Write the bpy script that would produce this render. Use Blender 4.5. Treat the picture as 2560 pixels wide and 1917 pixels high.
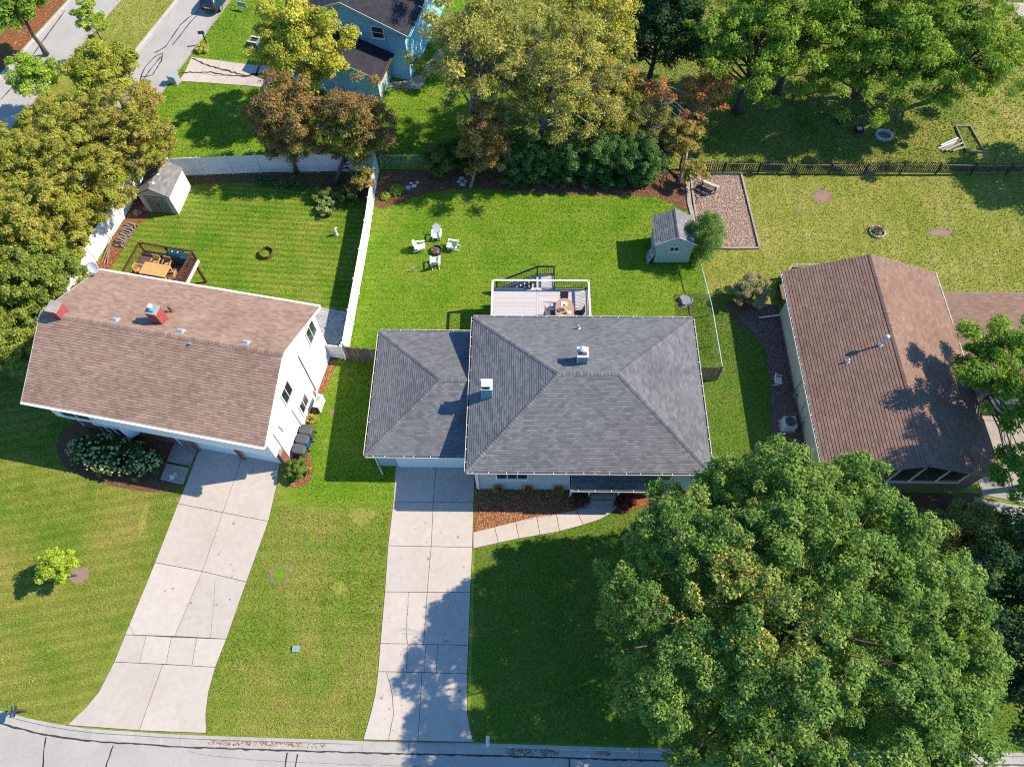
import bpy, math, random
import numpy as np
from mathutils import Vector, Matrix

random.seed(7)
rng = np.random.default_rng(11)
for o in list(bpy.data.objects):
    bpy.data.objects.remove(o)
scene = bpy.context.scene
col = scene.collection
R = math.radians

# ------------------------------------------------------------------ camera
cam_data = bpy.data.cameras.new('drone_camera')
cam = bpy.data.objects.new('drone_camera', cam_data)
col.objects.link(cam)
scene.camera = cam
cam_data.sensor_fit = 'HORIZONTAL'
cam_data.sensor_width = 36.0
cam_data.lens = 36.0 * 1800.0 / 2560.0
cam_data.clip_start = 0.5
cam_data.clip_end = 2000.0
def aim(pitch, roll, yaw, height):
    p, ro, ya = R(pitch), R(roll), R(yaw)
    f = Vector((math.sin(ya) * math.cos(p), math.cos(ya) * math.cos(p), -math.sin(p)))
    r = Vector((math.cos(ya), -math.sin(ya), 0))
    u = r.cross(f)
    r2 = r * math.cos(ro) + u * math.sin(ro)
    u2 = u * math.cos(ro) - r * math.sin(ro)
    m = Matrix((r2, u2, -f)).transposed().to_4x4()
    m.translation = (0, 0, height)
    cam.matrix_world = m
aim(61.49, -0.684, -1.27, 42.5)

# ------------------------------------------------------------------ sky, sun, exposure
SUN_EL, SUN_AZ = R(43.0), R(10.0)          # azimuth from +X towards +Y
world = bpy.data.worlds.new('World')
scene.world = world
world.use_nodes = True
wn = world.node_tree
bg = wn.nodes['Background']
sky = wn.nodes.new('ShaderNodeTexSky')
sky.sky_type = 'NISHITA'
sky.sun_disc = False
sky.sun_elevation = SUN_EL
sky.sun_rotation = math.pi / 2 - SUN_AZ
sky.altitude = 200.0
sky.air_density = 1.0
sky.dust_density = 0.4
sky.ozone_density = 3.0
tone = wn.nodes.new('ShaderNodeMix')          # one even tone over the whole sky: a deep clear blue
tone.data_type = 'RGBA'
tone.blend_type = 'MULTIPLY'
tone.inputs[0].default_value = 1.0
tone.inputs[7].default_value = (0.66, 1.0, 1.2, 1.0)
wn.links.new(sky.outputs[0], tone.inputs[6])
wn.links.new(tone.outputs[2], bg.inputs[0])
bg.inputs[1].default_value = 0.125

sun_data = bpy.data.lights.new('sun', 'SUN')
sun_data.energy = 4.9
sun_data.angle = R(0.55)
sun_data.color = (1.0, 0.86, 0.66)
sun = bpy.data.objects.new('sun', sun_data)
col.objects.link(sun)
sd = Vector((math.cos(SUN_AZ) * math.cos(SUN_EL), math.sin(SUN_AZ) * math.cos(SUN_EL), math.sin(SUN_EL)))
sun.rotation_euler = sd.to_track_quat('Z', 'Y').to_euler()
sun.location = (60, 12, 60)

scene.view_settings.view_transform = 'Standard'
scene.view_settings.look = 'None'
scene.view_settings.exposure = 0.70
scene.view_settings.gamma = 1.0
scene.view_settings.use_curve_mapping = False
scene.render.engine = 'CYCLES'
scene.cycles.use_denoising = False
scene.cycles.filter_width = 1.15
scene.cycles.max_bounces = 6
scene.cycles.diffuse_bounces = 3
scene.cycles.glossy_bounces = 2
scene.cycles.transmission_bounces = 3
scene.cycles.transparent_max_bounces = 6
scene.cycles.caustics_reflective = False
scene.cycles.caustics_refractive = False

# ------------------------------------------------------------------ materials
def S(c):
    """sRGB 0-255 to linear"""
    return tuple(((v / 255.0) / 12.92 if v <= 10 else ((v / 255.0 + 0.055) / 1.055) ** 2.4) for v in c) + (1.0,)
def L4(c):
    return tuple(c) + (1.0,) if len(c) == 3 else tuple(c)
MATS = {}
def base_mat(name, rough=0.8, spec=0.3):
    m = bpy.data.materials.new(name)
    m.use_nodes = True
    nt = m.node_tree
    b = nt.nodes['Principled BSDF']
    b.inputs['Roughness'].default_value = rough
    b.inputs['Specular IOR Level'].default_value = spec
    MATS[name] = m
    return m, nt, b
def nd(nt, t, **kw):
    n = nt.nodes.new(t)
    for k, v in kw.items():
        setattr(n, k, v)
    return n
def coords(nt, kind='Object', scale=None):
    tc = nd(nt, 'ShaderNodeTexCoord')
    if scale is None:
        return tc.outputs[kind]
    mp = nd(nt, 'ShaderNodeMapping')
    mp.inputs['Scale'].default_value = scale
    nt.links.new(tc.outputs[kind], mp.inputs[0])
    return mp.outputs[0]
def noise(nt, vec, scale, detail=4, rough=0.6):
    n = nd(nt, 'ShaderNodeTexNoise')
    n.inputs['Scale'].default_value = scale
    n.inputs['Detail'].default_value = detail
    n.inputs['Roughness'].default_value = rough
    nt.links.new(vec, n.inputs['Vector'])
    return n.outputs['Fac']
def ramp(nt, fac, stops, interp='LINEAR'):
    r = nd(nt, 'ShaderNodeValToRGB')
    r.color_ramp.interpolation = interp
    el = r.color_ramp.elements
    while len(el) < len(stops):
        el.new(0.5)
    for e, (p, c) in zip(el, stops):
        e.position = p
        e.color = L4(c)
    nt.links.new(fac, r.inputs[0])
    return r.outputs[0]
def mixc(nt, fac, a, b, mode='MIX'):
    m = nd(nt, 'ShaderNodeMix', data_type='RGBA', blend_type=mode)
    for sock, v in ((m.inputs[0], fac), (m.inputs[6], a), (m.inputs[7], b)):
        if isinstance(v, (int, float)):
            sock.default_value = v
        elif isinstance(v, tuple):
            sock.default_value = L4(v)
        else:
            nt.links.new(v, sock)
    return m.outputs[2]
def math_(nt, op, a, b=0.0):
    m = nd(nt, 'ShaderNodeMath', operation=op)
    for sock, v in ((m.inputs[0], a), (m.inputs[1], b)):
        if isinstance(v, (int, float)):
            sock.default_value = v
        else:
            nt.links.new(v, sock)
    return m.outputs[0]
def bump(nt, b, h, strength=0.3, dist=0.02):
    n = nd(nt, 'ShaderNodeBump')
    n.inputs['Strength'].default_value = strength
    n.inputs['Distance'].default_value = dist
    nt.links.new(h, n.inputs['Height'])
    nt.links.new(n.outputs[0], b.inputs['Normal'])
def pm(name, c1, c2=None, scale=6.0, rough=0.75, spec=0.3, bmp=0.15, metal=0.0, big=None, rnd=0.0):
    """plain surface: two tones mixed by noise, optional larger blotches and per-object tone"""
    m, nt, b = base_mat(name, rough, spec)
    b.inputs['Metallic'].default_value = metal
    c2 = c2 or tuple(v * 0.8 for v in c1[:3])
    v = coords(nt)
    f = noise(nt, v, scale, 5)
    c = ramp(nt, f, [(0.3, c1), (0.72, c2)])
    if big:
        f2 = noise(nt, v, big[0], 3)
        c = mixc(nt, ramp(nt, f2, [(0.42, (0, 0, 0)), (0.68, (1, 1, 1))]), c, mixc(nt, 1.0, c, big[1], 'MULTIPLY'))
    if rnd:
        oi = nd(nt, 'ShaderNodeObjectInfo')
        g = math_(nt, 'ADD', math_(nt, 'MULTIPLY', oi.outputs['Random'], rnd), 1.0 - rnd / 2)
        cc = nd(nt, 'ShaderNodeCombineColor')
        for i in range(3):
            nt.links.new(g, cc.inputs[i])
        c = mixc(nt, 1.0, c, cc.outputs[0], 'MULTIPLY')
    nt.links.new(c, b.inputs['Base Color'])
    if bmp:
        bump(nt, b, noise(nt, v, scale * 4, 4), bmp, 0.02)
    return m
def shingle_mat(name, tones, rough=0.9, streak=(0.55, 0.75), stain=None):
    m, nt, b = base_mat(name, rough, 0.2)
    at = nd(nt, 'ShaderNodeAttribute', attribute_name='var')
    oi = nd(nt, 'ShaderNodeObjectInfo')
    f = math_(nt, 'FRACT', math_(nt, 'ADD', at.outputs['Fac'], oi.outputs['Random']))
    n = len(tones)
    c = ramp(nt, f, [((i + 0.5) / n, t) for i, t in enumerate(tones)])
    g = nd(nt, 'ShaderNodeNewGeometry')
    f1 = noise(nt, g.outputs['Position'], 0.6, 4, 0.65)
    c = mixc(nt, ramp(nt, f1, [(0.35, (0, 0, 0)), (0.7, (1, 1, 1))]), mixc(nt, 1.0, c, (0.90, 0.90, 0.89), 'MULTIPLY'), mixc(nt, 1.0, c, (1.07, 1.07, 1.08), 'MULTIPLY'))
    f2 = noise(nt, g.outputs['Position'], 60, 3)
    c = mixc(nt, 1.0, c, ramp(nt, f2, [(0.3, (0.78, 0.78, 0.78)), (0.7, (1.2, 1.2, 1.2))]), 'MULTIPLY')
    if stain:
        f3 = noise(nt, g.outputs['Position'], stain[0], 3)
        c = mixc(nt, ramp(nt, f3, [(0.5, (0, 0, 0)), (0.66, (1, 1, 1))]), c, mixc(nt, 1.0, c, stain[1], 'MULTIPLY'))
    nt.links.new(c, b.inputs['Base Color'])
    bump(nt, b, noise(nt, g.outputs['Position'], 90, 2), 0.25, 0.01)
    return m
def glass_mat(name, c=(0.015, 0.02, 0.025)):
    m, nt, b = base_mat(name, 0.06, 0.6)
    v = coords(nt)
    nt.links.new(ramp(nt, noise(nt, v, 1.2, 2), [(0.35, c), (0.7, tuple(x * 2.2 for x in c))]), b.inputs['Base Color'])
    return m
def lawn_mat(name, green, dry, mid, dryness=0.5, stripe=None):
    m, nt, b = base_mat(name, 0.9, 0.15)
    v = coords(nt)
    f = noise(nt, v, 0.35, 5, 0.62)
    c = ramp(nt, f, [(0.32, green), (0.5, mid), (0.5 + 0.5 * (1 - dryness) + 0.02, dry)])
    f2 = noise(nt, v, 7.0, 6, 0.75)
    c = mixc(nt, 1.0, c, ramp(nt, f2, [(0.3, (0.62, 0.64, 0.55)), (0.7, (1.3, 1.28, 1.2))]), 'MULTIPLY')
    f3 = noise(nt, v, 32.0, 3, 0.7)
    c = mixc(nt, 1.0, c, ramp(nt, f3, [(0.3, (0.66, 0.68, 0.62)), (0.7, (1.3, 1.28, 1.2))]), 'MULTIPLY')
    if stripe:
        w = nd(nt, 'ShaderNodeTexWave', wave_type='BANDS', bands_direction='Y', wave_profile='SIN')
        mp = nd(nt, 'ShaderNodeMapping')
        mp.inputs['Rotation'].default_value = (0, 0, R(stripe[0]))
        nt.links.new(v, mp.inputs[0])
        nt.links.new(mp.outputs[0], w.inputs['Vector'])
        w.inputs['Scale'].default_value = stripe[1]
        w.inputs['Distortion'].default_value = 1.2
        w.inputs['Detail'].default_value = 2
        s = stripe[2]
        c = mixc(nt, 1.0, c, ramp(nt, w.outputs['Fac'], [(0.3, (1 - s, 1 - s, 1 - s)), (0.7, (1 + s, 1 + s, 1 + s))]), 'MULTIPLY')
    nt.links.new(c, b.inputs['Base Color'])
    bump(nt, b, noise(nt, v, 18, 4, 0.7), 0.7, 0.05)
    return m
def leaf_mat():
    m = bpy.data.materials.new('leaf')
    m.use_nodes = True
    nt = m.node_tree
    nt.nodes.clear()
    out = nd(nt, 'ShaderNodeOutputMaterial')
    at = nd(nt, 'ShaderNodeAttribute', attribute_name='tint')
    g = nd(nt, 'ShaderNodeNewGeometry')
    c = mixc(nt, 1.0, at.outputs['Color'], ramp(nt, noise(nt, g.outputs['Position'], 9, 2), [(0.3, (0.8, 0.8, 0.8)), (0.7, (1.2, 1.2, 1.2))]), 'MULTIPLY')
    d = nd(nt, 'ShaderNodeBsdfPrincipled')
    d.inputs['Roughness'].default_value = 0.6
    d.inputs['Specular IOR Level'].default_value = 0.12
    t = nd(nt, 'ShaderNodeBsdfTranslucent')
    nt.links.new(c, d.inputs['Base Color'])
    nt.links.new(mixc(nt, 1.0, c, (1.25, 1.2, 0.55), 'MULTIPLY'), t.inputs['Color'])
    mx = nd(nt, 'ShaderNodeMixShader')
    mx.inputs[0].default_value = 0.34
    nt.links.new(d.outputs[0], mx.inputs[1])
    nt.links.new(t.outputs[0], mx.inputs[2])
    nt.links.new(mx.outputs[0], out.inputs[0])
    return m
def blade_mat():
    m, nt, b = base_mat('grass_blade', 0.75, 0.2)
    at = nd(nt, 'ShaderNodeAttribute', attribute_name='tint')
    nt.links.new(at.outputs['Color'], b.inputs['Base Color'])
    g = nd(nt, 'ShaderNodeNewGeometry')
    vm = nd(nt, 'ShaderNodeVectorMath', operation='ADD')
    sc = nd(nt, 'ShaderNodeVectorMath', operation='SCALE')
    sc.inputs['Scale'].default_value = 0.45
    nt.links.new(g.outputs['Normal'], sc.inputs[0])
    nt.links.new(sc.outputs[0], vm.inputs[0])
    vm.inputs[1].default_value = (0, 0, 0.9)
    no = nd(nt, 'ShaderNodeVectorMath', operation='NORMALIZE')
    nt.links.new(vm.outputs[0], no.inputs[0])
    nt.links.new(no.outputs[0], b.inputs['Normal'])
    return m

M = {}
M['leaf'] = leaf_mat()
M['blade'] = blade_mat()
M['bark'] = pm('bark', (0.16, 0.125, 0.095), (0.07, 0.055, 0.045), 8, 0.9, bmp=0.5)
M['bark_pale'] = pm('bark_pale', (0.36, 0.32, 0.27), (0.17, 0.15, 0.13), 5, 0.9, bmp=0.5)
M['concrete'] = pm('concrete', (0.49, 0.442, 0.402), (0.43, 0.386, 0.35), 2.6, 0.85, 0.2, 0.3, big=(0.35, (0.92, 0.905, 0.885)), rnd=0.12)
M['old_concrete'] = pm('old_concrete', (0.368, 0.340, 0.312), (0.288, 0.268, 0.248), 2.2, 0.85, 0.2, 0.25, big=(0.8, (0.82, 0.81, 0.8)), rnd=0.12)
M['soil'] = pm('soil', (0.085, 0.06, 0.042), (0.045, 0.032, 0.024), 9, 0.95, 0.1, 0.5)
M['road'] = pm('road', (0.42, 0.40, 0.38), (0.345, 0.33, 0.315), 14.0, 0.85, 0.2, 0.5, big=(0.3, (0.87, 0.87, 0.87)))
M['gutter_pan'] = pm('gutter_pan', (0.410, 0.394, 0.369), (0.328, 0.316, 0.299), 2.2, 0.85, 0.2, 0.2, rnd=0.12)
M['tar'] = pm('tar', (0.05, 0.052, 0.056), (0.03, 0.031, 0.034), 12, 0.6, 0.3, 0.3)
M['mulch'] = pm('mulch', (0.30, 0.125, 0.055), (0.13, 0.055, 0.03), 22, 0.95, 0.1, 0.8)
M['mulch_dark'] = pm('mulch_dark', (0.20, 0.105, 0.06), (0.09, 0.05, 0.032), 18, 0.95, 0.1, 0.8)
M['gravel_bed'] = pm('gravel_bed', (0.21, 0.125, 0.105), (0.11, 0.065, 0.058), 30, 0.9, 0.2, 0.8)
M['chip_bed'] = pm('chip_bed', (0.34, 0.235, 0.185), (0.19, 0.125, 0.10), 24, 0.9, 0.2, 0.8)
M['white'] = pm('white_trim', (0.80, 0.79, 0.77), (0.74, 0.735, 0.72), 4, 0.55, 0.35, 0.03)
M['vinyl'] = pm('white_vinyl', (0.80, 0.80, 0.80), (0.75, 0.755, 0.76), 1.5, 0.42, 0.4, 0.02)
M['white_siding'] = pm('white_siding', (0.80, 0.79, 0.77), (0.76, 0.75, 0.735), 2.0, 0.6, 0.3, 0.03)
M['cream_siding'] = pm('cream_siding', (0.62, 0.58, 0.44), (0.56, 0.52, 0.40), 1.2, 0.65, 0.3, 0.03, big=(0.4, (0.90, 0.90, 0.86)))
M['blue_siding'] = pm('blue_siding', (0.27, 0.58, 0.80), (0.24, 0.53, 0.74), 2.0, 0.6, 0.3, 0.03)
M['pale_blue_siding'] = pm('pale_blue_siding', (0.46, 0.55, 0.53), (0.41, 0.50, 0.48), 2.0, 0.6, 0.3, 0.03)
M['grey_siding'] = pm('grey_siding', (0.40, 0.45, 0.48), (0.36, 0.41, 0.44), 2.0, 0.6, 0.3, 0.03)
M['shed_taupe'] = pm('shed_taupe', (0.44, 0.45, 0.40), (0.40, 0.41, 0.37), 2.0, 0.6, 0.3, 0.03)
M['shed_door'] = pm('shed_door', (0.16, 0.17, 0.165), (0.13, 0.14, 0.135), 3.0, 0.6, 0.3, 0.03)
M['brick'] = pm('brick', (0.32, 0.115, 0.075), (0.20, 0.08, 0.06), 6, 0.85, 0.2, 0.3, rnd=0.5)
M['red_brick'] = pm('red_brick', (0.40, 0.085, 0.085), (0.30, 0.07, 0.075), 6, 0.8, 0.25, 0.3, rnd=0.35)
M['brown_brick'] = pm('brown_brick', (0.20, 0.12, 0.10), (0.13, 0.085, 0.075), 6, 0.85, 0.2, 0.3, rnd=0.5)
M['mortar'] = pm('mortar', (0.36, 0.31, 0.28), (0.28, 0.25, 0.23), 10, 0.9, 0.2, 0.3)
M['galv'] = pm('galvanised', (0.60, 0.63, 0.65), (0.50, 0.53, 0.56), 5, 0.45, 0.5, 0.05, metal=0.2)
M['vent_blue'] = pm('vent_metal', (0.42, 0.46, 0.50), (0.34, 0.38, 0.42), 5, 0.5, 0.4, 0.05, metal=0.2)
M['copperblue'] = pm('painted_flue', (0.16, 0.36, 0.46), (0.12, 0.29, 0.38), 4, 0.6, 0.3, 0.1)
M['black_metal'] = pm('black_metal', (0.025, 0.027, 0.03), (0.018, 0.019, 0.021), 6, 0.45, 0.4, 0.05)
M['rust'] = pm('rusty_steel', (0.20, 0.095, 0.06), (0.10, 0.06, 0.045), 9, 0.85, 0.2, 0.3)
M['dark_wood'] = pm('stained_wood', (0.115, 0.042, 0.032), (0.07, 0.028, 0.022), 7, 0.6, 0.3, 0.2, rnd=0.3)
M['deck_brown'] = pm('deck_brown', (0.15, 0.085, 0.075), (0.10, 0.058, 0.052), 7, 0.65, 0.3, 0.2, rnd=0.3)
M['grey_wood'] = pm('weathered_wood', (0.24, 0.19, 0.145), (0.13, 0.10, 0.08), 7, 0.9, 0.15, 0.4, rnd=0.5)
M['fence_dark'] = pm('picket_wood', (0.10, 0.078, 0.055), (0.055, 0.043, 0.033), 6, 0.9, 0.15, 0.3, rnd=0.4)
M['picket_rail'] = pm('picket_rail', (0.30, 0.26, 0.20), (0.19, 0.165, 0.13), 6, 0.9, 0.15, 0.3)
M['timber'] = pm('landscape_timber', (0.357, 0.323, 0.272), (0.255, 0.230, 0.196), 5, 0.9, 0.15, 0.3, rnd=0.2)
M['bench_wood'] = pm('pale_bench', (0.55, 0.54, 0.46), (0.46, 0.45, 0.39), 5, 0.8, 0.2, 0.2)
M['pine'] = pm('pine_furniture', (0.561, 0.340, 0.128), (0.442, 0.255, 0.093), 5, 0.5, 0.35, 0.15, rnd=0.2)
M['composite'] = pm('composite_deck', (0.50, 0.485, 0.50), (0.46, 0.447, 0.462), 4, 0.7, 0.25, 0.08, rnd=0.14)
M['rail_white'] = pm('rail_cap', (0.630, 0.603, 0.585), (0.594, 0.567, 0.549), 4, 0.6, 0.3, 0.05)
M['table_wood'] = pm('table_top', (0.42, 0.27, 0.20), (0.30, 0.19, 0.14), 8, 0.6, 0.3, 0.1)
M['sling'] = pm('chair_sling', (0.12, 0.10, 0.10), (0.085, 0.072, 0.072), 30, 0.8, 0.2, 0.2)
M['resin'] = pm('white_resin', (0.80, 0.80, 0.80), (0.76, 0.765, 0.77), 3, 0.4, 0.4, 0.02)
M['bin_grey'] = pm('bin_plastic', (0.075, 0.085, 0.095), (0.055, 0.063, 0.072), 4, 0.45, 0.4, 0.05)
M['bin_blue'] = pm('bin_blue', (0.02, 0.06, 0.34), (0.015, 0.045, 0.26), 4, 0.45, 0.4, 0.05)
M['cover'] = pm('grill_cover', (0.012, 0.06, 0.085), (0.008, 0.04, 0.06), 4, 0.5, 0.4, 0.1)
M['glass'] = glass_mat('window_glass')
M['rock'] = pm('rock', (0.34, 0.26, 0.22), (0.22, 0.17, 0.145), 4, 0.9, 0.2, 0.5, rnd=0.3)
M['pale_rock'] = pm('pale_rock', (0.56, 0.55, 0.53), (0.36, 0.355, 0.35), 5, 0.9, 0.2, 0.5, rnd=0.4)
M['ash'] = pm('ash', (0.35, 0.34, 0.34), (0.10, 0.10, 0.10), 9, 0.95, 0.1, 0.5)
M['log'] = pm('log', (0.30, 0.255, 0.215), (0.17, 0.145, 0.125), 8, 0.9, 0.15, 0.4, rnd=0.4)
M['shingle_grey'] = shingle_mat('grey_shingles', [(0.118, 0.126, 0.142), (0.140, 0.149, 0.166), (0.162, 0.170, 0.187), (0.128, 0.136, 0.152), (0.186, 0.192, 0.208), (0.150, 0.156, 0.172)], stain=(0.28, (0.84, 0.84, 0.85)))
M['shingle_brown'] = shingle_mat('brown_shingles', [(0.265, 0.180, 0.140), (0.32, 0.220, 0.172), (0.29, 0.198, 0.155), (0.355, 0.245, 0.193), (0.245, 0.166, 0.130)], stain=(0.35, (0.88, 0.87, 0.86)))
M['shingle_russet'] = shingle_mat('russet_shingles', [(0.215, 0.137, 0.106), (0.25, 0.160, 0.124), (0.23, 0.146, 0.113), (0.275, 0.178, 0.140), (0.20, 0.128, 0.10)], stain=(0.3, (0.86, 0.84, 0.83)))
M['shingle_dark'] = shingle_mat('dark_shingles', [(0.028, 0.029, 0.040), (0.040, 0.041, 0.052), (0.033, 0.034, 0.046)])
M['shed_shingle'] = shingle_mat('shed_shingles', [(0.17, 0.17, 0.18), (0.21, 0.21, 0.22), (0.145, 0.145, 0.155), (0.235, 0.235, 0.24)])
M['underlay'] = pm('roof_felt', (0.05, 0.045, 0.045), (0.03, 0.028, 0.028), 10, 0.95, 0.1, 0.2)
M['car_paint'] = pm('car_paint', (0.012, 0.05, 0.095), (0.010, 0.043, 0.085), 2, 0.22, 0.6, 0.0)
M['tyre'] = pm('tyre', (0.02, 0.02, 0.02), (0.014, 0.014, 0.014), 12, 0.8, 0.2, 0.1)
M['alloy'] = pm('alloy', (0.5, 0.5, 0.5), (0.42, 0.42, 0.42), 4, 0.35, 0.5, 0.0, metal=0.6)
M['tail_red'] = pm('tail_lamp', (0.35, 0.02, 0.02), (0.25, 0.015, 0.015), 4, 0.2, 0.5, 0.0)
M['plate'] = pm('plate', (0.7, 0.7, 0.68), (0.62, 0.62, 0.60), 9, 0.5, 0.3, 0.0)
M['green_box'] = pm('utility_green', (0.19, 0.37, 0.34), (0.16, 0.32, 0.30), 4, 0.6, 0.3, 0.05)
M['pale_grey'] = pm('pale_grey', (0.55, 0.57, 0.58), (0.48, 0.50, 0.51), 3, 0.6, 0.3, 0.05)
M['lead'] = pm('grey_paint', (0.22, 0.235, 0.25), (0.18, 0.19, 0.205), 3, 0.6, 0.3, 0.05)
M['pot_white'] = pm('ceramic', (0.72, 0.70, 0.64), (0.66, 0.64, 0.58), 3, 0.4, 0.4, 0.02)
M['gourd'] = pm('gourd', (0.75, 0.36, 0.05), (0.62, 0.27, 0.03), 6, 0.5, 0.35, 0.1)
M['trampoline'] = pm('pale_steel', (0.42, 0.44, 0.44), (0.34, 0.36, 0.36), 6, 0.5, 0.4, 0.0, metal=0.4)
M['hydrangea'] = pm('hydrangea_bloom', (0.36, 0.37, 0.17), (0.24, 0.265, 0.11), 18, 0.85, 0.2, 0.8, rnd=0.7)
M['paver'] = pm('paver', (0.42, 0.42, 0.42), (0.34, 0.34, 0.345), 5, 0.85, 0.2, 0.2, rnd=0.3)
M['orange_litter'] = pm('leaf_litter', (0.42, 0.15, 0.05), (0.26, 0.09, 0.035), 12, 0.9, 0.1, 0.4)

G1, GM, GD = (0.115, 0.215, 0.016), (0.165, 0.235, 0.026), (0.30, 0.265, 0.085)
M['lawn_vivid'] = lawn_mat('lawn_vivid', (0.105, 0.225, 0.012), (0.25, 0.29, 0.05), (0.15, 0.26, 0.018), 0.35, (1, 0.55, 0.05))
M['lawn_mown'] = lawn_mat('lawn_mown', (0.085, 0.195, 0.014), (0.27, 0.27, 0.06), (0.15, 0.235, 0.022), 0.5, (4, 0.62, 0.16))
M['lawn_front'] = lawn_mat('lawn_front', (0.125, 0.215, 0.02), (0.29, 0.265, 0.08), (0.19, 0.24, 0.038), 0.62, (0, 0.4, 0.05))
M['lawn_front_left'] = lawn_mat('lawn_front_left', (0.10, 0.18, 0.016), (0.28, 0.25, 0.07), (0.18, 0.22, 0.036), 0.55, (-11, 0.45, 0.10))
M['lawn_dry'] = lawn_mat('lawn_dry', (0.20, 0.25, 0.035), (0.34, 0.315, 0.11), (0.26, 0.28, 0.06), 0.6, (95, 0.3, 0.04))
M['lawn_shade'] = lawn_mat('lawn_shade', (0.075, 0.165, 0.015), (0.20, 0.19, 0.05), (0.10, 0.18, 0.022), 0.4)  # darker greens: shade under the maple and between the houses is painted in
M['lawn_rough'] = lawn_mat('lawn_rough', (0.10, 0.18, 0.022), (0.30, 0.27, 0.085), (0.17, 0.215, 0.04), 0.6)

# ------------------------------------------------------------------ mesh helpers
class MB:
    def __init__(s):
        s.v, s.f = [], []
    def add(s, vs, fs):
        n = len(s.v)
        s.v += [tuple(p) for p in vs]
        s.f += [tuple(i + n for i in f) for f in fs]
        return s
    def box(s, x0, y0, z0, x1, y1, z1):
        return s.add([(x0, y0, z0), (x1, y0, z0), (x1, y1, z0), (x0, y1, z0), (x0, y0, z1), (x1, y0, z1), (x1, y1, z1), (x0, y1, z1)],
                     [(3, 2, 1, 0), (4, 5, 6, 7), (0, 1, 5, 4), (1, 2, 6, 5), (2, 3, 7, 6), (3, 0, 4, 7)])
    def obox(s, c, a, b, d):
        c, a, b, d = Vector(c), Vector(a), Vector(b), Vector(d)
        P = [c - a - b - d, c + a - b - d, c + a + b - d, c - a + b - d, c - a - b + d, c + a - b + d, c + a + b + d, c - a + b + d]
        return s.add(P, [(3, 2, 1, 0), (4, 5, 6, 7), (0, 1, 5, 4), (1, 2, 6, 5), (2, 3, 7, 6), (3, 0, 4, 7)])
    def bar(s, p, q, w, h, up=(0, 0, 1)):
        p, q, up = Vector(p), Vector(q), Vector(up)
        d = (q - p)
        L = d.length
        d.normalize()
        if abs(d.dot(up)) > 0.98:
            up = Vector((0, 1, 0)) if abs(d.y) < 0.9 else Vector((1, 0, 0))
        sd_ = d.cross(up).normalized()
        u2 = sd_.cross(d)
        return s.obox((p + q) / 2, d * (L / 2), sd_ * (w / 2), u2 * (h / 2))
    def prism(s, poly, z0, z1):
        n = len(poly)
        a = sum(poly[i][0] * poly[(i + 1) % n][1] - poly[(i + 1) % n][0] * poly[i][1] for i in range(n))
        if a < 0:
            poly = poly[::-1]
        vs = [(p[0], p[1], z0) for p in poly] + [(p[0], p[1], z1) for p in poly]
        fs = [tuple(range(n - 1, -1, -1)), tuple(range(n, 2 * n))] + [(i, (i + 1) % n, n + (i + 1) % n, n + i) for i in range(n)]
        return s.add(vs, fs)
    def extrude(s, pts3, off):
        """planar polygon given in 3D, thickened by vector off"""
        n = len(pts3)
        vs = [tuple(p) for p in pts3] + [tuple(Vector(p) + Vector(off)) for p in pts3]
        fs = [tuple(range(n - 1, -1, -1)), tuple(range(n, 2 * n))] + [(i, (i + 1) % n, n + (i + 1) % n, n + i) for i in range(n)]
        return s.add(vs, fs)
    def tube(s, pts, rads, n=7, cap=True):
        pts = [Vector(p) for p in pts]
        if isinstance(rads, (int, float)):
            rads = [rads] * len(pts)
        base = len(s.v)
        prev = None
        for i, p in enumerate(pts):
            d = (pts[min(i + 1, len(pts) - 1)] - pts[max(i - 1, 0)]).normalized()
            if prev is None:
                a = d.cross(Vector((0, 0, 1)) if abs(d.z) < 0.9 else Vector((1, 0, 0))).normalized()
            else:
                a = (prev - d * prev.dot(d)).normalized()
            prev = a
            b = d.cross(a)
            for k in range(n):
                t = 2 * math.pi * k / n
                s.v.append(tuple(p + (a * math.cos(t) + b * math.sin(t)) * rads[i]))
        for i in range(len(pts) - 1):
            for k in range(n):
                k2 = (k + 1) % n
                s.f.append((base + i * n + k, base + i * n + k2, base + (i + 1) * n + k2, base + (i + 1) * n + k))
        if cap:
            s.f.append(tuple(base + k for k in range(n - 1, -1, -1)))
            s.f.append(tuple(base + (len(pts) - 1) * n + k for k in range(n)))
        return s
    def lathe(s, prof, n=16, c=(0, 0, 0), closed=False):
        base = len(s.v)
        m = len(prof)
        for r, z in prof:
            for k in range(n):
                t = 2 * math.pi * k / n
                s.v.append((c[0] + r * math.cos(t), c[1] + r * math.sin(t), c[2] + z))
        for i in range(m if closed else m - 1):
            i2 = (i + 1) % m
            for k in range(n):
                k2 = (k + 1) % n
                s.f.append((base + i * n + k, base + i * n + k2, base + i2 * n + k2, base + i2 * n + k))
        if not closed:
            if prof[0][0] > 1e-4:
                s.f.append(tuple(base + k for k in range(n - 1, -1, -1)))
            if prof[-1][0] > 1e-4:
                s.f.append(tuple(base + (m - 1) * n + k for k in range(n)))
        return s
    def mesh(s, name):
        me = bpy.data.meshes.new(name)
        me.from_pydata(s.v, [], s.f)
        me.validate()
        return me
    def build(s, name, mat, parent=None, smooth=False, bevel=0.0):
        me = s.mesh(name)
        if smooth:
            me.polygons.foreach_set('use_smooth', [True] * len(me.polygons))
        o = bpy.data.objects.new(name, me)
        col.objects.link(o)
        me.materials.append(M[mat] if isinstance(mat, str) else mat)
        if parent is not None:
            o.parent = parent
        if bevel:
            b = o.modifiers.new('bevel', 'BEVEL')
            b.width = bevel
            b.segments = 2
            b.limit_method = 'ANGLE'
        return o
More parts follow.
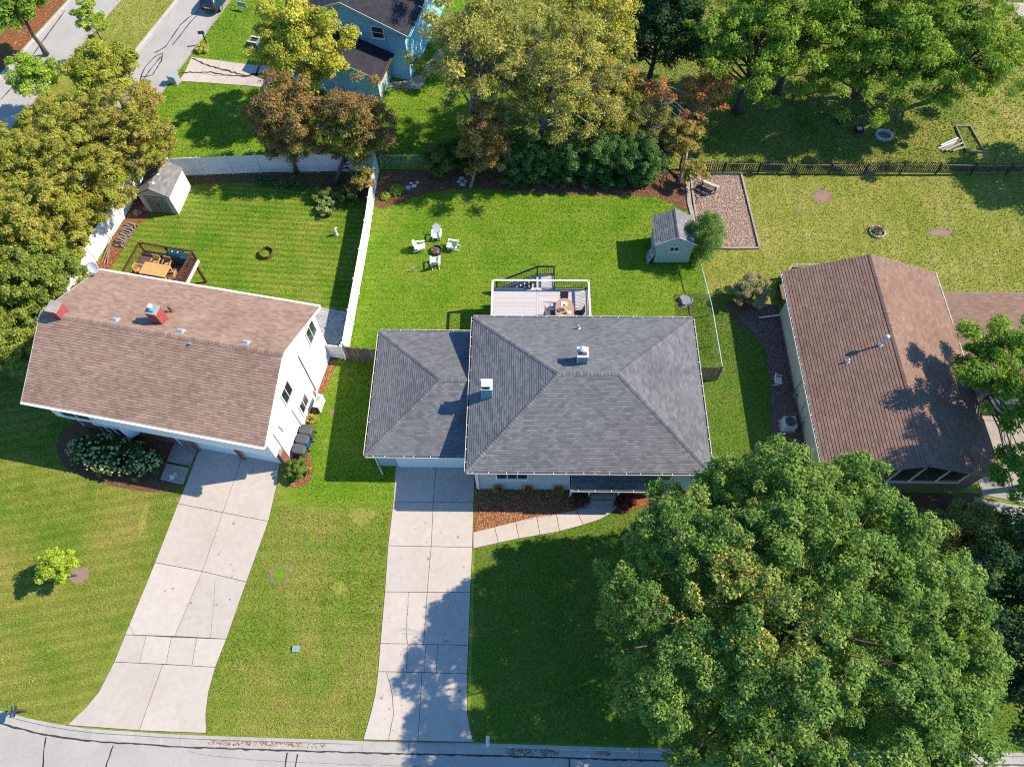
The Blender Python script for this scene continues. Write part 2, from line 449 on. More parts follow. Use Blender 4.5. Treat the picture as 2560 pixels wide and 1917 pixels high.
def tag(o, label=None, cat=None, group=None, kind=None):
    for k, v in (('label', label), ('category', cat), ('group', group), ('kind', kind)):
        if v:
            o[k] = v
    return o
def thing(name, label, cat, loc=(0, 0, 0), rz=0.0, group=None):
    o = bpy.data.objects.new(name, None)
    col.objects.link(o)
    o.location = tuple(loc) if len(loc) == 3 else (loc[0], loc[1], 0)
    o.rotation_euler = (0, 0, R(rz))
    return tag(o, label, cat, group)
def link_copy(src, parent, loc=None, rot=None, mat=None):
    c = src.copy()
    col.objects.link(c)
    c.parent = parent
    if loc is not None:
        c.location = loc
    if rot is not None:
        c.rotation_euler = rot
    return c
def dup(root, loc, rz, label=None, group=None):
    r = root.copy()
    col.objects.link(r)
    r.location = tuple(loc) if len(loc) == 3 else (loc[0], loc[1], 0)
    r.rotation_euler = (0, 0, R(rz))
    if label:
        r['label'] = label
    if group:
        r['group'] = group
    for ch in list(root.children):
        c = ch.copy()
        col.objects.link(c)
        c.parent = r
        for g in ch.children:
            d = g.copy()
            col.objects.link(d)
            d.parent = c
    return r
def np_mesh(name, verts, faces_n, nper, mat, parent=None, tint=None, smooth=False):
    """fast mesh from arrays: faces_n (F, nper) indices"""
    me = bpy.data.meshes.new(name)
    V = np.asarray(verts, dtype=np.float32)
    F = np.asarray(faces_n, dtype=np.int32)
    me.vertices.add(len(V))
    me.vertices.foreach_set('co', V.ravel())
    me.loops.add(F.size)
    me.loops.foreach_set('vertex_index', F.ravel())
    me.polygons.add(len(F))
    me.polygons.foreach_set('loop_start', np.arange(0, F.size, nper, dtype=np.int32))
    me.polygons.foreach_set('loop_total', np.full(len(F), nper, dtype=np.int32))
    if smooth:
        me.polygons.foreach_set('use_smooth', np.ones(len(F), dtype=bool))
    if tint is not None:
        a = me.attributes.new('tint', 'FLOAT_COLOR', 'POINT')
        T = np.ones((len(V), 4), dtype=np.float32)
        T[:, :3] = tint
        a.data.foreach_set('color', T.ravel())
    me.update()
    me.materials.append(M[mat] if isinstance(mat, str) else mat)
    o = bpy.data.objects.new(name, me)
    col.objects.link(o)
    if parent is not None:
        o.parent = parent
    return o
def inside(px, py, poly):
    c = np.zeros(len(px), bool)
    n = len(poly)
    for i in range(n):
        x0, y0 = poly[i][:2]
        x1, y1 = poly[(i + 1) % n][:2]
        cond = (y0 > py) != (y1 > py)
        with np.errstate(divide='ignore', invalid='ignore'):
            xi = (x1 - x0) * (py - y0) / (y1 - y0 + 1e-12) + x0
        c ^= cond & (px < xi)
    return c
def vnoise(x, y, s, seed=0):
    """cheap smooth value noise"""
    r = np.random.default_rng(seed)
    T = r.random((64, 64))
    x, y = x * s + 1000, y * s + 1000
    i, j = np.floor(x).astype(int), np.floor(y).astype(int)
    fx, fy = x - i, y - j
    fx, fy = fx * fx * (3 - 2 * fx), fy * fy * (3 - 2 * fy)
    a, b = T[i % 64, j % 64], T[(i + 1) % 64, j % 64]
    c, d = T[i % 64, (j + 1) % 64], T[(i + 1) % 64, (j + 1) % 64]
    return (a * (1 - fx) + b * fx) * (1 - fy) + (c * (1 - fx) + d * fx) * fy

# ------------------------------------------------------------------ clad surfaces (shingles, siding)
def clip(poly, tri):
    """clip 2D polygon by convex CCW polygon"""
    out = poly
    n = len(tri)
    for i in range(n):
        ax, ay = tri[i]
        bx, by = tri[(i + 1) % n]
        ex, ey = bx - ax, by - ay
        inp, out = out, []
        if not inp:
            return []
        D = [ex * (p[1] - ay) - ey * (p[0] - ax) for p in inp]
        for k in range(len(inp)):
            p, q, dp, dq = inp[k], inp[(k + 1) % len(inp)], D[k], D[(k + 1) % len(inp)]
            if dp >= 0:
                out.append(p)
            if (dp >= 0) != (dq >= 0):
                t = dp / (dp - dq)
                out.append((p[0] + t * (q[0] - p[0]), p[1] + t * (q[1] - p[1])))
    return out
def frame_of(corners):
    """first edge of the polygon is the lower edge; returns origin, u, v, n and the 2D polygon"""
    P = [Vector(c) for c in corners]
    u = (P[1] - P[0]).normalized()
    n = None
    for k in range(2, len(P)):
        c = u.cross(P[k] - P[0])
        if c.length > 1e-6:
            n = c.normalized()
            break
    v = n.cross(u)
    return P[0], u, v, n, [((p - P[0]).dot(u), (p - P[0]).dot(v)) for p in P]
SH_MESH = {}
def shingles(parent, corners, mat, quota=0, tab=0.305, expo=0.142, thick=0.016, seed=1):
    """lay shingle courses over a convex roof plane; quota of them become objects of their own"""
    rr = random.Random(seed)
    O, u, v, n, poly = frame_of(corners)
    umin, umax = min(p[0] for p in poly), max(p[0] for p in poly)
    vmax = max(p[1] for p in poly)
    vs, fs, var = [], [], []
    Lc = expo * 1.12
    key = (tab, expo, thick, mat)
    if quota and key not in SH_MESH:
        mb = MB()
        g = 0.005
        w = tab - g
        a = [(0, 0), (w, 0), (w, Lc), (0, Lc)]
        mb.add([(p[0], p[1], thick * (1 - p[1] / Lc) + 0.003) for p in a] + [(p[0], p[1], -0.002) for p in a],
               [(0, 1, 2, 3), (4, 5, 1, 0), (5, 6, 2, 1), (7, 4, 0, 3)])
        me = mb.mesh('shingle')
        me.materials.append(M[mat])
        SH_MESH[key] = me
    made = 0
    nc = int(vmax / expo) + 1
    for j in range(nc):
        v0 = j * expo
        off = (j % 2) * tab * 0.5 + rr.uniform(-0.02, 0.02)
        i0 = int((umin - off) / tab) - 1
        i1 = int((umax - off) / tab) + 1
        for i in range(i0, i1 + 1):
            ua = off + i * tab
            q = [(ua, v0), (ua + tab - 0.005, v0), (ua + tab - 0.005, v0 + Lc), (ua, v0 + Lc)]
            lift = rr.uniform(0, 0.004)
            c = clip(q, poly)
            if len(c) < 3:
                continue
            full = len(c) == 4 and all(abs(c[k][0] - q[k][0]) + abs(c[k][1] - q[k][1]) < 1e-6 for k in range(4))
            if full and made < quota and j > 0:
                o = bpy.data.objects.new('shingle', SH_MESH[key])
                col.objects.link(o)
                o.parent = parent
                m = Matrix((u, v, n)).transposed().to_4x4()
                m.translation = O + u * ua + v * v0 + n * lift
                o.matrix_local = m
                made += 1
                continue
            k0 = len(vs)
            m_ = len(c)
            val = rr.random()
            for (a, b) in c:
                h = thick * (1 - (b - v0) / Lc) + 0.003 + lift
                vs.append(tuple(O + u * a + v * b + n * h))
            for (a, b) in c:
                vs.append(tuple(O + u * a + v * b - n * 0.002))
            var += [val] * (2 * m_)
            fs.append(tuple(range(k0, k0 + m_)))
            for k in range(m_):
                k2 = (k + 1) % m_
                if c[k][1] > v0 + Lc * 0.9 and c[k2][1] > v0 + Lc * 0.9:
                    continue
                fs.append((k0 + m_ + k, k0 + m_ + k2, k0 + k2, k0 + k))
    me = bpy.data.meshes.new('shingle_courses')
    me.from_pydata(vs, [], fs)
    a = me.attributes.new('var', 'FLOAT', 'POINT')
    a.data.foreach_set('value', np.array(var, dtype=np.float32))
    me.materials.append(M[mat])
    o = bpy.data.objects.new('shingle_courses', me)
    col.objects.link(o)
    o.parent = parent
    o['kind'] = 'stuff'
    return o
def ridge_caps(parent, p, q, mat, w=0.17, step=0.2, n1=None, n2=None, singles=True):
    """overlapping cap shingles bent over a hip or ridge from p (low) to q; n1, n2 are the two slopes' normals"""
    p, q = Vector(p), Vector(q)
    d = (q - p).normalized()
    n1, n2 = Vector(n1), Vector(n2)
    def down(nn, sgn):
        s_ = d.cross(nn).normalized() * sgn
        return s_
    s1 = d.cross(n1).normalized()
    if s1.z > 0 or (abs(s1.z) < 1e-3 and s1.dot(n2) > 0):
        s1 = -s1
    s2 = d.cross(n2).normalized()
    if s2.z > 0:
        s2 = -s2
    up = (n1 + n2).normalized()
    L = (q - p).length
    k = int(L / step)
    step = L / k
    mb = MB()
    a, t = step * 1.25, 0.02
    def cap(t0):
        vs = []
        for (tt, h) in ((0, t + 0.034), (a, 0.032)):
            c = p + d * (t0 + tt) + up * h
            vs += [c + s1 * w, c + up * 0.012, c + s2 * w]
        c = p + d * t0
        vs += [c + s1 * w - up * 0.004, c, c + s2 * w - up * 0.004]
        return vs
    F = [(0, 1, 4, 3), (1, 2, 5, 4), (6, 7, 1, 0), (7, 8, 2, 1), (3, 6, 0), (2, 8, 5)]
    if singles:
        base = cap(0.0)
        me = None
        for i in range(k):
            if me is None:
                me = MB().add([v_ - p for v_ in base], F).mesh('cap_shingle')
                me.materials.append(M[mat])
            o = bpy.data.objects.new('cap_shingle', me)
            col.objects.link(o)
            o.parent = parent
            o.location = p + d * (i * step)
    else:
        for i in range(k):
            mb.add(cap(i * step), F)
        mb.build('cap_shingles', mat, parent)
def siding(parent, corners, mat, expo=0.2, thick=0.014, name='siding_board'):
    O, u, v, n, poly = frame_of(corners)
    umin, umax = min(p[0] for p in poly), max(p[0] for p in poly)
    vmin, vmax = min(p[1] for p in poly), max(p[1] for p in poly)
    j = 0
    while vmin + j * expo < vmax - 0.01:
        v0 = vmin + j * expo
        q = [(umin - 1, v0), (umax + 1, v0), (umax + 1, v0 + expo), (umin - 1, v0 + expo)]
        c = clip(q, poly)
        j += 1
        if len(c) < 3:
            continue
        vs = [tuple(O + u * a + v * b + n * (thick * (1 - (b - v0) / expo) + 0.002)) for a, b in c]
        vs += [tuple(O + u * a + v * b - n * 0.001) for a, b in c]
        m_ = len(c)
        fs = [tuple(range(m_))] + [(m_ + k, m_ + (k + 1) % m_, (k + 1) % m_, k) for k in range(m_)]
        MB().add(vs, fs).build(name, mat, parent)
def bricks(parent, O, u, n, width, height, mat, bw=0.21, bh=0.068, gap=0.012, cap=300, base_z=0.0):
    """running-bond bricks on a vertical face, each an object sharing one mesh"""
    O, u, n = Vector(O), Vector(u).normalized(), Vector(n).normalized()
    me = MB().box(0, -0.012, 0, bw - gap, 0.02, bh - gap).mesh('brick')
    me.materials.append(M[mat])
    halves = {}
    k = 0
    rows = int(height / bh)
    for j in range(rows):
        x = 0.0
        first = bw / 2 if j % 2 else bw
        while x < width - 0.02 and k < cap:
            w = min(first if x == 0 else bw, width - x)
            if abs(w - bw) < 1e-3:
                m_ = me
            else:
                kk = round(w, 3)
                if kk not in halves:
                    h_ = MB().box(0, -0.012, 0, max(w - gap, 0.02), 0.02, bh - gap).mesh('brick')
                    h_.materials.append(M[mat])
                    halves[kk] = h_
                m_ = halves[kk]
            o = bpy.data.objects.new('brick', m_)
            col.objects.link(o)
            o.parent = parent
            mt = Matrix((u, -n, Vector((0, 0, 1)))).transposed().to_4x4()
            mt.translation = O + u * x + Vector((0, 0, j * bh)) + n * random.uniform(0.0, 0.004)
            o.matrix_local = mt
            x += w
            k += 1
def window(parent, c, u, n, w, h, panes=(1, 2), fw=0.07, mat='white', name='window', dep=0.06, sill=True):
    """frame proud of the wall, panes set back in it; c is the centre on the wall face"""
    c, u, n = Vector(c), Vector(u).normalized(), Vector(n).normalized()
    up = n.cross(u)
    if up.z < 0:
        up = -up
    mb = MB()
    for s in (-1, 1):
        mb.obox(c + u * s * (w / 2 + fw / 2) + n * dep / 2, u * fw / 2, up * (h / 2 + fw), n * dep / 2)
        mb.obox(c + up * s * (h / 2 + fw / 2) + n * (dep / 2), u * (w / 2), up * fw / 2, n * dep / 2)
    f = mb.build(name, mat, parent)
    nx, ny = panes
    for i in range(1, nx):
        MB().obox(c + u * (w * (i / nx - 0.5)) + n * dep * 0.4, u * 0.022, up * h / 2, n * dep * 0.4).build('mullion', mat, f)
    for j in range(1, ny):
        MB().obox(c + up * (h * (j / ny - 0.5)) + n * dep * 0.37, u * w / 2, up * 0.022, n * dep * 0.37).build('mullion', mat, f)
    for i in range(nx):
        for j in range(ny):
            cc = c + u * (w * ((i + 0.5) / nx - 0.5)) + up * (h * ((j + 0.5) / ny - 0.5)) + n * (0.016 + 0.004 * (j % 2))
            MB().obox(cc, u * (w / nx / 2 - 0.012), up * (h / ny / 2 - 0.012), n * 0.006).build('pane', 'glass', f)
    if sill:
        MB().obox(c - up * (h / 2 + fw + 0.02) + n * (dep / 2 + 0.025), u * (w / 2 + fw + 0.04), up * 0.02, n * (dep / 2 + 0.03)).build('sill', mat, f)
    return f
def gutter(parent, p, q, out, mat='white', w=0.125, d=0.11, hang=0.85):
    """open trough along an eave with cross straps"""
    p, q, out = Vector(p), Vector(q), Vector(out).normalized()
    dr = (q - p).normalized()
    L = (q - p).length
    mid = (p + q) / 2
    mb = MB()
    up = Vector((0, 0, 1))
    mb.obox(mid + out * 0.006 - up * d / 2, dr * L / 2, out * 0.005, up * d / 2)
    mb.obox(mid + out * (w - 0.006) - up * d / 2, dr * L / 2, out * 0.009, up * (d / 2 + 0.004))
    mb.obox(mid + out * (w / 2) - up * d, dr * (L / 2 - 0.002), out * (w / 2 - 0.015), up * 0.004)
    for s in (-1, 1):
        mb.obox(mid + dr * s * (L / 2 - 0.004) + out * (w / 2) - up * (d / 2), dr * 0.003, out * (w / 2 - 0.015), up * (d / 2 - 0.006))
    g = mb.build('gutter', mat, parent)
    MB().obox(mid + out * (w / 2) - up * (d * 0.82), dr * (L / 2 - 0.01), out * (w / 2 - 0.016), up * 0.008).build('gutter_debris', 'soil', g)
    if hang:
        k = max(2, int(L / hang))
        me = MB().obox((0, 0, 0), dr * 0.013, out * (w / 2 - 0.002), up * 0.006).mesh('gutter_strap')
        me.materials.append(M[mat])
        for i in range(k):
            o = bpy.data.objects.new('gutter_strap', me)
            col.objects.link(o)
            o.parent = g
            o.location = p + dr * (L * (i + 0.5 + random.uniform(-0.25, 0.25)) / k) + out * (w / 2) + up * 0.004
    return g

# ------------------------------------------------------------------ the setting
def sheet(name, poly, z, mat, kind='structure', label=None, cat=None, parent=None):
    n = len(poly)
    a = sum(poly[i][0] * poly[(i + 1) % n][1] - poly[(i + 1) % n][0] * poly[i][1] for i in range(n))
    if a < 0:
        poly = poly[::-1]
    o = MB().add([(p[0], p[1], z) for p in poly], [tuple(range(n))]).build(name, mat, parent)
    if kind:
        o['kind'] = kind
    if label:
        tag(o, label, cat)
    return o
sheet('ground', [(-400, -300), (400, -300), (400, 500), (-400, 500)], -0.16, 'lawn_rough')

CURB = [(-60, 13.0), (-45, 8.0), (-36, 4.9), (-28, 2.74), (-23.83, 2.0), (-20.5, 1.79), (-16.5, 1.64), (-7, 1.48), (-1.95, 1.45), (5.64, 1.33), (12.8, 1.28), (24.5, 1.32), (60, 1.45)]
def off_line(line, d):
    out = []
    for i, p in enumerate(line):
        a, b = line[max(i - 1, 0)], line[min(i + 1, len(line) - 1)]
        dx, dy = b[0] - a[0], b[1] - a[1]
        l = math.hypot(dx, dy)
        out.append((p[0] - dy / l * d, p[1] + dx / l * d))
    return out
def smooth_line(line, n=6):
    P = [np.array(p[:2], float) for p in line]
    out = []
    for i in range(len(P) - 1):
        p0, p1, p2, p3 = P[max(i - 1, 0)], P[i], P[i + 1], P[min(i + 2, len(P) - 1)]
        for k in range(n):
            t = k / n
            out.append(tuple(0.5 * ((2 * p1) + (p2 - p0) * t + (2 * p0 - 5 * p1 + 4 * p2 - p3) * t * t + (3 * p1 - p0 - 3 * p2 + p3) * t ** 3)))
    out.append(tuple(P[-1]))
    return out
CURB = smooth_line(CURB, 5)
def strip(name, line_a, line_b, z_a, z_b, mat, kind='structure'):
    n = len(line_a)
    mb = MB()
    mb.add([(p[0], p[1], z_a) for p in line_a] + [(p[0], p[1], z_b) for p in line_b], [(i, n + i, n + i + 1, i + 1) for i in range(n - 1)])
    o = mb.build(name, mat)
    o['kind'] = kind
    return o
# front street: roadway, gutter pan, kerb
strip('road', off_line(CURB, -0.50), off_line(CURB, -11.0), -0.115, -0.06, 'road')
def kerb_run(name, line, z_top=0.015, mat='gutter_pan', seg=2.4, dip=None, face=0.16, pan=0.36, side=-1):
    """kerb and gutter cast in lengths: each length its own piece under one kerb"""
    root = bpy.data.objects.new(name, None)
    col.objects.link(root)
    root['kind'] = 'structure'
    P = [Vector((p[0], p[1], 0)) for p in line]
    acc = [0.0]
    for a, b in zip(P, P[1:]):
        acc.append(acc[-1] + (b - a).length)
    def at(s):
        for i in range(len(P) - 1):
            if s <= acc[i + 1] + 1e-6:
                t = (s - acc[i]) / max(acc[i + 1] - acc[i], 1e-6)
                d = (P[i + 1] - P[i]).normalized()
                return P[i].lerp(P[i + 1], t), Vector((-d.y, d.x, 0))
        return P[-1], Vector((-d.y, d.x, 0))
    k = max(1, int(acc[-1] / seg))
    for i in range(k):
        a0, a1 = acc[-1] * i / k + 0.006, acc[-1] * (i + 1) / k - 0.006
        m = 3
        vs, fs = [], []
        for j in range(m):
            p, nn = at(a0 + (a1 - a0) * j / (m - 1))
            zt = z_top
            if dip:
                for (xa, xb) in dip:
                    t = min(max((p.x - xa + 0.5) / 0.5, 0), 1) * min(max((xb + 0.5 - p.x) / 0.5, 0), 1)
                    zt = z_top - 0.085 * t
            prof = [(0, -0.2), (0, zt), (side * face, zt - 0.008), (side * (face + 0.035), -0.085), (side * (face + pan), -0.105), (side * (face + pan), -0.2)]
            vs += [p + nn * a + Vector((0, 0, b)) for a, b in prof]
        w = 6
        for j in range(m - 1):
            for q in range(w - 1):
                f = (j * w + q, (j + 1) * w + q, (j + 1) * w + q + 1, j * w + q + 1)
                fs.append(f[::-1] if side < 0 else f)
        fs.append(tuple(range(w)))
        fs.append(tuple(range((m - 1) * w + w - 1, (m - 1) * w - 1, -1)))
        MB().add(vs, fs).build('kerb_length', mat, root)
    return root
kerb_run('kerb', CURB, dip=[(-24.3, -16.6), (-8.3, -2.3)])
# sealed cracks in the street
def crack(name, pts, w, z, mat='tar', parent=None, jit=0.02, kind='structure', step=0.25):
    pts = [np.array(p[:2], float) for p in pts]
    P = []
    for a, b in zip(pts, pts[1:]):
        k = max(1, int(np.linalg.norm(b - a) / step))
        P += [a + (b - a) * i / k for i in range(k)]
    P.append(pts[-1])
    vs, fs = [], []
    for i, p in enumerate(P):
        a, b = P[max(i - 1, 0)], P[min(i + 1, len(P) - 1)]
        d = (b - a) / (np.linalg.norm(b - a) + 1e-9)
        nn = np.array([-d[1], d[0]])
        p = p + nn * random.uniform(-jit, jit)
        ww = w * random.uniform(0.55, 1.35) / 2
        vs += [(p[0] + nn[0] * ww, p[1] + nn[1] * ww, z), (p[0] - nn[0] * ww, p[1] - nn[1] * ww, z)]
    for i in range(len(P) - 1):
        fs.append((2 * i, 2 * i + 1, 2 * i + 3, 2 * i + 2))
    o = MB().add(vs, fs).build(name, mat, parent)
    if parent is None:
        o['kind'] = kind
    return o
crack('tar_seal_line', off_line(CURB, -0.56)[10:], 0.085, -0.106, jit=0.03)
for q in ([(-25.11, 1.49), (-25.04, 0.94), (-24.84, 0.06), (-25.3, -2)], [(-21.43, 1.13), (-21.52, 0.10), (-22.0, -2)], [(-12.13, 0.90), (-12.10, 0.21), (-12.6, -2)], [(-11.57, 0.83), (-11.58, 0.22), (-12.0, -2)], [(2.76, 0.77), (2.75, 0.38), (2.7, -3)], [(14.5, 0.6), (14.4, -3)], [(-17.4, 0.9), (-16.6, 0.75), (-14, 0.55), (-10, 0.4), (-6, 0.35), (-3, 0.3)], [(-30, -2.2), (-10, -2.6), (20, -2.8)]):
    crack('tar_seal_line', q, 0.07 if len(q) < 5 else 0.012, -0.104, jit=0.02)

# lawns (each yard has its own turf; shaded ones are coloured darker)
BR = lambda y: -31.46 + (y - 49.84) * 0.262          # east edge of the side street
sheet('lawn', [(p[0], p[1]) for p in CURB] + [(60, 25), (-60, 25)], 0.0, 'lawn_front')
sheet('lawn', [(-27.97, 2.74), (-24.3, 2.09), (-24.02, 2.29), (-22.91, 3.69), (-22.45, 6.41), (-21.30, 10.01), (-20.63, 14.82), (-20.4, 15.5), (-19.5, 25), (-58, 34), (-58, 12.6), (-45, 8.2), (-36, 5.0)], 0.004, 'lawn_front_left')
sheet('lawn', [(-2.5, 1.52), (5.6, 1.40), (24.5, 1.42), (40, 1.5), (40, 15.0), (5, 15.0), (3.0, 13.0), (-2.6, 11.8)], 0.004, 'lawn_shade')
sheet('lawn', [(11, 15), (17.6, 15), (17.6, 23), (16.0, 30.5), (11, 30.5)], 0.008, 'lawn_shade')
sheet('lawn', [(-14.2, 14.2), (-7.7, 14.0), (-7.7, 17), (-8.7, 25.2), (-13.2, 25.2)], 0.006, 'lawn_vivid')
sheet('lawn', [(-31.9, 31.2), (-30.5, 37.3), (-29.6, 41.6), (-11.5, 42.4), (-11.6, 24.9), (-33.1, 24.9)], 0.004, 'lawn_mown')
sheet('lawn', [(-11.5, 42.4), (13.4, 42.4), (13.4, 25), (-11.6, 25)], 0.005, 'lawn_vivid')
sheet('lawn', [(13.4, 42.4), (70, 42.4), (70, 24.9), (13.4, 24.9)], 0.003, 'lawn_dry')
sheet('lawn', [(BR(40), 40), (-30, 40), (-29.6, 41.8), (-11.5, 42.5), (-4, 42.5), (-4, 120), (BR(120), 120)], 0.0, 'lawn_vivid')
sheet('lawn', [(-4, 42.5), (80, 42.5), (80, 120), (-4, 120)], 0.001, 'lawn_rough')
sheet('lawn', [(36.5, 42.6), (80, 42.6), (80, 62), (40.5, 62)], 0.006, 'lawn_dry')
# side street with a planted median, running away to the north
def street_line(x64, y0=20, y1=125):
    return [(x64 + (y - 64.2) * 0.268, y) for y in np.linspace(y0, y1, 12)]
AL, AR, BL, BR_ = street_line(-43.2), street_line(-38.1), street_line(-33.0), street_line(-27.6)
sheet('road', AL + AR[::-1], -0.115, 'road')
sheet('road', BL + BR_[::-1], -0.115, 'road')
sheet('lawn', AR + BL[::-1], 0.0, 'lawn_dry')
sheet('lawn', [(p[0] - 40, p[1]) for p in AL] + AL[::-1], 0.0, 'lawn_rough')
sheet('lawn', BR_[:4] + [(-30.0, 44), (-30.2, 37.3), (-31.9, 31.2), (-33.1, 24.9), (-36, 20)], 0.002, 'lawn_rough')
kerb_run('kerb', [(p[0], p[1]) for p in AL], seg=5, side=-1)
kerb_run('kerb', [(p[0], p[1]) for p in AR], seg=5, side=1)
kerb_run('kerb', [(p[0], p[1]) for p in BL], seg=5, side=-1)
kerb_run('kerb', [(p[0], p[1]) for p in BR_], seg=5, side=1)
for q in ([(-33.29, 51.88), (-33.54, 53.78), (-33.46, 54.84), (-32.97, 56.18), (-32.39, 56.73), (-32.23, 55.64), (-32.55, 53.79), (-33.19, 53.53), (-33.47, 53.52)], [(-33.11, 56.72), (-32.33, 57.55), (-31.68, 60.66), (-31.17, 61.71), (-30.58, 62.42), (-30.22, 64.22)], [(-31.75, 57.83), (-31.43, 58.84), (-31.09, 60.20), (-30.77, 61.24), (-30.23, 62.54)], [(-33.51, 51.37), (-32.97, 54.31), (-32.43, 56.18)], [(-44.89, 50.57), (-44.58, 51.67), (-44.39, 52.44)], [(-44.27, 54.90), (-42.91, 63.88)], [(-34.99, 55.63), (-32.69, 64.21)]):
    crack('tar_seal_line', q, 0.10, -0.108, jit=0.01)

# driveways and paths: each cast slab is a piece
def shrink(poly, d):
    c = np.mean([p[:2] for p in poly], axis=0)
    P = [np.array(p[:2], float) for p in poly]
    n = len(P)
    area = sum(P[i][0] * P[(i + 1) % n][1] - P[(i + 1) % n][0] * P[i][1] for i in range(n))
    if area < 0:
        P = P[::-1]
    out = []
    for i in range(n):
        a, b, e = P[i - 1], P[i], P[(i + 1) % n]
        d1, d2 = (b - a), (e - b)
        d1, d2 = d1 / np.linalg.norm(d1), d2 / np.linalg.norm(d2)
        n1, n2 = np.array([-d1[1], d1[0]]), np.array([-d2[1], d2[0]])
        m = n1 + n2
        m = m / max(np.dot(m, n1), 0.3)
        out.append(tuple(b + m * d))
    return out
def slabs(name, polys, mat, z=0.03, gap=0.014, base=None):
    root = bpy.data.objects.new(name, None)
    col.objects.link(root)
    root['kind'] = 'structure'
    for p in polys:
        zz = z + random.uniform(-0.004, 0.004)
        MB().prism(shrink(p, gap), -0.05, zz).build('slab', mat, root, bevel=0.006)
        sheet('joint_bed', shrink(p, -0.012), 0.0095 + random.uniform(0, 0.002), 'soil', None, parent=root)
    return root
cy_ = [16.9, 14.6, 11.9, 9.15, 6.30, 4.85]
xl = lambda y: -7.85
D1 = slabs('driveway', [
    [(-7.82, 17.6), (-5.25, 17.6), (-5.27, 14.69), (-7.74, 14.66)], [(-5.25, 17.6), (-2.77, 17.6), (-2.78, 14.71), (-5.27, 14.69)],
    [(-7.74, 14.66), (-5.27, 14.69), (-5.22, 11.94), (-7.81, 11.96)], [(-5.27, 14.69), (-2.78, 14.71), (-2.75, 11.91), (-5.22, 11.94)],
    [(-7.81, 11.96), (-5.22, 11.94), (-5.28, 9.25), (-7.74, 9.25)], [(-5.22, 11.94), (-2.75, 11.91), (-2.77, 9.28), (-5.28, 9.25)],
    [(-7.74, 9.25), (-5.28, 9.25), (-5.28, 6.38), (-7.72, 6.40)], [(-5.28, 9.25), (-2.77, 9.28), (-2.76, 6.36), (-5.28, 6.38)],
    [(-7.72, 6.40), (-6.16, 6.39), (-6.15, 4.92), (-7.70, 4.92)], [(-6.16, 6.39), (-4.49, 6.37), (-4.49, 4.90), (-6.15, 4.92)], [(-4.49, 6.37), (-2.76, 6.36), (-2.77, 4.87), (-4.49, 4.90)],
    [(-7.70, 4.92), (-5.27, 4.91), (-5.24, 1.52), (-8.15, 1.55), (-7.91, 2.67), (-7.74, 3.76)], [(-5.27, 4.91), (-2.77, 4.87), (-2.69, 2.92), (-2.53, 2.24), (-2.31, 1.50), (-5.24, 1.52)]], 'concrete')
for q in ([(-6.35, 9.24), (-6.32, 7.78), (-6.31, 7.12), (-6.19, 6.41)], [(-5.15, 6.34), (-5.15, 5.74), (-5.11, 4.91)], [(-7.21, 4.87), (-6.90, 4.11), (-6.74, 3.57), (-6.64, 2.68), (-6.76, 1.91), (-6.79, 1.56)]):
    crack('crack', q, 0.022, 0.0362, 'soil', D1, jit=0.02)
D2 = slabs('driveway', [
    [(-20.44, 18.75), (-17.58, 18.07), (-18.15, 13.92), (-21.04, 14.46), (-20.83, 15.68)], [(-17.58, 18.07), (-15.18, 17.52), (-15.13, 15.74), (-15.25, 13.39), (-18.15, 13.92)],
    [(-21.04, 14.46), (-18.15, 13.92), (-18.63, 10.32), (-21.55, 10.81)], [(-18.15, 13.92), (-15.25, 13.39), (-15.91, 9.74), (-18.63, 10.32)],
    [(-21.55, 10.81), (-18.63, 10.32), (-19.40, 6.66), (-22.23, 6.71)], [(-18.63, 10.32), (-15.91, 9.74), (-16.44, 6.54), (-19.40, 6.66)],
    [(-22.23, 6.71), (-21.02, 6.68), (-21.02, 5.21), (-22.45, 5.26)], [(-21.02, 6.68), (-19.57, 6.61), (-19.54, 5.17), (-21.02, 5.21)], [(-19.57, 6.61), (-18.13, 6.58), (-18.07, 5.10), (-19.54, 5.17)], [(-18.13, 6.58), (-16.44, 6.54), (-16.76, 5.05), (-18.07, 5.10)],
    [(-22.45, 5.26), (-19.71, 5.17), (-20.17, 1.85), (-24.10, 2.06), (-23.35, 2.93), (-22.86, 3.73)], [(-19.71, 5.17), (-16.76, 5.05), (-16.87, 3.76), (-16.78, 2.67), (-16.55, 1.76), (-20.17, 1.85)]], 'concrete')
for q in ([(-22.17, 7.26), (-21.94, 7.06), (-21.70, 6.68)], [(-17.77, 9.86), (-17.52, 8.22), (-17.42, 7.33), (-17.33, 6.55)]):
    crack('crack', q, 0.014, 0.0362, 'soil', D2, jit=0.02)
slabs('entry_walk', [[(-22.15, 18.65), (-20.58, 18.24), (-20.83, 16.92), (-22.38, 17.23)], [(-22.37, 17.09), (-20.85, 16.78), (-20.99, 15.66), (-22.49, 16.01)]], 'old_concrete', 0.12, 0.01)
slabs('front_walk', [
    [(-2.74, 12.84), (-1.46, 13.18), (-1.20, 12.20), (-2.70, 11.84)], [(-1.46, 13.18), (-0.18, 13.52), (0.02, 12.48), (-1.20, 12.20)],
    [(-0.18, 13.52), (1.09, 13.88), (1.30, 12.71), (0.02, 12.48)], [(1.09, 13.88), (2.31, 14.04), (2.48, 12.94), (1.30, 12.71)], [(2.31, 14.04), (3.51, 14.28), (3.92, 13.36), (2.48, 12.94)],
    [(3.51, 14.28), (4.07, 14.88), (4.25, 15.50), (6.06, 15.52), (5.99, 14.44), (5.63, 14.10), (4.96, 13.72), (3.92, 13.36)]], 'concrete', 0.034)
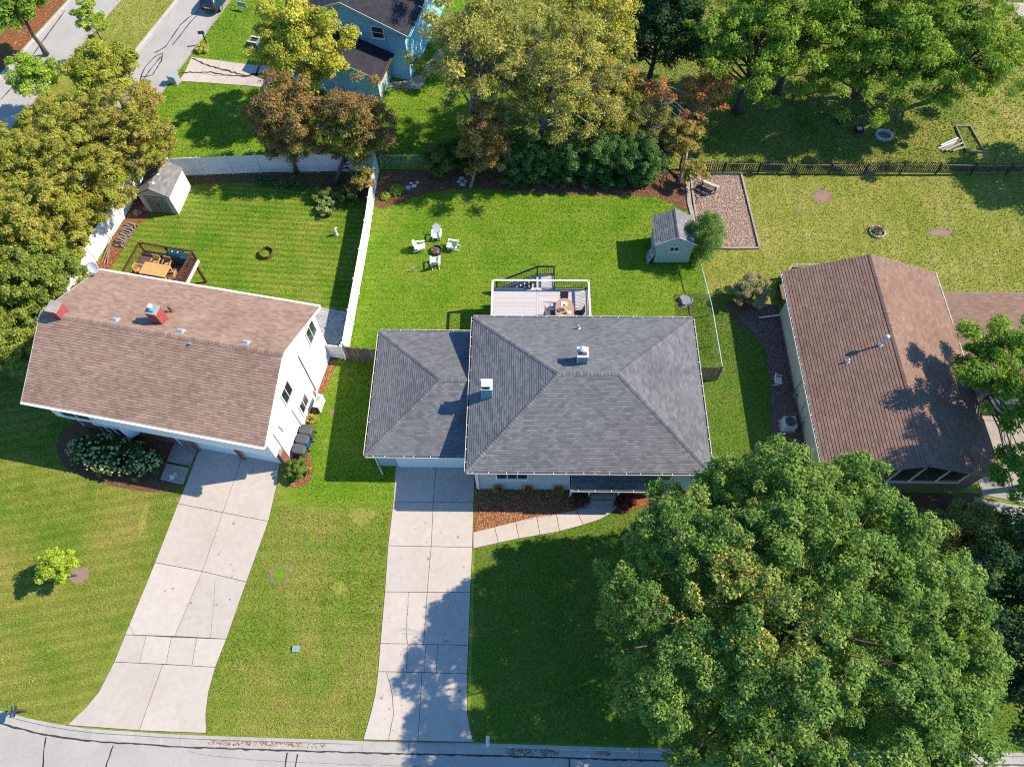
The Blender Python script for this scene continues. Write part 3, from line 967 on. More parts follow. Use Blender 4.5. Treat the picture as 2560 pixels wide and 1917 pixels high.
slabs('driveway', [
    [(-29.56, 56.03), (-28.01, 55.72), (-28.22, 53.86), (-29.69, 53.96)], [(-28.01, 55.72), (-26.79, 55.51), (-26.95, 53.55), (-28.22, 53.86)], [(-26.79, 55.51), (-25.41, 55.25), (-25.68, 53.56), (-26.95, 53.55)], [(-25.41, 55.25), (-23.57, 54.93), (-23.64, 53.36), (-25.68, 53.56)], [(-23.57, 54.93), (-21.2, 54.9), (-21.6, 53.6), (-23.64, 53.36)],
    [(-29.69, 53.96), (-28.22, 53.86), (-28.53, 52.72), (-29.92, 52.82)], [(-28.22, 53.86), (-26.95, 53.55), (-27.32, 52.62), (-28.53, 52.72)], [(-26.95, 53.55), (-25.68, 53.56), (-25.99, 52.47), (-27.32, 52.62)], [(-25.68, 53.56), (-23.64, 53.36), (-24.07, 52.28), (-25.99, 52.47)], [(-23.64, 53.36), (-21.6, 53.6), (-22.0, 52.0), (-24.07, 52.28)]], 'concrete', 0.03, 0.016)
for q in ([(-29.45, 55.87), (-27.82, 54.81), (-26.29, 54.29), (-24.31, 53.57), (-22.66, 53.78), (-21.67, 54.20)], [(-30.03, 53.90), (-27.65, 54.02), (-26.16, 53.66), (-24.19, 53.46), (-22.33, 53.94)], [(-23.31, 53.47), (-23.23, 54.62), (-23.08, 55.15)]):
    crack('weedy_crack', q, 0.16, 0.036, 'soil', jit=0.08)
slabs('driveway', [[(30.2, 27.0), (33.5, 27.0), (33.5, 20.6), (30.2, 20.6)], [(33.5, 27.0), (36.8, 27.0), (36.8, 20.6), (33.5, 20.6)], [(28.6, 20.6), (33.5, 20.6), (33.5, 14.5), (28.6, 15.5)], [(33.5, 20.6), (37.5, 20.6), (37.5, 13.5), (33.5, 14.5)], [(28.0, 15.4), (37.5, 13.4), (37.5, 9.0), (29.5, 9.5)]], 'old_concrete', 0.026)
# path behind the blue house and a light path at the far corner
slabs('garden_path', [[(-11.86, 53.10), (-10.44, 52.85), (-10.54, 51.99), (-12.11, 52.18)], [(-10.44, 52.85), (-8.93, 53.74), (-7.94, 54.68), (-8.72, 51.84), (-10.54, 51.99)], [(-8.93, 53.74), (-7.72, 56.83), (-5.93, 56.83), (-6.48, 53.90), (-7.94, 54.68)]], 'old_concrete', 0.03)
slabs('far_path', [[(47.5, 57.8), (49.5, 57.8), (50.5, 60.2), (46.5, 60.2)], [(46.5, 60.2), (50.5, 60.2), (51.5, 64), (45.2, 64)]], 'concrete', 0.03)
# paver patio in the side yard of the white house
pat = bpy.data.objects.new('patio', None)
col.objects.link(pat)
pat['kind'] = 'structure'
pv = MB().box(0, 0, -0.03, 0.385, 0.185, 0.03).mesh('paver')
pv.materials.append(M['paver'])
sheet('joint_bed', [(-15.6, 29.3), (-12.55, 28.9), (-12.45, 25.4), (-13.3, 25.5), (-15.9, 26.0)], 0.010, 'soil', None, parent=pat)
ca, sa = math.cos(R(-10.6)), math.sin(R(-10.6))
for j in range(17):
    for i in range(8):
        x0, y0 = -3.35 + i * 0.4 + (j % 2) * 0.2, j * 0.2
        wx, wy = -12.55 + x0 * ca - y0 * sa, 25.35 + x0 * sa + y0 * ca
        if not (wx < -12.0 + 0 * wy and wx + 0.4 < -12.02):
            continue
        o = bpy.data.objects.new('paver', pv)
        col.objects.link(o)
        o.parent = pat
        o.location = (wx, wy, 0.012 + random.uniform(-0.003, 0.003))
        o.rotation_euler = (0, 0, R(-10.6))
# planting beds
BEDS = {}
def bed(key, poly, mat, z=0.014, nm='mulch_bed'):
    BEDS[key] = [p[:2] for p in poly]
    return sheet(nm, smooth_line(list(poly) + [poly[0]], 3)[:-1] if key in ('walk', 'back', 'hydr', 'side', 'sapl', 'shrub') else poly, z, mat)
bed('walk', [(-2.66, 16.3), (-2.66, 13.05), (-2.5, 12.92), (0.02, 13.55), (2.4, 13.95), (3.6, 14.3), (4.25, 15.2), (4.25, 16.3)], 'mulch')
bed('walk2', [(6.11, 15.60), (6.10, 14.64), (6.25, 14.18), (7.07, 14.45), (8.2, 14.5), (10.4, 15.0), (10.4, 16.4), (6.1, 16.4)], 'mulch')
bed('hydr', [(-29.8, 18.2), (-28.6, 16.7), (-25.5, 15.6), (-22.6, 15.2), (-21.3, 15.6), (-22.2, 18.4), (-22.4, 18.9), (-29.0, 20.0)], 'mulch_dark')
bed('side', [(-14.9, 17.0), (-13.9, 24.9), (-12.5, 24.9), (-12.75, 23.6), (-13.35, 21.0), (-13.6, 18.6), (-13.1, 17.0), (-13.0, 16.2), (-13.6, 15.6), (-14.3, 15.7)], 'mulch', nm='mulch_bed')
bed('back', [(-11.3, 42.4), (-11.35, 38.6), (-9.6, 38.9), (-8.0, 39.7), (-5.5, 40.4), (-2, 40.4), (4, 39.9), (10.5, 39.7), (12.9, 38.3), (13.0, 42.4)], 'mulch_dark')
bed('fence_strip', [(-31.6, 31.3), (-30.5, 31.3), (-29.2, 36.6), (-28.6, 37.6), (-29.3, 41.3), (-30.0, 40.3), (-30.6, 37.2)], 'mulch')
bed('back_strip', [(-29.4, 41.55), (-26.3, 40.7), (-22, 41.0), (-14.5, 40.2), (-12.1, 39.0), (-11.6, 42.3)], 'mulch_dark')
bed('play', [(13.5, 42.1), (17.4, 42.1), (17.72, 34.74), (15.3, 34.6), (13.5, 35.0), (13.42, 39.0)], 'chip_bed')
bed('gravel', [(18.3, 29.6), (17.2, 29.8), (15.4, 28.6), (16.9, 26.0), (16.75, 23.2), (16.4, 20.2), (16.2, 16.5), (16.4, 15.2), (18.3, 15.2)], 'gravel_bed', nm='gravel_bed')
bed('sapl', [(-26.56, 10.00), (-26.15, 10.38), (-25.57, 10.44), (-25.22, 9.97), (-25.56, 9.59), (-26.10, 9.61)], 'chip_bed')
bed('shrub', [(14.67, 29.65), (15.74, 30.18), (16.86, 30.02), (17.64, 28.65), (16.17, 27.30), (14.92, 28.29)], 'mulch_dark', 0.012)
bed('right_front', [(19.5, 15.6), (28.5, 15.6), (28.0, 12.5), (22.0, 11.5)], 'mulch_dark')
bed('left_verge', [(p[0] - 3.2, p[1]) for p in AL[2:8]] + [(p[0] - 0.1, p[1]) for p in AL[2:8]][::-1], 'mulch', 0.003)
# worn earth patches, a ring of fresh turf and other marks in the lawns
def blot(name, c, rx, ry, mat, z, seed, kind='structure'):
    rr = random.Random(seed)
    return sheet(name, [(c[0] + rx * rr.uniform(0.75, 1.2) * math.cos(2 * math.pi * k / 18), c[1] + ry * rr.uniform(0.75, 1.2) * math.sin(2 * math.pi * k / 18)) for k in range(18)], z, mat, kind)
for k, (c, rx, ry, m) in enumerate((((23.45, 39.83), 0.75, 0.75, 'chip_bed'), ((31.63, 36.29), 1.05, 0.42, 'chip_bed'), ((21.39, 38.19), 0.25, 0.2, 'chip_bed'), ((-10.43, 9.47), 0.5, 0.4, 'lawn_dry'), ((-14.00, 10.15), 0.62, 0.58, 'chip_bed'), ((-22.94, 13.64), 0.22, 1.2, 'lawn_dry'), ((-9.57, 13.78), 0.8, 0.6, 'lawn_dry'), ((-12.34, 20.83), 0.3, 0.2, 'chip_bed'))):
    blot('bare_patch', c, rx, ry, m, 0.013 + 0.001 * k, 600 + k)
    if k in (0, 1):
        BEDS['patch%d' % k] = [(c[0] + rx * 0.7 * math.cos(t), c[1] + ry * 0.7 * math.sin(t)) for t in np.linspace(0, 6.2, 12)]
blot('turf_ring', (-14.00, 10.15), 0.46, 0.44, 'lawn_vivid', 0.03, 650)
# picnic of loose stuff: chips, gravel and leaf litter as geometry
def chips(name, poly, count, size, tones, label, cat, z=0.02, seed=5, holes=(), flat=0.35, drift=False):
    r = np.random.default_rng(seed)
    P = np.array([p[:2] for p in poly])
    lo, hi = P.min(0), P.max(0)
    x, y = [], []
    xs = r.uniform(lo[0], hi[0], count * 4)
    ys = r.uniform(lo[1], hi[1], count * 4)
    k = inside(xs, ys, poly)
    for h in holes:
        k &= ~inside(xs, ys, h)
    if drift:
        k &= vnoise(xs, ys, 1.7, seed) * 0.6 + vnoise(xs, ys, 5.0, seed + 1) * 0.4 + r.normal(0, 0.08, len(xs)) > 0.52
    xs, ys = xs[k][:count], ys[k][:count]
    n = len(xs)
    a = r.uniform(0, 2 * np.pi, n)
    L = r.uniform(0.5, 1.3, n) * size
    w = L * r.uniform(0.25, 0.6, n)
    dx, dy = np.cos(a), np.sin(a)
    tz = r.uniform(-flat, flat, n) * L
    tw = r.uniform(-flat, flat, n) * w
    zc = z + r.uniform(0.0, size * 0.35, n)
    V = np.stack([np.stack([xs - dx * L / 2, ys - dy * L / 2, zc - tz], 1), np.stack([xs + dy * w / 2, ys - dx * w / 2, zc - tw], 1),
                  np.stack([xs + dx * L / 2, ys + dy * L / 2, zc + tz], 1), np.stack([xs - dy * w / 2, ys + dx * w / 2, zc + tw], 1)], 1).reshape(-1, 3)
    T = np.array(tones)[r.integers(0, len(tones), n)] * r.uniform(0.7, 1.3, (n, 1))
    F = np.arange(4 * n).reshape(-1, 4)
    o = np_mesh(name, V, F, 4, 'blade', None, np.repeat(T, 4, 0))
    return tag(o, label, cat, kind='stuff')
MUL = [(0.42, 0.17, 0.07), (0.30, 0.12, 0.055), (0.52, 0.26, 0.13), (0.20, 0.08, 0.04), (0.60, 0.33, 0.18)]
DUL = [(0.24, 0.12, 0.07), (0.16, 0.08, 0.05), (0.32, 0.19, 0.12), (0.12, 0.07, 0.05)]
CHI = [(0.44, 0.30, 0.24), (0.34, 0.22, 0.18), (0.54, 0.42, 0.36), (0.24, 0.16, 0.13), (0.60, 0.50, 0.44)]
GRA = [(0.27, 0.16, 0.14), (0.20, 0.12, 0.105), (0.34, 0.24, 0.22), (0.14, 0.09, 0.08), (0.42, 0.36, 0.34)]
chips('mulch_chips', BEDS['walk'], 9000, 0.09, MUL, 'orange brown bark mulch in the bed before the grey house', 'mulch', seed=1)
chips('mulch_chips', BEDS['walk2'], 1800, 0.09, MUL, 'bark mulch in the bed beside the porch steps', 'mulch', seed=2)
chips('mulch_chips', BEDS['side'], 4500, 0.08, MUL, 'reddish bark mulch along the white house side wall', 'mulch', seed=3)
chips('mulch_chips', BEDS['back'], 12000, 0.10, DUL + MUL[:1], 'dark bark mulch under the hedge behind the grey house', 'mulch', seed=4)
chips('mulch_chips', BEDS['fence_strip'], 2500, 0.10, MUL[:3] + DUL, 'reddish mulch strip along the vinyl fence by the log stack', 'mulch', seed=6)
chips('wood_chips', BEDS['play'], 13000, 0.10, CHI, 'pale pinkish wood chips inside the timber edged play bed', 'wood chips', seed=7)
chips('gravel', BEDS['gravel'], 14000, 0.065, GRA, 'purplish red gravel along the cream house wall', 'gravel', seed=8)
chips('mulch_chips', BEDS['hydr'], 3000, 0.08, DUL, 'dark mulch under the hydrangea bush', 'mulch', seed=9)
chips('leaf_litter', BEDS['left_verge'], 14000, 0.13, [(0.45, 0.17, 0.05), (0.33, 0.12, 0.04), (0.25, 0.13, 0.05), (0.5, 0.26, 0.09)], 'orange fallen leaves on the verge of the side street', 'leaves', 0.02, seed=10)
def litter_line(line, lo, hi, count, seed, label, z=-0.09):
    r = np.random.default_rng(seed)
    P = np.array(line)
    poly = list(map(tuple, off_line(line, lo))) + list(map(tuple, off_line(line, hi)))[::-1]
    return chips('leaf_litter', poly, count, 0.10, [(0.42, 0.15, 0.05), (0.30, 0.11, 0.04), (0.22, 0.10, 0.05)], label, 'leaves', z, seed, drift=True)
litter_line([(-16.4, 1.64), (-10.2, 1.54)], -0.40, -0.14, 260, 22, 'orange leaves strewn in the gutter west of the grey house driveway')
litter_line([(-0.6, 1.45), (2.2, 1.42)], -0.55, -0.15, 300, 23, 'rust leaves heaped in the gutter beside the mailbox')
litter_line([(4.2, 1.38), (11.0, 1.29)], -0.40, -0.15, 320, 24, 'rust leaves in the shaded gutter under the maple')
for i, (L_, lo, hi, n_, s_) in enumerate(((AR, 0.1, 0.75, 2600, 31), (AL, -0.6, -0.1, 2400, 32), (BL, -0.7, -0.15, 700, 33), (BR_, 0.1, 0.5, 600, 34))):
    litter_line(L_[2:8], lo, hi, n_, s_, ['orange fallen leaves along the median kerb of the outer street', 'orange fallen leaves along the far kerb of the outer street', 'orange fallen leaves along the median kerb of the inner street', 'orange fallen leaves along the blue house kerb'][i], -0.06)

# a few stray leaves on the paving and lawn, drips on the concrete
chips('fallen_leaves', [(-3, 1.6), (24, 1.5), (24, 15), (-2.6, 12)], 900, 0.11, [(0.35, 0.22, 0.06), (0.28, 0.12, 0.04), (0.30, 0.28, 0.07)], 'scattered fallen leaves in the shade of the big maple', 'leaves', 0.05, seed=40)
chips('fallen_leaves', [(-8.2, 1.6), (-2.4, 1.6), (-2.6, 9), (-7.9, 9)], 60, 0.08, [(0.30, 0.18, 0.06), (0.22, 0.10, 0.04)], 'a few fallen leaves on the grey house driveway', 'leaves', 0.045, seed=41)
chips('fallen_leaves', [(-30, 24), (-13, 30), (-11.6, 42), (-29.5, 41)], 420, 0.10, [(0.33, 0.20, 0.06), (0.28, 0.12, 0.05), (0.36, 0.32, 0.10)], 'scattered fallen leaves on the white house back lawn', 'leaves', 0.06, seed=42)
rs = random.Random(77)
for root_, xr, yr in ((D1, (-7.4, -3.1), (2.5, 15)), (D2, (-20.6, -16.6), (7, 14.5))):
    for k in range(14):
        c = (rs.uniform(*xr), rs.uniform(*yr))
        s_ = rs.uniform(0.03, 0.10)
        sheet('oil_spot', [(c[0] + s_ * rs.uniform(0.6, 1.3) * math.cos(t), c[1] + s_ * rs.uniform(0.6, 1.3) * math.sin(t)) for t in np.linspace(0, 5.6, 9)], 0.0368 + 0.0001 * k, 'old_concrete' if k % 3 else 'lead', None, parent=root_)

# real turf blades over the yards that are in view
HOLES = [
    [(-8.2, 0), (-2.2, 0), (-2.27, 1.50), (-2.49, 2.24), (-2.65, 2.92), (-2.73, 4.88), (-2.72, 6.36), (-2.72, 9.28), (-2.70, 11.91), (-2.72, 17.5), (-7.88, 17.5), (-7.79, 14.66), (-7.86, 11.96), (-7.79, 9.25), (-7.76, 6.39), (-7.75, 4.92), (-7.78, 3.76), (-7.95, 2.67), (-8.19, 1.55)], [(-8.9, 17.0), (11, 15.6), (11, 25.2), (-8.9, 25.2)],
    [(-24.6, 0), (-16.5, 0), (-16.50, 1.76), (-16.74, 2.67), (-16.82, 3.76), (-16.70, 5.05), (-16.37, 6.54), (-15.84, 9.74), (-15.18, 13.39), (-15.06, 15.74), (-15.18, 17.52), (-14.4, 17.5), (-20.3, 17.5), (-20.83, 15.68), (-21.07, 14.46), (-21.59, 10.81), (-22.28, 6.71), (-22.49, 5.26), (-22.90, 3.73), (-23.39, 2.93), (-24.15, 2.06)],
    [(-28.6, 19.2), (-14.6, 16.6), (-12.9, 25.5), (-26.9, 28.1)], [(18.2, 15.6), (28.2, 15.6), (28.2, 30), (18.2, 30)],
    [(-22.15, 18.65), (-20.58, 18.24), (-20.99, 15.66), (-22.49, 16.01)],
    [(-2.74, 12.84), (-0.18, 13.52), (3.51, 14.28), (4.25, 15.50), (6.06, 15.52), (5.99, 14.44), (4.96, 13.72), (3.92, 13.36), (0.02, 12.48), (-2.70, 11.84)],
    [(-15.6, 29.4), (-12.5, 29.0), (-12.4, 25.4), (-15.9, 26.0)], [(-29.56, 56.03), (-21.2, 54.9), (-22.0, 52.0), (-29.92, 52.82)],
    [(-19.5, 52.4), (-9.7, 53.0), (-7, 64), (-17, 66)]]
HOLES += [BEDS[k] for k in ('walk', 'walk2', 'hydr', 'side', 'fence_strip', 'play', 'gravel', 'sapl', 'shrub', 'right_front', 'back', 'patch0', 'patch1')]
def turf(label, poly, dens, tones, seed, hgt=0.07, wid=0.022, z=0.0, stripe=None):
    r = np.random.default_rng(seed)
    P = np.array([p[:2] for p in poly])
    lo, hi = P.min(0), P.max(0)
    n = int((hi[0] - lo[0]) * (hi[1] - lo[1]) * dens)
    x, y = r.uniform(lo[0], hi[0], n), r.uniform(lo[1], hi[1], n)
    k = inside(x, y, poly)
    for h in HOLES:
        k &= ~inside(x, y, h)
    x, y = x[k], y[k]
    n = len(x)
    nz = vnoise(x, y, 0.35, seed) * 0.55 + vnoise(x, y, 1.1, seed + 1) * 0.3 + vnoise(x, y, 3.2, seed + 2) * 0.15
    nz = np.clip((nz - 0.28) / 0.44, 0, 1)
    t = np.clip(nz + r.normal(0, 0.16, n), 0, 0.999) * (len(tones) - 1)
    i = t.astype(int)
    T = np.array(tones)
    C = T[i] * (1 - (t - i))[:, None] + T[np.minimum(i + 1, len(tones) - 1)] * (t - i)[:, None]
    cl = vnoise(x, y, 0.9, seed + 7) * 0.5 + vnoise(x, y, 2.4, seed + 8) * 0.5
    C = np.where((cl > 0.66)[:, None], C * np.array([0.72, 0.92, 0.7]), C)
    C = np.where((cl < 0.30)[:, None], C * np.array([1.22, 1.08, 1.3]), C)
    C *= r.uniform(0.72, 1.28, (n, 1))
    if stripe:
        ang, per, amp = stripe
        s = np.sin((x * math.sin(R(ang)) + y * math.cos(R(ang))) * 2 * np.pi / per)
        C *= (1 + amp * np.clip(s * 3, -1, 1))[:, None]
    a = r.uniform(0, 2 * np.pi, n)
    b = r.uniform(0, 2 * np.pi, n)
    h = hgt * r.uniform(0.55, 1.3, n)
    lean = h * r.uniform(0.4, 1.3, n)
    w = wid * r.uniform(0.7, 1.4, n)
    V = np.stack([np.stack([x - np.cos(a) * w, y - np.sin(a) * w, np.full(n, z)], 1), np.stack([x + np.cos(a) * w, y + np.sin(a) * w, np.full(n, z)], 1),
                  np.stack([x + np.cos(b) * lean, y + np.sin(b) * lean, z + h], 1)], 1).reshape(-1, 3)
    o = np_mesh('grass', V, np.arange(3 * n).reshape(-1, 3), 3, 'blade', None, np.repeat(C, 3, 0))
    return tag(o, label, 'grass', kind='stuff')
GV = [(0.075, 0.18, 0.010), (0.115, 0.24, 0.014), (0.155, 0.285, 0.020), (0.21, 0.30, 0.035), (0.28, 0.30, 0.06)]
GF = [(0.085, 0.175, 0.014), (0.125, 0.22, 0.022), (0.18, 0.25, 0.036), (0.245, 0.265, 0.06), (0.34, 0.295, 0.10)]
GDRY = [(0.16, 0.235, 0.025), (0.23, 0.27, 0.045), (0.29, 0.295, 0.07), (0.34, 0.315, 0.10), (0.39, 0.345, 0.13)]
GSH = [(0.055, 0.125, 0.012), (0.085, 0.165, 0.016), (0.12, 0.19, 0.024), (0.18, 0.205, 0.045)]  # turf tones darkened to hold the shade over these lawns
turf('turf between the two front driveways', [(-18.5, 1.72), (-7.7, 1.55), (-7.7, 14.6), (-13.6, 14.6), (-16, 14), (-18, 8)], 330, GF, 101, stripe=(80, 1.3, 0.07))
turf('fresh turf beside the grey house garage', [(-13.8, 14.6), (-7.7, 14.6), (-7.7, 16.9), (-8.7, 25), (-13.0, 25)], 300, GV[:4], 115)
turf('turf before the white house with a sapling', [(-29, 3.0), (-24.3, 2.1), (-23.4, 3.7), (-22.6, 6.4), (-21.4, 10), (-20.5, 15), (-21, 17), (-36, 24), (-36, 6)], 280, GF[:4] + [(0.30, 0.27, 0.085)], 102, stripe=(-11, 1.5, 0.07))
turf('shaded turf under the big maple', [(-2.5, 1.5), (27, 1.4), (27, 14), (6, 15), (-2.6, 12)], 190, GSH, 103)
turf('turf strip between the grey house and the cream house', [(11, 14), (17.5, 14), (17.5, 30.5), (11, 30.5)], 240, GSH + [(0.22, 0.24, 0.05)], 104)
turf('mown turf in the white house back yard', [(-31.5, 31.2), (-29.5, 41.5), (-11.5, 42.3), (-11.7, 25), (-27, 28.2)], 210, GV[:4] + [(0.30, 0.30, 0.075)], 105, stripe=(0, 1.05, 0.12))
turf('bright turf behind the grey house', [(-11.4, 42.3), (13.4, 42.3), (13.4, 25), (-11.7, 25)], 230, GV, 106)
turf('dry turf behind the cream house', [(13.4, 42.3), (44, 42.3), (42, 24), (13.4, 24)], 190, GDRY, 107)
turf('turf beside the blue house driveway', [(BR(42), 42.6), (-4, 42.6), (-4, 66), (BR(66), 66)], 120, GV[:4], 108, 0.08, 0.03)
turf('rough turf beyond the picket fence', [(-4, 42.6), (50, 42.6), (52, 66), (-4, 66)], 90, GDRY, 109, 0.10, 0.035)
turf('yellowed turf on the street median', AR[2:8] + BL[2:8][::-1], 110, GDRY, 110, 0.08, 0.03)
turf('turf beyond the side fence', BR_[1:4] + [(-30.0, 44), (-30.2, 37.3), (-31.9, 31.2), (-33.1, 24.9)], 60, GDRY, 111, 0.08, 0.03)

# ------------------------------------------------------------------ buildings
def plane_n(c):
    return frame_of(c)[3]
def slab_roof(parent, name, planes, thick=0.05, mat='underlay'):
    mb = MB()
    for c in planes:
        n = plane_n(c)
        mb.extrude(c, -n * thick)
    return mb.build(name, mat, parent)
def box_vent(parent, p, n, s=0.32, mat='vent_blue', name='roof_vent'):
    p, n = Vector(p), Vector(n)
    u = Vector((1, 0, 0))
    u = (u - n * u.dot(n)).normalized()
    v = n.cross(u)
    mb = MB()
    mb.obox(p + n * 0.012, u * s * 0.72, v * s * 0.72, n * 0.008)
    a = [p + u * x * s / 2 + v * y * s / 2 + n * 0.02 for x, y in ((-1, -1), (1, -1), (1, 1), (-1, 1))]
    b = [p + u * x * s * 0.42 + v * y * s * 0.42 + n * (0.17 if y < 0 else 0.10) for x, y in ((-1, -1), (1, -1), (1, 1), (-1, 1))]
    mb.add(a + b, [(4, 5, 6, 7), (0, 1, 5, 4), (1, 2, 6, 5), (2, 3, 7, 6), (3, 0, 4, 7)])
    return mb.build(name, mat, parent)
def pipe_vent(parent, p, h, r=0.05, cap=None, mat='galv', name='vent_pipe'):
    mb = MB().lathe([(r * 3.2, 0.0), (r * 1.6, 0.10), (r, 0.14), (r, h)], 12, p)
    o = mb.build(name, mat, parent, smooth=False)
    if cap:
        MB().lathe([(cap * 0.55, h - 0.04), (cap, h + 0.02), (cap, h + 0.14), (cap * 0.7, h + 0.24), (0.0, h + 0.28)], 14, p).build('vent_cap', mat, o)
    return o
UP = Vector((0, 0, 1))

# ======== grey hip-roofed house
gh = thing('grey_roofed_house', 'grey shingled hip roof house with attached garage between the white house and the cream house', 'house', (0, 0, 0))
X0, X1, Y0, Y1, ZE, ZR = -2.97, 10.90, 15.04, 25.50, 4.35, 6.46
h2 = (Y1 - Y0) / 2
RA, RB = (X0 + h2, (Y0 + Y1) / 2, ZR), (X1 - h2, (Y0 + Y1) / 2, ZR)
c00, c10, c11, c01 = (X0, Y0, ZE), (X1, Y0, ZE), (X1, Y1, ZE), (X0, Y1, ZE)
front, right, back, left = [c00, c10, RB, RA], [c10, c11, RB], [c11, c01, RA, RB], [c01, c00, RA]
rf = slab_roof(gh, 'roof', [front, right, back, left])
shingles(rf, front, 'shingle_grey', 300, thick=0.024, seed=1)
for i, pl in enumerate((right, back, left)):
    shingles(rf, pl, 'shingle_grey', 0, thick=0.024, seed=2 + i)
nf, nr, nb, nl = [plane_n(c) for c in (front, right, back, left)]
for p, q, a, b in ((c00, RA, nf, nl), (c10, RB, nf, nr), (c11, RB, nb, nr), (c01, RA, nb, nl), (RA, RB, nf, nb)):
    ridge_caps(rf, p, q, 'shingle_grey', 0.15, 0.19, a, b)
# main walls
wl = MB()
wx0, wx1, wy0, wy1 = X0 + 0.42, X1 - 0.42, Y0 + 0.55, Y1 - 0.42
wl.box(wx0, wy0, 0, wx1, wy1, ZE - 0.12)
wl.build('wall', 'grey_siding', gh)
MB().box(X0 + 0.03, Y0 + 0.03, ZE - 0.12, X1 - 0.03, Y1 - 0.03, ZE - 0.09).build('soffit', 'white', gh)
siding(gh, [(wx0, wy0, 0.3), (wx1, wy0, 0.3), (wx1, wy0, ZE - 0.12), (wx0, wy0, ZE - 0.12)], 'grey_siding', 0.2)
siding(gh, [(wx1, wy0, 0.3), (wx1, wy1, 0.3), (wx1, wy1, ZE - 0.12), (wx1, wy0, ZE - 0.12)], 'grey_siding', 0.2)
siding(gh, [(wx1, wy1, 0.3), (wx0, wy1, 0.3), (wx0, wy1, ZE - 0.12), (wx1, wy1, ZE - 0.12)], 'grey_siding', 0.2)
for x in (wx0, wx1):
    MB().box(x - 0.06, wy0 - 0.022, 0.1, x + 0.06, wy0 + 0.06, ZE - 0.12).build('corner_board', 'white', gh)
window(gh, (-0.4, wy0 - 0.02, 2.6), (1, 0, 0), (0, -1, 0), 1.8, 1.3, (3, 1))
window(gh, (8.2, wy0 - 0.02, 2.6), (1, 0, 0), (0, -1, 0), 1.6, 1.2, (2, 1))
window(gh, (wx1 + 0.02, 19.0, 2.8), (0, 1, 0), (1, 0, 0), 1.0, 1.2, (1, 2))
window(gh, (wx1 + 0.02, 22.8, 2.8), (0, 1, 0), (1, 0, 0), 1.0, 1.2, (1, 2))
for p, q, out in (((X0, Y0, ZE), (X1, Y0, ZE), (0, -1, 0)), ((X1, Y0, ZE), (X1, Y1, ZE), (1, 0, 0)), ((X1, Y1, ZE), (X0, Y1, ZE), (0, 1, 0)), ((X0, Y1, ZE), (X0, Y0, ZE), (-1, 0, 0))):
    gutter(gh, p, q, out)
MB().bar((wx0 + 0.08, wy0 - 0.06, ZE - 0.2), (wx0 + 0.08, wy0 - 0.06, 0.15), 0.07, 0.06).build('downspout', 'white', gh)
# garage wing
gx0, gx1, gy0, gy1, ge, gr = -9.17, X0 + 0.42, 16.62, 25.40, 2.78, 4.24
gm = (gy0 + gy1) / 2
gA, gB = (gx0 + 4.39, gm, gr), (gx1, gm, gr)
gf = [(gx0, gy0, ge), (gx1, gy0, ge), gB, gA]
gb = [(gx1, gy1, ge), (gx0, gy1, ge), gA, gB]
gl = [(gx0, gy1, ge), (gx0, gy0, ge), gA]
grf = slab_roof(gh, 'garage_roof', [gf, gb, gl])
for i, pl in enumerate((gf, gb, gl)):
    shingles(grf, pl, 'shingle_grey', 0, thick=0.024, seed=12 + i)
n1, n2, n3 = [plane_n(c) for c in (gf, gb, gl)]
for p, q, a, b in ((gf[0], gA, n1, n3), (gl[0], gA, n2, n3), (gA, gB, n1, n2)):
    ridge_caps(grf, p, q, 'shingle_grey', 0.15, 0.19, a, b)
for p, q, out in ((gf[0], (X0 - 0.14, gy0, ge), (0, -1, 0)), ((X0 - 0.14, gy1, ge), gl[0], (0, 1, 0)), (gl[0], gf[0], (-1, 0, 0))):
    gutter(gh, p, q, out)
MB().box(gx0 + 0.4, gy0 + 0.45, 0, gx1 - 0.01, gy1 - 0.4, ge - 0.1).build('garage_wall', 'grey_siding', gh)
MB().box(gx0 + 0.03, gy0 + 0.03, ge - 0.1, gx1 - 0.012, gy1 - 0.03, ge - 0.075).build('soffit', 'white', gh)
siding(gh, [(gx0 + 0.4, gy1 - 0.4, 0.2), (gx0 + 0.4, gy0 + 0.45, 0.2), (gx0 + 0.4, gy0 + 0.45, ge - 0.1), (gx0 + 0.4, gy1 - 0.4, ge - 0.1)], 'grey_siding', 0.2)
siding(gh, [(gx0 + 0.4, gy0 + 0.45, 0.2), (-7.75, gy0 + 0.45, 0.2), (-7.75, gy0 + 0.45, ge - 0.1), (gx0 + 0.4, gy0 + 0.45, ge - 0.1)], 'grey_siding', 0.2)
gd = MB()
gd.box(-7.6, gy0 + 0.40, 0.03, -2.85, gy0 + 0.44, 2.2)
gd = gd.build('garage_door', 'white', gh)
for j in range(4):
    MB().box(-7.57, gy0 + 0.375, 0.05 + j * 0.54, -2.88, gy0 + 0.399, 0.57 + j * 0.54).build('door_panel', 'white', gd)
MB().bar((gx0 + 0.34, gy0 + 0.36, ge - 0.15), (gx0 + 0.34, gy0 + 0.36, 0.15), 0.07, 0.06).bar((gx0 + 0.34, gy0 + 0.36, 0.14), (gx0 + 0.62, gy0 - 0.15, 0.06), 0.07, 0.06).build('downspout', 'white', gh)
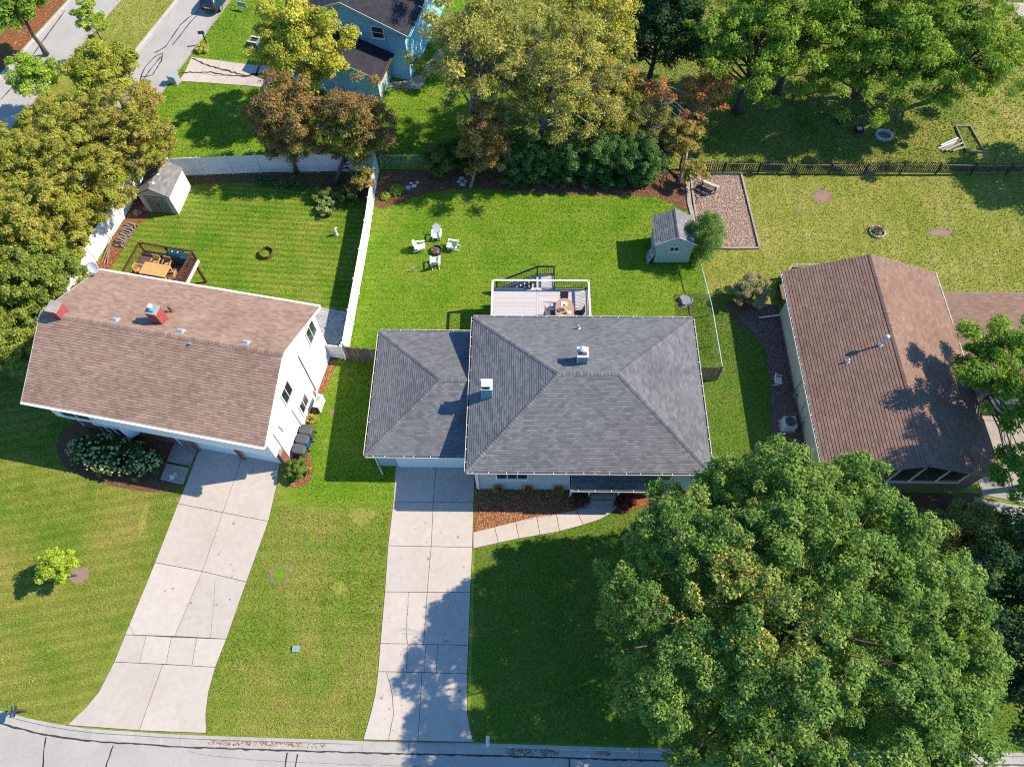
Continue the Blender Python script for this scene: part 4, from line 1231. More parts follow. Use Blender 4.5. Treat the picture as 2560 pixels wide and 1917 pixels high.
# porch roof
px0, px1, py0, py1 = 3.08, 8.05, 14.62, wy0
pz0, pz1 = 2.72, 3.10
pr = [(px0, py0, pz0), (px1, py0, pz0), (px1, py1, pz1), (px0, py1, pz1)]
prf = slab_roof(gh, 'porch_roof', [pr])
shingles(prf, pr, 'shingle_grey', 0, seed=20)
gutter(gh, (px0, py0, pz0), (px1, py0, pz0), (0, -1, 0))
gutter(gh, (px0, py1, pz1 - 0.05), (px0, py0, pz0 + 0.002), (-1, 0, 0), hang=0)
for x in (px0 + 0.1, 4.3, 6.1, px1 - 0.1):
    MB().box(x - 0.06, py0 + 0.55, 0.0, x + 0.06, py0 + 0.67, pz0 - 0.02).build('porch_post', 'white', gh)
MB().box(px0 + 0.1, py0 + 0.72, 0, px1 - 0.1, wy0 - 0.03, 0.45).build('porch_floor', 'old_concrete', gh)
for j in range(2):
    MB().box(4.42, py0 + 0.42 - 0.25 * j, 0, 5.98, py0 + 0.68 - 0.25 * j, 0.30 - 0.15 * j).build('step', 'old_concrete', gh)
MB().box(5.0, wy0 - 0.05, 0.6, 5.95, wy0 - 0.025, 2.65).build('front_door', 'shed_door', gh)
# chimneys of the grey house
def metal_chimney(parent, cx, cy, zr, w, d, h, kind, mat='copperblue'):
    mb = MB()
    mb.box(cx - w / 2, cy - d / 2, zr - 0.6, cx + w / 2, cy + d / 2, zr + h)
    ch = mb.build('chimney', mat, parent)
    MB().box(cx - w / 2 - 0.05, cy - d / 2 - 0.05, zr + h, cx + w / 2 + 0.05, cy + d / 2 + 0.05, zr + h + 0.05).build('chimney_cap', 'galv', ch)
    for k, (sx, sy) in enumerate(((-1, 0), (1, 0), (0, -1), (0, 1))):
        if sx:
            MB().box(cx + sx * w / 2 - 0.012, cy - d / 2 - 0.01, zr - 0.3, cx + sx * w / 2 + 0.012, cy - d / 2 + 0.03, zr + h - 0.005).build('corner_trim', 'white', ch)
    if kind == 'round':
        MB().lathe([(0.14, zr + h + 0.05), (0.14, zr + h + 0.22), (0.21, zr + h + 0.24), (0.20, zr + h + 0.33), (0.10, zr + h + 0.40), (0.0, zr + h + 0.42)], 16, (cx, cy + 0.05, 0)).build('flue', 'pale_grey', ch)
        MB().box(cx - 0.22, cy - 0.2, zr + h + 0.052, cx + 0.22, cy - 0.05, zr + h + 0.12).build('flue_collar', 'rust', ch)
    else:
        for s in (-1, 1):
            MB().box(cx + s * w * 0.32 - 0.02, cy - d * 0.3, zr + h + 0.05, cx + s * w * 0.32 + 0.02, cy + d * 0.3, zr + h + 0.22).build('cap_leg', 'galv', ch)
        MB().box(cx - w * 0.5, cy - d * 0.42, zr + h + 0.22, cx + w * 0.5, cy + d * 0.42, zr + h + 0.26).build('cap_plate', 'pale_grey', ch)
        MB().box(cx - w * 0.3, cy - d * 0.5, zr + h + 0.05, cx + w * 0.3, cy - d * 0.35, zr + h + 0.14).build('cap_mesh', 'black_metal', ch)
    return ch
def roof_z(x, y):
    return min(ZE + (y - Y0) * 0.403, ZE + (Y1 - y) * 0.403, ZE + (x - X0) * 0.403, ZE + (X1 - x) * 0.403)
metal_chimney(gh, -1.90, 19.75, roof_z(-1.9, 19.75), 0.62, 0.62, 1.15, 'plate')
metal_chimney(gh, 3.62, 21.35, roof_z(3.62, 21.35), 0.58, 0.62, 0.95, 'round')
pipe_vent(gh, (3.62, 24.35, roof_z(3.62, 24.35)), 0.42, 0.05)
# ======== composite deck behind the grey house
dk = thing('raised_deck', 'pale grey composite deck with black balusters behind the grey house', 'deck', (0, 0, 0))
dx0, dx1, dy0, dy1, dz = -1.95, 4.68, wy1 + 0.02, 29.42, 2.12
bd = 0.14
me_b = {}
k = 0
y = dy0 + 0.15
split = 1.18
while y + bd < dy1 - 0.14:
    for (a, b) in ((dx0 + 0.15, split - 0.07), (split + 0.07, dx1 - 0.15)):
        key = round(b - a, 3)
        if key not in me_b:
            me_b[key] = MB().box(0, 0, -0.025, b - a, bd - 0.011, 0).mesh('deck_board')
            me_b[key].materials.append(M['composite'])
        o = bpy.data.objects.new('deck_board', me_b[key])
        col.objects.link(o)
        o.parent = dk
        o.location = (a, y, dz + random.uniform(-0.001, 0.001))
    y += bd
for a in ((dx0, dy0, dx0 + 0.14, dy1), (dx1 - 0.14, dy0, dx1, dy1), (split - 0.06, dy0 + 0.15, split + 0.06, dy1 - 0.15)):
    MB().box(a[0], a[1], dz - 0.025, a[2], a[3], dz + 0.002).build('border_board', 'composite', dk)
MB().box(dx0 + 0.145, dy1 - 0.14, dz - 0.025, dx1 - 0.145, dy1, dz + 0.002).build('border_board', 'composite', dk)
MB().box(dx0 + 0.01, dy0, dz - 0.28, dx1 - 0.01, dy1 - 0.01, dz - 0.03).build('fascia', 'rail_white', dk)
for x in (dx0 + 0.1, 1.3, dx1 - 0.1):
    MB().box(x - 0.07, dy1 - 0.3, 0, x + 0.07, dy1 - 0.16, dz - 0.28).build('support_post', 'white', dk)
def railing(parent, p, q, h=0.95, cap_mat='rail_white', cap_w=0.14, bal=0.115, post=True, metal='black_metal', cap_h=0.04, ends=(True, True)):
    p, q = Vector(p), Vector(q)
    d = (q - p)
    L = Vector((d.x, d.y, 0)).length
    rise = Vector((0, 0, 1))
    MB().bar(p + rise * h, q + rise * h, cap_w, cap_h).build('rail_cap', cap_mat, parent)
    MB().bar(p + rise * (h - 0.09), q + rise * (h - 0.09), 0.045, 0.04).build('top_rail', metal, parent)
    MB().bar(p + rise * 0.09, q + rise * 0.09, 0.045, 0.04).build('bottom_rail', metal, parent)
    k = int(L / bal)
    bm_ = MB().box(-0.011, -0.011, 0.10, 0.011, 0.011, h - 0.10).mesh('baluster')
    bm_.materials.append(M[metal])
    for i in range(1, k):
        o = bpy.data.objects.new('baluster', bm_)
        col.objects.link(o)
        o.parent = parent
        o.location = p + d * (i / k)
    pts = ([p] if ends[0] else []) + ([q] if ends[1] else [])
    if post:
        for c in pts:
            MB().box(c.x - 0.05, c.y - 0.05, c.z - 0.1, c.x + 0.05, c.y + 0.05, c.z + h - 0.022).build('rail_post', metal if post == 'dark' else metal, parent)
e = 0.08
railing(dk, (dx0 + e, dy0, dz), (dx0 + e, dy1 - e, dz))
railing(dk, (dx1 - e, dy0, dz), (dx1 - e, dy1 - e, dz), ends=(True, False))
railing(dk, (dx0 + e + 0.07, dy1 - e, dz), (split - 0.5, dy1 - e, dz), ends=(False, True))
railing(dk, (2.30, dy1 - e, dz), (dx1 - e, dy1 - e, dz))
MB().bar((split - 0.5, dy1 - e, dz + 0.95), (2.30, dy1 - e, dz + 0.95), 0.14, 0.04).build('rail_cap', 'rail_white', dk)
# landing and stair going down to the west
lx0, lx1, ly0, ly1, lz = 1.12, 2.35, dy1 + 0.01, 30.72, dz - 0.18
for i in range(9):
    MB().box(lx0, ly0 + i * 0.143, lz - 0.025, lx1, ly0 + i * 0.143 + 0.132, lz).build('deck_board', 'composite', dk)
MB().box(lx0 + 0.03, ly0 + 0.02, lz - 0.25, lx1 - 0.03, ly1 - 0.02, lz - 0.03).build('fascia', 'rail_white', dk)
for x, y in ((lx0 + 0.08, ly1 - 0.1), (lx1 - 0.1, ly1 - 0.1)):
    MB().box(x - 0.06, y - 0.06, 0, x + 0.06, y + 0.06, lz - 0.2).build('support_post', 'white', dk)
railing(dk, (lx0 + 0.04, ly1 - 0.04, lz), (lx1 - 0.04, ly1 - 0.04, lz), 0.95, 'black_metal', 0.07)
railing(dk, (lx1 - 0.04, ly1 - 0.1, lz), (lx1 - 0.04, ly0 + 0.05, lz), 0.95, 'black_metal', 0.07, ends=(False, True))
ns = 10
for i in range(ns):
    z_ = lz - (i + 1) * lz / (ns + 1)
    x_ = lx0 - 0.02 - (i + 1) * 0.28
    MB().box(x_, ly0 + 0.05, z_ - 0.03, x_ + 0.285, ly1 - 0.02, z_).build('tread', 'composite', dk)
sx1 = lx0 - ns * 0.28
for y in (ly0 + 0.06, ly1 - 0.04):
    railing(dk, (lx0, y, lz - 0.05), (sx1, y, 0.12), 0.95, 'black_metal', 0.06, ends=(False, True))
    MB().bar((lx0, y, lz - 0.22), (sx1, y, -0.02), 0.05, 0.22).build('stringer', 'rail_white', dk)

# ======== white two-storey house
LHO = (-14.32, 16.0)
lh = thing('white_house', 'white two storey house with brown gable roof and red brick chimneys', 'house', (LHO[0], LHO[1], 0), -10.6)
LL, LW, le, lr = 14.95, 9.70, 5.30, 7.56
f_ = [(-LL, 0, le), (0, 0, le), (0, LW / 2, lr), (-LL, LW / 2, lr)]
b_ = [(0, LW, le), (-LL, LW, le), (-LL, LW / 2, lr), (0, LW / 2, lr)]
lrf = slab_roof(lh, 'roof', [f_, b_], 0.06)
shingles(lrf, f_, 'shingle_brown', 300, tab=0.34, expo=0.165, thick=0.026, seed=31)
shingles(lrf, b_, 'shingle_brown', 0, tab=0.34, expo=0.165, thick=0.026, seed=32)
nf, nb = plane_n(f_), plane_n(b_)
ridge_caps(lrf, f_[3], f_[2], 'shingle_brown', 0.17, 0.21, nf, nb)
for x, sgn in ((0.0, 1), (-LL, -1)):
    for y0, y1 in ((0.0, LW / 2), (LW, LW / 2)):
        MB().bar((x + sgn * 0.02, y0, le - 0.09), (x + sgn * 0.02, y1, lr - 0.09), 0.035, 0.19).build('rake_board', 'white', lh)
gutter(lh, (-LL, 0, le + 0.01), (0, 0, le + 0.01), (0, -1, 0), hang=0)
gutter(lh, (0, LW, le + 0.01), (-LL, LW, le + 0.01), (0, 1, 0), hang=0)
MB().bar((-LL, -0.075, le + 0.014), (0.0, -0.075, le + 0.014), 0.15, 0.012).build('gutter_cover', 'white', lh)
MB().bar((-LL, LW + 0.075, le + 0.014), (0.0, LW + 0.075, le + 0.014), 0.15, 0.012).build('gutter_cover', 'white', lh)
ax, bx, ay, by, fy = -LL + 0.35, -0.35, 0.50, LW - 0.40, 1.05
MB().box(ax, ay, 2.55, bx, by, le - 0.02).build('upper_wall', 'white_siding', lh)
MB().box(ax, fy, 0, bx, by - 0.01, 2.55).build('lower_wall', 'white_siding', lh)
gz = lambda y: le + (min(y, LW - y)) * (lr - le) / (LW / 2) - 0.08
for x, n_ in ((bx, 1), (ax, -1)):
    mb = MB()
    tri = [(x, ay, le - 0.03), (x, by, le - 0.03), (x, LW / 2, gz(LW / 2))]
    mb.extrude(tri, (-0.1 * n_, 0, 0)).build('gable_wall', 'white_siding', lh)
pts = [(bx, ay, 2.5), (bx, by, 2.5), (bx, by, gz(by)), (bx, LW / 2, gz(LW / 2)), (bx, ay, gz(ay))]
siding(lh, pts, 'white_siding', 0.2)
siding(lh, [(bx, fy, 0.15), (bx, by, 0.15), (bx, by, 2.5), (bx, fy, 2.5)], 'white_siding', 0.2)
siding(lh, [(ax, ay, 2.55), (bx, ay, 2.55), (bx, ay, le - 0.12), (ax, ay, le - 0.12)], 'white_siding', 0.2)
siding(lh, [(bx, by, 0.2), (ax, by, 0.2), (ax, by, le - 0.12), (bx, by, le - 0.12)], 'white_siding', 0.2)
MB().box(-LL + 0.05, 0.02, le - 0.13, -0.05, ay - 0.015, le - 0.10).build('soffit', 'white', lh)
MB().box(-LL + 0.05, by + 0.015, le - 0.13, -0.05, LW - 0.02, le - 0.10).build('soffit', 'white', lh)
for y, z, w, h in ((8.3, 4.45, 1.05, 1.35), (3.9, 4.5, 1.0, 1.3), (4.66, 1.55, 0.95, 1.1)):
    window(lh, (bx + 0.018, y, z), (0, 1, 0), (1, 0, 0), w, h, (2, 1), 0.08)
MB().bar((bx + 0.06, 6.25, 4.9), (bx + 0.06, 6.25, 0.5), 0.05, 0.05).build('conduit', 'lead', lh)
for a, b in (((3.51, 2.95), (3.55, 0.5)), ((1.95, 3.9), (2.05, 2.95)), ((1.28, 4.15), (1.27, 0.9))):
    MB().bar((bx + 0.035, a[0], a[1]), (bx + 0.035, b[0], b[1]), 0.05, 0.035).build('trim_strip', 'lead', lh)
# front: picture windows, bay, entry, brick piers, two garage doors
window(lh, (-12.9, ay - 0.02, 3.75), (1, 0, 0), (0, -1, 0), 1.9, 1.5, (2, 1), 0.09)
MB().box(-14.5, fy - 0.02, 0, -7.75, fy - 0.001, 2.5).build('brick_backing', 'mortar', lh)
bricks(lh, (-14.3, fy - 0.022, 0.02), (1, 0, 0), (0, -1, 0), 6.5, 2.45, 'brick', 0.36, 0.16, cap=290)
bay = MB()
bp = [(-12.7, fy - 0.02), (-12.25, fy - 0.55), (-10.65, fy - 0.55), (-10.2, fy - 0.02)]
bay.prism(bp, 0.75, 2.35)
bay = bay.build('bay_window', 'white', lh)
MB().prism([(-12.8, fy - 0.0), (-12.3, fy - 0.62), (-10.6, fy - 0.62), (-10.1, fy - 0.0)], 2.35, 2.42).build('bay_roof', 'white', bay)
for k in range(3):
    x = -12.25 + 1.6 * (k + 0.5) / 3
    MB().box(x - 0.22, fy - 0.565, 1.0, x + 0.22, fy - 0.552, 2.15).build('pane', 'glass', bay)
MB().box(-7.6, fy - 0.05, 0.1, -6.75, fy - 0.02, 2.15).build('front_door', 'lead', lh)
for x in (-7.66, -6.69):
    MB().box(x - 0.05, fy - 0.09, 0.1, x + 0.05, fy - 0.01, 2.2).build('door_frame', 'white', lh)
for x in (-6.45, -3.42, -0.52):
    pier = MB().box(x - 0.17, fy - 0.22, 0, x + 0.17, fy - 0.002, 2.4).build('brick_pier', 'mortar', lh)
    bricks(pier, (x - 0.165, fy - 0.222, 0.02), (1, 0, 0), (0, -1, 0), 0.33, 2.35, 'brick', 0.21, 0.075, cap=70)
for x0, x1 in ((-6.2, -3.65), (-3.2, -0.72)):
    d_ = MB().box(x0, fy - 0.03, 0.03, x1, fy - 0.005, 2.15).build('garage_door', 'white', lh)
    for j in range(4):
        MB().box(x0 + 0.02, fy - 0.045, 0.05 + j * 0.53, x1 - 0.02, fy - 0.032, 0.55 + j * 0.53).build('door_panel', 'white', d_)
    for x in (x0 - 0.04, x1 + 0.04):
        MB().box(x - 0.035, fy - 0.1, 0.02, x + 0.035, fy - 0.006, 2.3).build('door_frame', 'white', lh)
pier = MB().box(bx - 0.02, 0.78, 0, bx + 0.03, 1.30, 2.4).build('brick_pier', 'mortar', lh)
bricks(pier, (bx + 0.032, 0.80, 0.02), (0, 1, 0), (1, 0, 0), 0.48, 2.35, 'brick', 0.21, 0.075, cap=80)
# brick chimneys of the white house
def brick_chimney(parent, cx, cy, z0, z1, w, d, mat, cap_h=0.08):
    ch = MB().box(cx - w / 2, cy - d / 2, z0, cx + w / 2, cy + d / 2, z1).build('chimney', 'mortar', parent)
    for O_, u_, n_, ww in (((cx - w / 2, cy - d / 2, z0), (1, 0, 0), (0, -1, 0), w), ((cx + w / 2, cy - d / 2, z0), (0, 1, 0), (1, 0, 0), d), ((cx + w / 2, cy + d / 2, z0), (-1, 0, 0), (0, 1, 0), w), ((cx - w / 2, cy + d / 2, z0), (0, -1, 0), (-1, 0, 0), d)):
        bricks(ch, O_, u_, n_, ww, z1 - z0, mat, 0.21, 0.078, cap=90)
    MB().box(cx - w / 2 - 0.025, cy - d / 2 - 0.025, z1, cx + w / 2 + 0.025, cy + d / 2 + 0.025, z1 + cap_h).build('chimney_crown', 'old_concrete', ch)
    return ch
rz_l = lambda y: le + min(y, LW - y) * (lr - le) / (LW / 2)
c1 = brick_chimney(lh, -8.05, 5.85, rz_l(5.85) - 0.4, 8.25, 0.62, 0.62, 'red_brick')
MB().box(-8.25, 5.65, 8.33, -7.85, 6.05, 8.45).build('flue_base', 'copperblue', c1)
MB().lathe([(0.10, 8.45), (0.10, 8.58), (0.17, 8.60), (0.15, 8.68), (0, 8.72)], 12, (-8.05, 5.85, 0)).build('flue_cap', 'galv', c1)
c2 = brick_chimney(lh, -13.85, 5.0, 6.6, 8.15, 0.62, 0.75, 'red_brick')
for x in (-10.5, -6.4, -2.4):
    box_vent(lh, (x, 5.25, rz_l(5.25) + 0.02), nb, 0.34)
pipe_vent(lh, (-8.0, 6.85, rz_l(6.85)), 0.30, 0.05, 0.10, mat='rust')
box_vent(lh, (-5.5, 4.55, rz_l(4.55) + 0.02), nf, 0.14, 'lead', 'roof_patch')
# satellite dish at the back eave
sdh = thing('satellite_dish', 'pale grey satellite dish on the rear eave of the white house', 'satellite dish', (-26.97, 27.80, 5.50), -10.6)
mb = MB()
rad = [(0.0, 0.0), (0.14, 0.015), (0.28, 0.055), (0.36, 0.095)]
prof_v = []
for r_, z_ in rad:
    for k in range(16):
        t = 2 * math.pi * k / 16
        prof_v.append((r_ * math.cos(t), r_ * 1.15 * math.sin(t), z_))
mt = Matrix.Rotation(R(20), 4, 'Z') @ Matrix.Rotation(R(52), 4, 'X')
vs = [tuple(mt @ Vector(v_) + Vector((0, 0, 0.72))) for v_ in prof_v] + [tuple(mt @ (Vector(v_) + Vector((0, 0, -0.015))) + Vector((0, 0, 0.72))) for v_ in prof_v]
fs = []
for off in (0, 64):
    for i in range(3):
        for k in range(16):
            f = (off + i * 16 + k, off + i * 16 + (k + 1) % 16, off + (i + 1) * 16 + (k + 1) % 16, off + (i + 1) * 16 + k)
            fs.append(f if off == 0 else f[::-1])
for k in range(16):
    fs.append((48 + k, 48 + (k + 1) % 16, 64 + 48 + (k + 1) % 16, 64 + 48 + k))
MB().add(vs, fs).build('dish', 'pale_grey', sdh, smooth=True)
MB().tube([(0, 0, -0.05), (0, 0, 0.45), (0.0, 0.0, 0.70)], 0.025, 8).build('mast', 'lead', sdh)
MB().tube([tuple(mt @ Vector((0, -0.36, 0.08)) + Vector((0, 0, 0.72))), tuple(mt @ Vector((0, -0.25, 0.38)) + Vector((0, 0, 0.72)))], 0.012, 6).build('feed_arm', 'lead', sdh)
MB().box(-0.12, -0.12, -0.1, 0.12, 0.12, -0.03).build('foot_plate', 'lead', sdh)

# ======== raised deck of the white house
ld = thing('brown_deck', 'dark stained timber deck with railings behind the white house', 'deck', (LHO[0], LHO[1], 0), -10.6)
qx0, qx1, qy0, qy1, qz = -15.1, -11.05, by + 0.03, 13.75, 2.35
bm_ = MB().box(0, 0, -0.03, 0.135, qy1 - qy0 - 0.02, 0).mesh('deck_board')
bm_ = MB().box(0, 0, -0.03, qx1 - qx0 - 0.02, 0.132, 0).mesh('deck_board')
bm_.materials.append(M['deck_brown'])
y = qy0
while y + 0.13 < qy1:
    o = bpy.data.objects.new('deck_board', bm_)
    col.objects.link(o)
    o.parent = ld
    o.location = (qx0 + 0.01, y, qz)
    y += 0.141
MB().box(qx0, qy0, qz - 0.26, qx1 - 0.03, qy1 - 0.02, qz - 0.035).build('joist_frame', 'dark_wood', ld)
MB().box(qx1 - 0.025, qy0, qz - 0.3, qx1 + 0.015, qy1, qz - 0.0).build('fascia', 'white', ld)
for x, y in ((qx0 + 0.1, qy1 - 0.15), (qx1 - 0.2, qy1 - 0.3), (qx1 - 0.2, qy0 + 0.6)):
    MB().box(x - 0.07, y - 0.07, 0, x + 0.07, y + 0.07, qz - 0.26).build('support_post', 'dark_wood', ld)
railing(ld, (qx0 + 0.06, qy0, qz), (qx0 + 0.06, qy1 - 0.06, qz), 0.95, 'dark_wood', 0.11, 0.13, metal='dark_wood')
railing(ld, (qx0 + 0.12, qy1 - 0.06, qz), (qx1 - 0.06, qy1 - 0.06, qz), 0.95, 'dark_wood', 0.11, 0.13, metal='dark_wood', ends=(False, True))
MB().box((qx0 + qx1) / 2 - 0.06, qy1 - 0.12, qz - 0.1, (qx0 + qx1) / 2 + 0.06, qy1 - 0.005, qz + 1.0).build('rail_post', 'dark_wood', ld)
railing(ld, (qx1 - 0.06, qy1 - 0.12, qz), (qx1 - 0.06, qy0, qz), 0.95, 'dark_wood', 0.11, 0.13, metal='dark_wood', ends=(False, True))
# lattice infill on the east railing
lat = MB()
for k in range(-2, 14):
    for s in (-1, 1):
        y0 = qy1 - 0.2 - k * 0.30
        y1 = y0 + s * 0.72
        a = (qx1 - 0.075 + 0.006 * s, y0, qz + 0.12)
        b = (qx1 - 0.075 + 0.006 * s, y1, qz + 0.84)
        if min(y0, y1) > qy0 and max(y0, y1) < qy1 - 0.1:
            lat.bar(a, b, 0.008, 0.028, (1, 0, 0))
lat.build('lattice_panel', 'dark_wood', ld)

# ======== cream house with russet roof
rh = thing('cream_house', 'cream sided low house with russet brown gable roof beside the gravel bed', 'house', (0, 0, 0))
RX0, RX1, RY0, RY1, re_, rr_ = 17.88, 28.20, 15.52, 30.38, 2.85, 4.72
rm = (RX0 + RX1) / 2
lf = [(RX0, RY1, re_), (RX0, RY0, re_), (rm, RY0, rr_), (rm, RY1, rr_)]
rt = [(RX1, RY0, re_), (RX1, RY1, re_), (rm, RY1, rr_), (rm, RY0, rr_)]
rrf = slab_roof(rh, 'roof', [lf, rt], 0.06)
shingles(rrf, lf, 'shingle_russet', 300, tab=0.34, expo=0.19, thick=0.024, seed=41)
shingles(rrf, rt, 'shingle_russet', 0, tab=0.34, expo=0.19, thick=0.02, seed=42)
ridge_caps(rrf, lf[2], lf[3], 'shingle_russet', 0.17, 0.2, plane_n(lf), plane_n(rt))
for y, s in ((RY0, -1), (RY1, 1)):
    for x0_, x1_ in ((RX0, rm), (RX1, rm)):
        MB().bar((x0_, y + s * 0.02, re_ - 0.09), (x1_, y + s * 0.02, rr_ - 0.09), 0.035, 0.18).build('rake_board', 'lead', rh)
gutter(rh, (RX0, RY1, re_), (RX0, RY0, re_), (-1, 0, 0), hang=0.7)
gutter(rh, (RX1, 26.2, re_), (RX1, RY1, re_), (1, 0, 0), hang=0.7)
gutter(rh, (RX1, 21.6, re_), (RX1, 25.3, re_), (1, 0, 0), hang=0.9)
ex0, ex1, ey0, ey1 = RX0 + 0.42, RX1 - 0.42, RY0 + 0.45, RY1 - 1.6
MB().box(ex0, ey0, 0, ex1, ey1, re_ - 0.05).build('wall', 'cream_siding', rh)
for y in (ey0, ey1):
    s = -1 if y == ey0 else 1
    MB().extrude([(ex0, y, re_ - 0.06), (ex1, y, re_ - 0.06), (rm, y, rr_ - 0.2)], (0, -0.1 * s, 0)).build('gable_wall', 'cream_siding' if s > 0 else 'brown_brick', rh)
siding(rh, [(ex0, ey1, 0.25), (ex0, ey0, 0.25), (ex0, ey0, re_ - 0.1), (ex0, ey1, re_ - 0.1)], 'cream_siding', 0.24, 0.008)
MB().box(ex0 - 0.02, ey0 + 0.01, 0, ex0 - 0.001, ey1, 0.25).build('foundation', 'lead', rh)
MB().box(RX0 + 0.02, RY0 + 0.03, re_ - 0.12, ex0 - 0.012, RY1 - 0.03, re_ - 0.09).build('soffit', 'white', rh)
MB().bar((ex0 - 0.05, ey1 - 0.15, re_ - 0.15), (ex0 - 0.05, ey1 - 0.15, 0.2), 0.08, 0.065).bar((ex0 - 0.04, ey1 - 0.15, 0.16), (16.82, 28.44, 0.10), 0.09, 0.07).build('downspout', 'white', rh)
MB().bar((ex0 - 0.05, 20.45, re_ - 0.12), (ex0 - 0.05, 20.15, 0.3), 0.07, 0.06).build('downspout', 'cream_siding', rh)
# dark gable front with pale trapezoid window frames
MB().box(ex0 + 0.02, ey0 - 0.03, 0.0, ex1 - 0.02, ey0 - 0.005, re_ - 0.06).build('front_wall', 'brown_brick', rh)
wf = MB()
fz0 = 1.15
wx = [22.3, 23.6, 25.2, 26.6]
def ztop(x):
    return min(rr_ - abs(x - rm) * (rr_ - re_) / (rm - RX0) - 0.45, 3.4)
fw = None
mb = MB()
for x in wx:
    mb.bar((x, ey0 - 0.06, fz0), (x, ey0 - 0.06, ztop(x)), 0.12, 0.07, (0, 1, 0))
mb.bar((wx[0] - 0.06, ey0 - 0.062, fz0), (wx[-1] + 0.06, ey0 - 0.062, fz0), 0.14, 0.14)
fw = mb.build('front_window', 'cream_siding', rh)
for a, b in zip(wx, wx[1:]):
    MB().extrude([(a + 0.06, ey0 - 0.04, fz0 + 0.07), (b - 0.06, ey0 - 0.04, fz0 + 0.07), (b - 0.06, ey0 - 0.04, ztop(b)), (a + 0.06, ey0 - 0.04, ztop(a))], (0, -0.006, 0)).build('pane', 'glass', fw)
# east wing, lower than the main eave
wl_ = [(RX1 - 0.45, 21.3, 2.0), (40, 21.3, 2.0), (40, 25.3, 2.96), (RX1 - 0.45, 25.3, 2.96)]
wb_ = [(40, 29.3, 2.0), (RX1 - 0.45, 29.3, 2.0), (RX1 - 0.45, 25.3, 2.96), (40, 25.3, 2.96)]
wrf = slab_roof(rh, 'wing_roof', [wl_, wb_], 0.06)
shingles(wrf, wl_, 'shingle_russet', 0, tab=0.33, expo=0.165, thick=0.02, seed=43)
shingles(wrf, wb_, 'shingle_russet', 0, tab=0.33, expo=0.165, thick=0.02, seed=44)
ridge_caps(wrf, (RX1 + 0.1, 25.3, 2.96), (39.9, 25.3, 2.96), 'shingle_russet', 0.17, 0.2, plane_n(wl_), plane_n(wb_), singles=False)
MB().box(ex1 - 0.2, 21.8, 0, 39.6, 28.8, 1.98).build('wing_wall', 'cream_siding', rh)
MB().bar((RX1 - 0.4, 29.33, 1.95), (40, 29.33, 1.95), 0.05, 0.12).build('fascia', 'lead', rh)
# vents and chimney of the cream house
rz_r = lambda x: rr_ - abs(x - rm) * (rr_ - re_) / (rm - RX0)
pv_ = (22.25, 23.55, rz_r(22.25))
pipe_vent(rh, pv_, 0.85, 0.055, 0.16, name='flue_pipe')
pipe_vent(rh, (20.35, 22.75, rz_r(20.35)), 0.30, 0.055)
c3 = brick_chimney(rh, 28.55, 21.3, 0.0, 4.35, 0.75, 1.15, 'brown_brick', 0.06)
MB().box(28.35, 21.5, 4.41, 28.95, 21.95, 4.62).build('flue_cap', 'galv', c3)
MB().box(28.2, 20.55, 4.30, 28.85, 21.3, 4.45).build('chimney_shoulder', 'brown_brick', c3)
# meters and pipes on the west wall
mt_ = MB().box(ex0 - 0.16, 22.55, 1.15, ex0 - 0.012, 22.95, 1.75).build('electric_meter', 'pale_grey', rh)
MB().tube([(ex0 - 0.08, 22.6, 1.15), (ex0 - 0.08, 22.55, 0.05)], 0.03, 7).build('conduit', 'lead', mt_)
MB().tube([(ex0 - 0.08, 23.4, 2.2), (ex0 - 0.08, 24.3, 2.2)], 0.02, 6).build('cable', 'black_metal', rh)
mt_ = MB().lathe([(0.12, 0), (0.13, 0.18), (0.06, 0.22)], 12, (ex0 - 0.2, 22.1, 0.35)).build('gas_meter', 'lead', rh)
MB().tube([(ex0 - 0.2, 22.1, 0.55), (ex0 - 0.2, 22.3, 0.7), (ex0 - 0.05, 22.3, 0.7)], 0.025, 7).build('gas_pipe', 'lead', mt_)
MB().box(ex0 - 0.1, 20.95, 1.0, ex0 - 0.012, 21.15, 1.35).build('disconnect_box', 'pale_grey', rh)
MB().tube([(ex0 - 0.05, 21.05, 1.0), (ex0 - 0.06, 20.9, 0.5), (ex0 - 0.5, 20.75, 0.35)], 0.02, 6).build('conduit', 'lead', rh)
# back porch rail of the cream house
bp = thing('porch_rail', 'weathered grey timber porch with rails at the back of the cream house', 'railing', (0, 0, 0))
pa, pb, pc = Vector((18.89, 31.83, 1.60)), Vector((20.03, 32.83, 1.60)), Vector((22.79, 32.85, 1.60))
pa, pb, pc = Vector((18.55, 31.0, 1.5)), Vector((19.35, 32.05, 1.5)), Vector((22.7, 32.05, 1.5))
for a, b in ((pa, pb), (pb, pc)):
    for dz_ in (0.0, -0.42, -0.8):
        MB().bar(a + UP * dz_, b + UP * dz_, 0.14 if dz_ == 0 else 0.05, 0.04 if dz_ == 0 else 0.12).build('rail', 'timber' if dz_ == 0 else 'fence_dark', bp)
for c in (pa, pb, pc, (pb + pc) / 2):
    MB().box(c.x - 0.05, c.y - 0.05, 0, c.x + 0.05, c.y + 0.05, 1.48).build('post', 'fence_dark', bp)
MB().prism([(18.5, 29.0), (18.5, 31.0), (19.35, 32.0), (22.7, 32.0), (22.7, 29.0)], 0.5, 0.58).build('platform', 'grey_wood', bp)
MB().bar((22.85, 31.7, 0.95), (24.4, 31.7, 0.35), 0.12, 0.05).build('stair_rail', 'timber', bp)

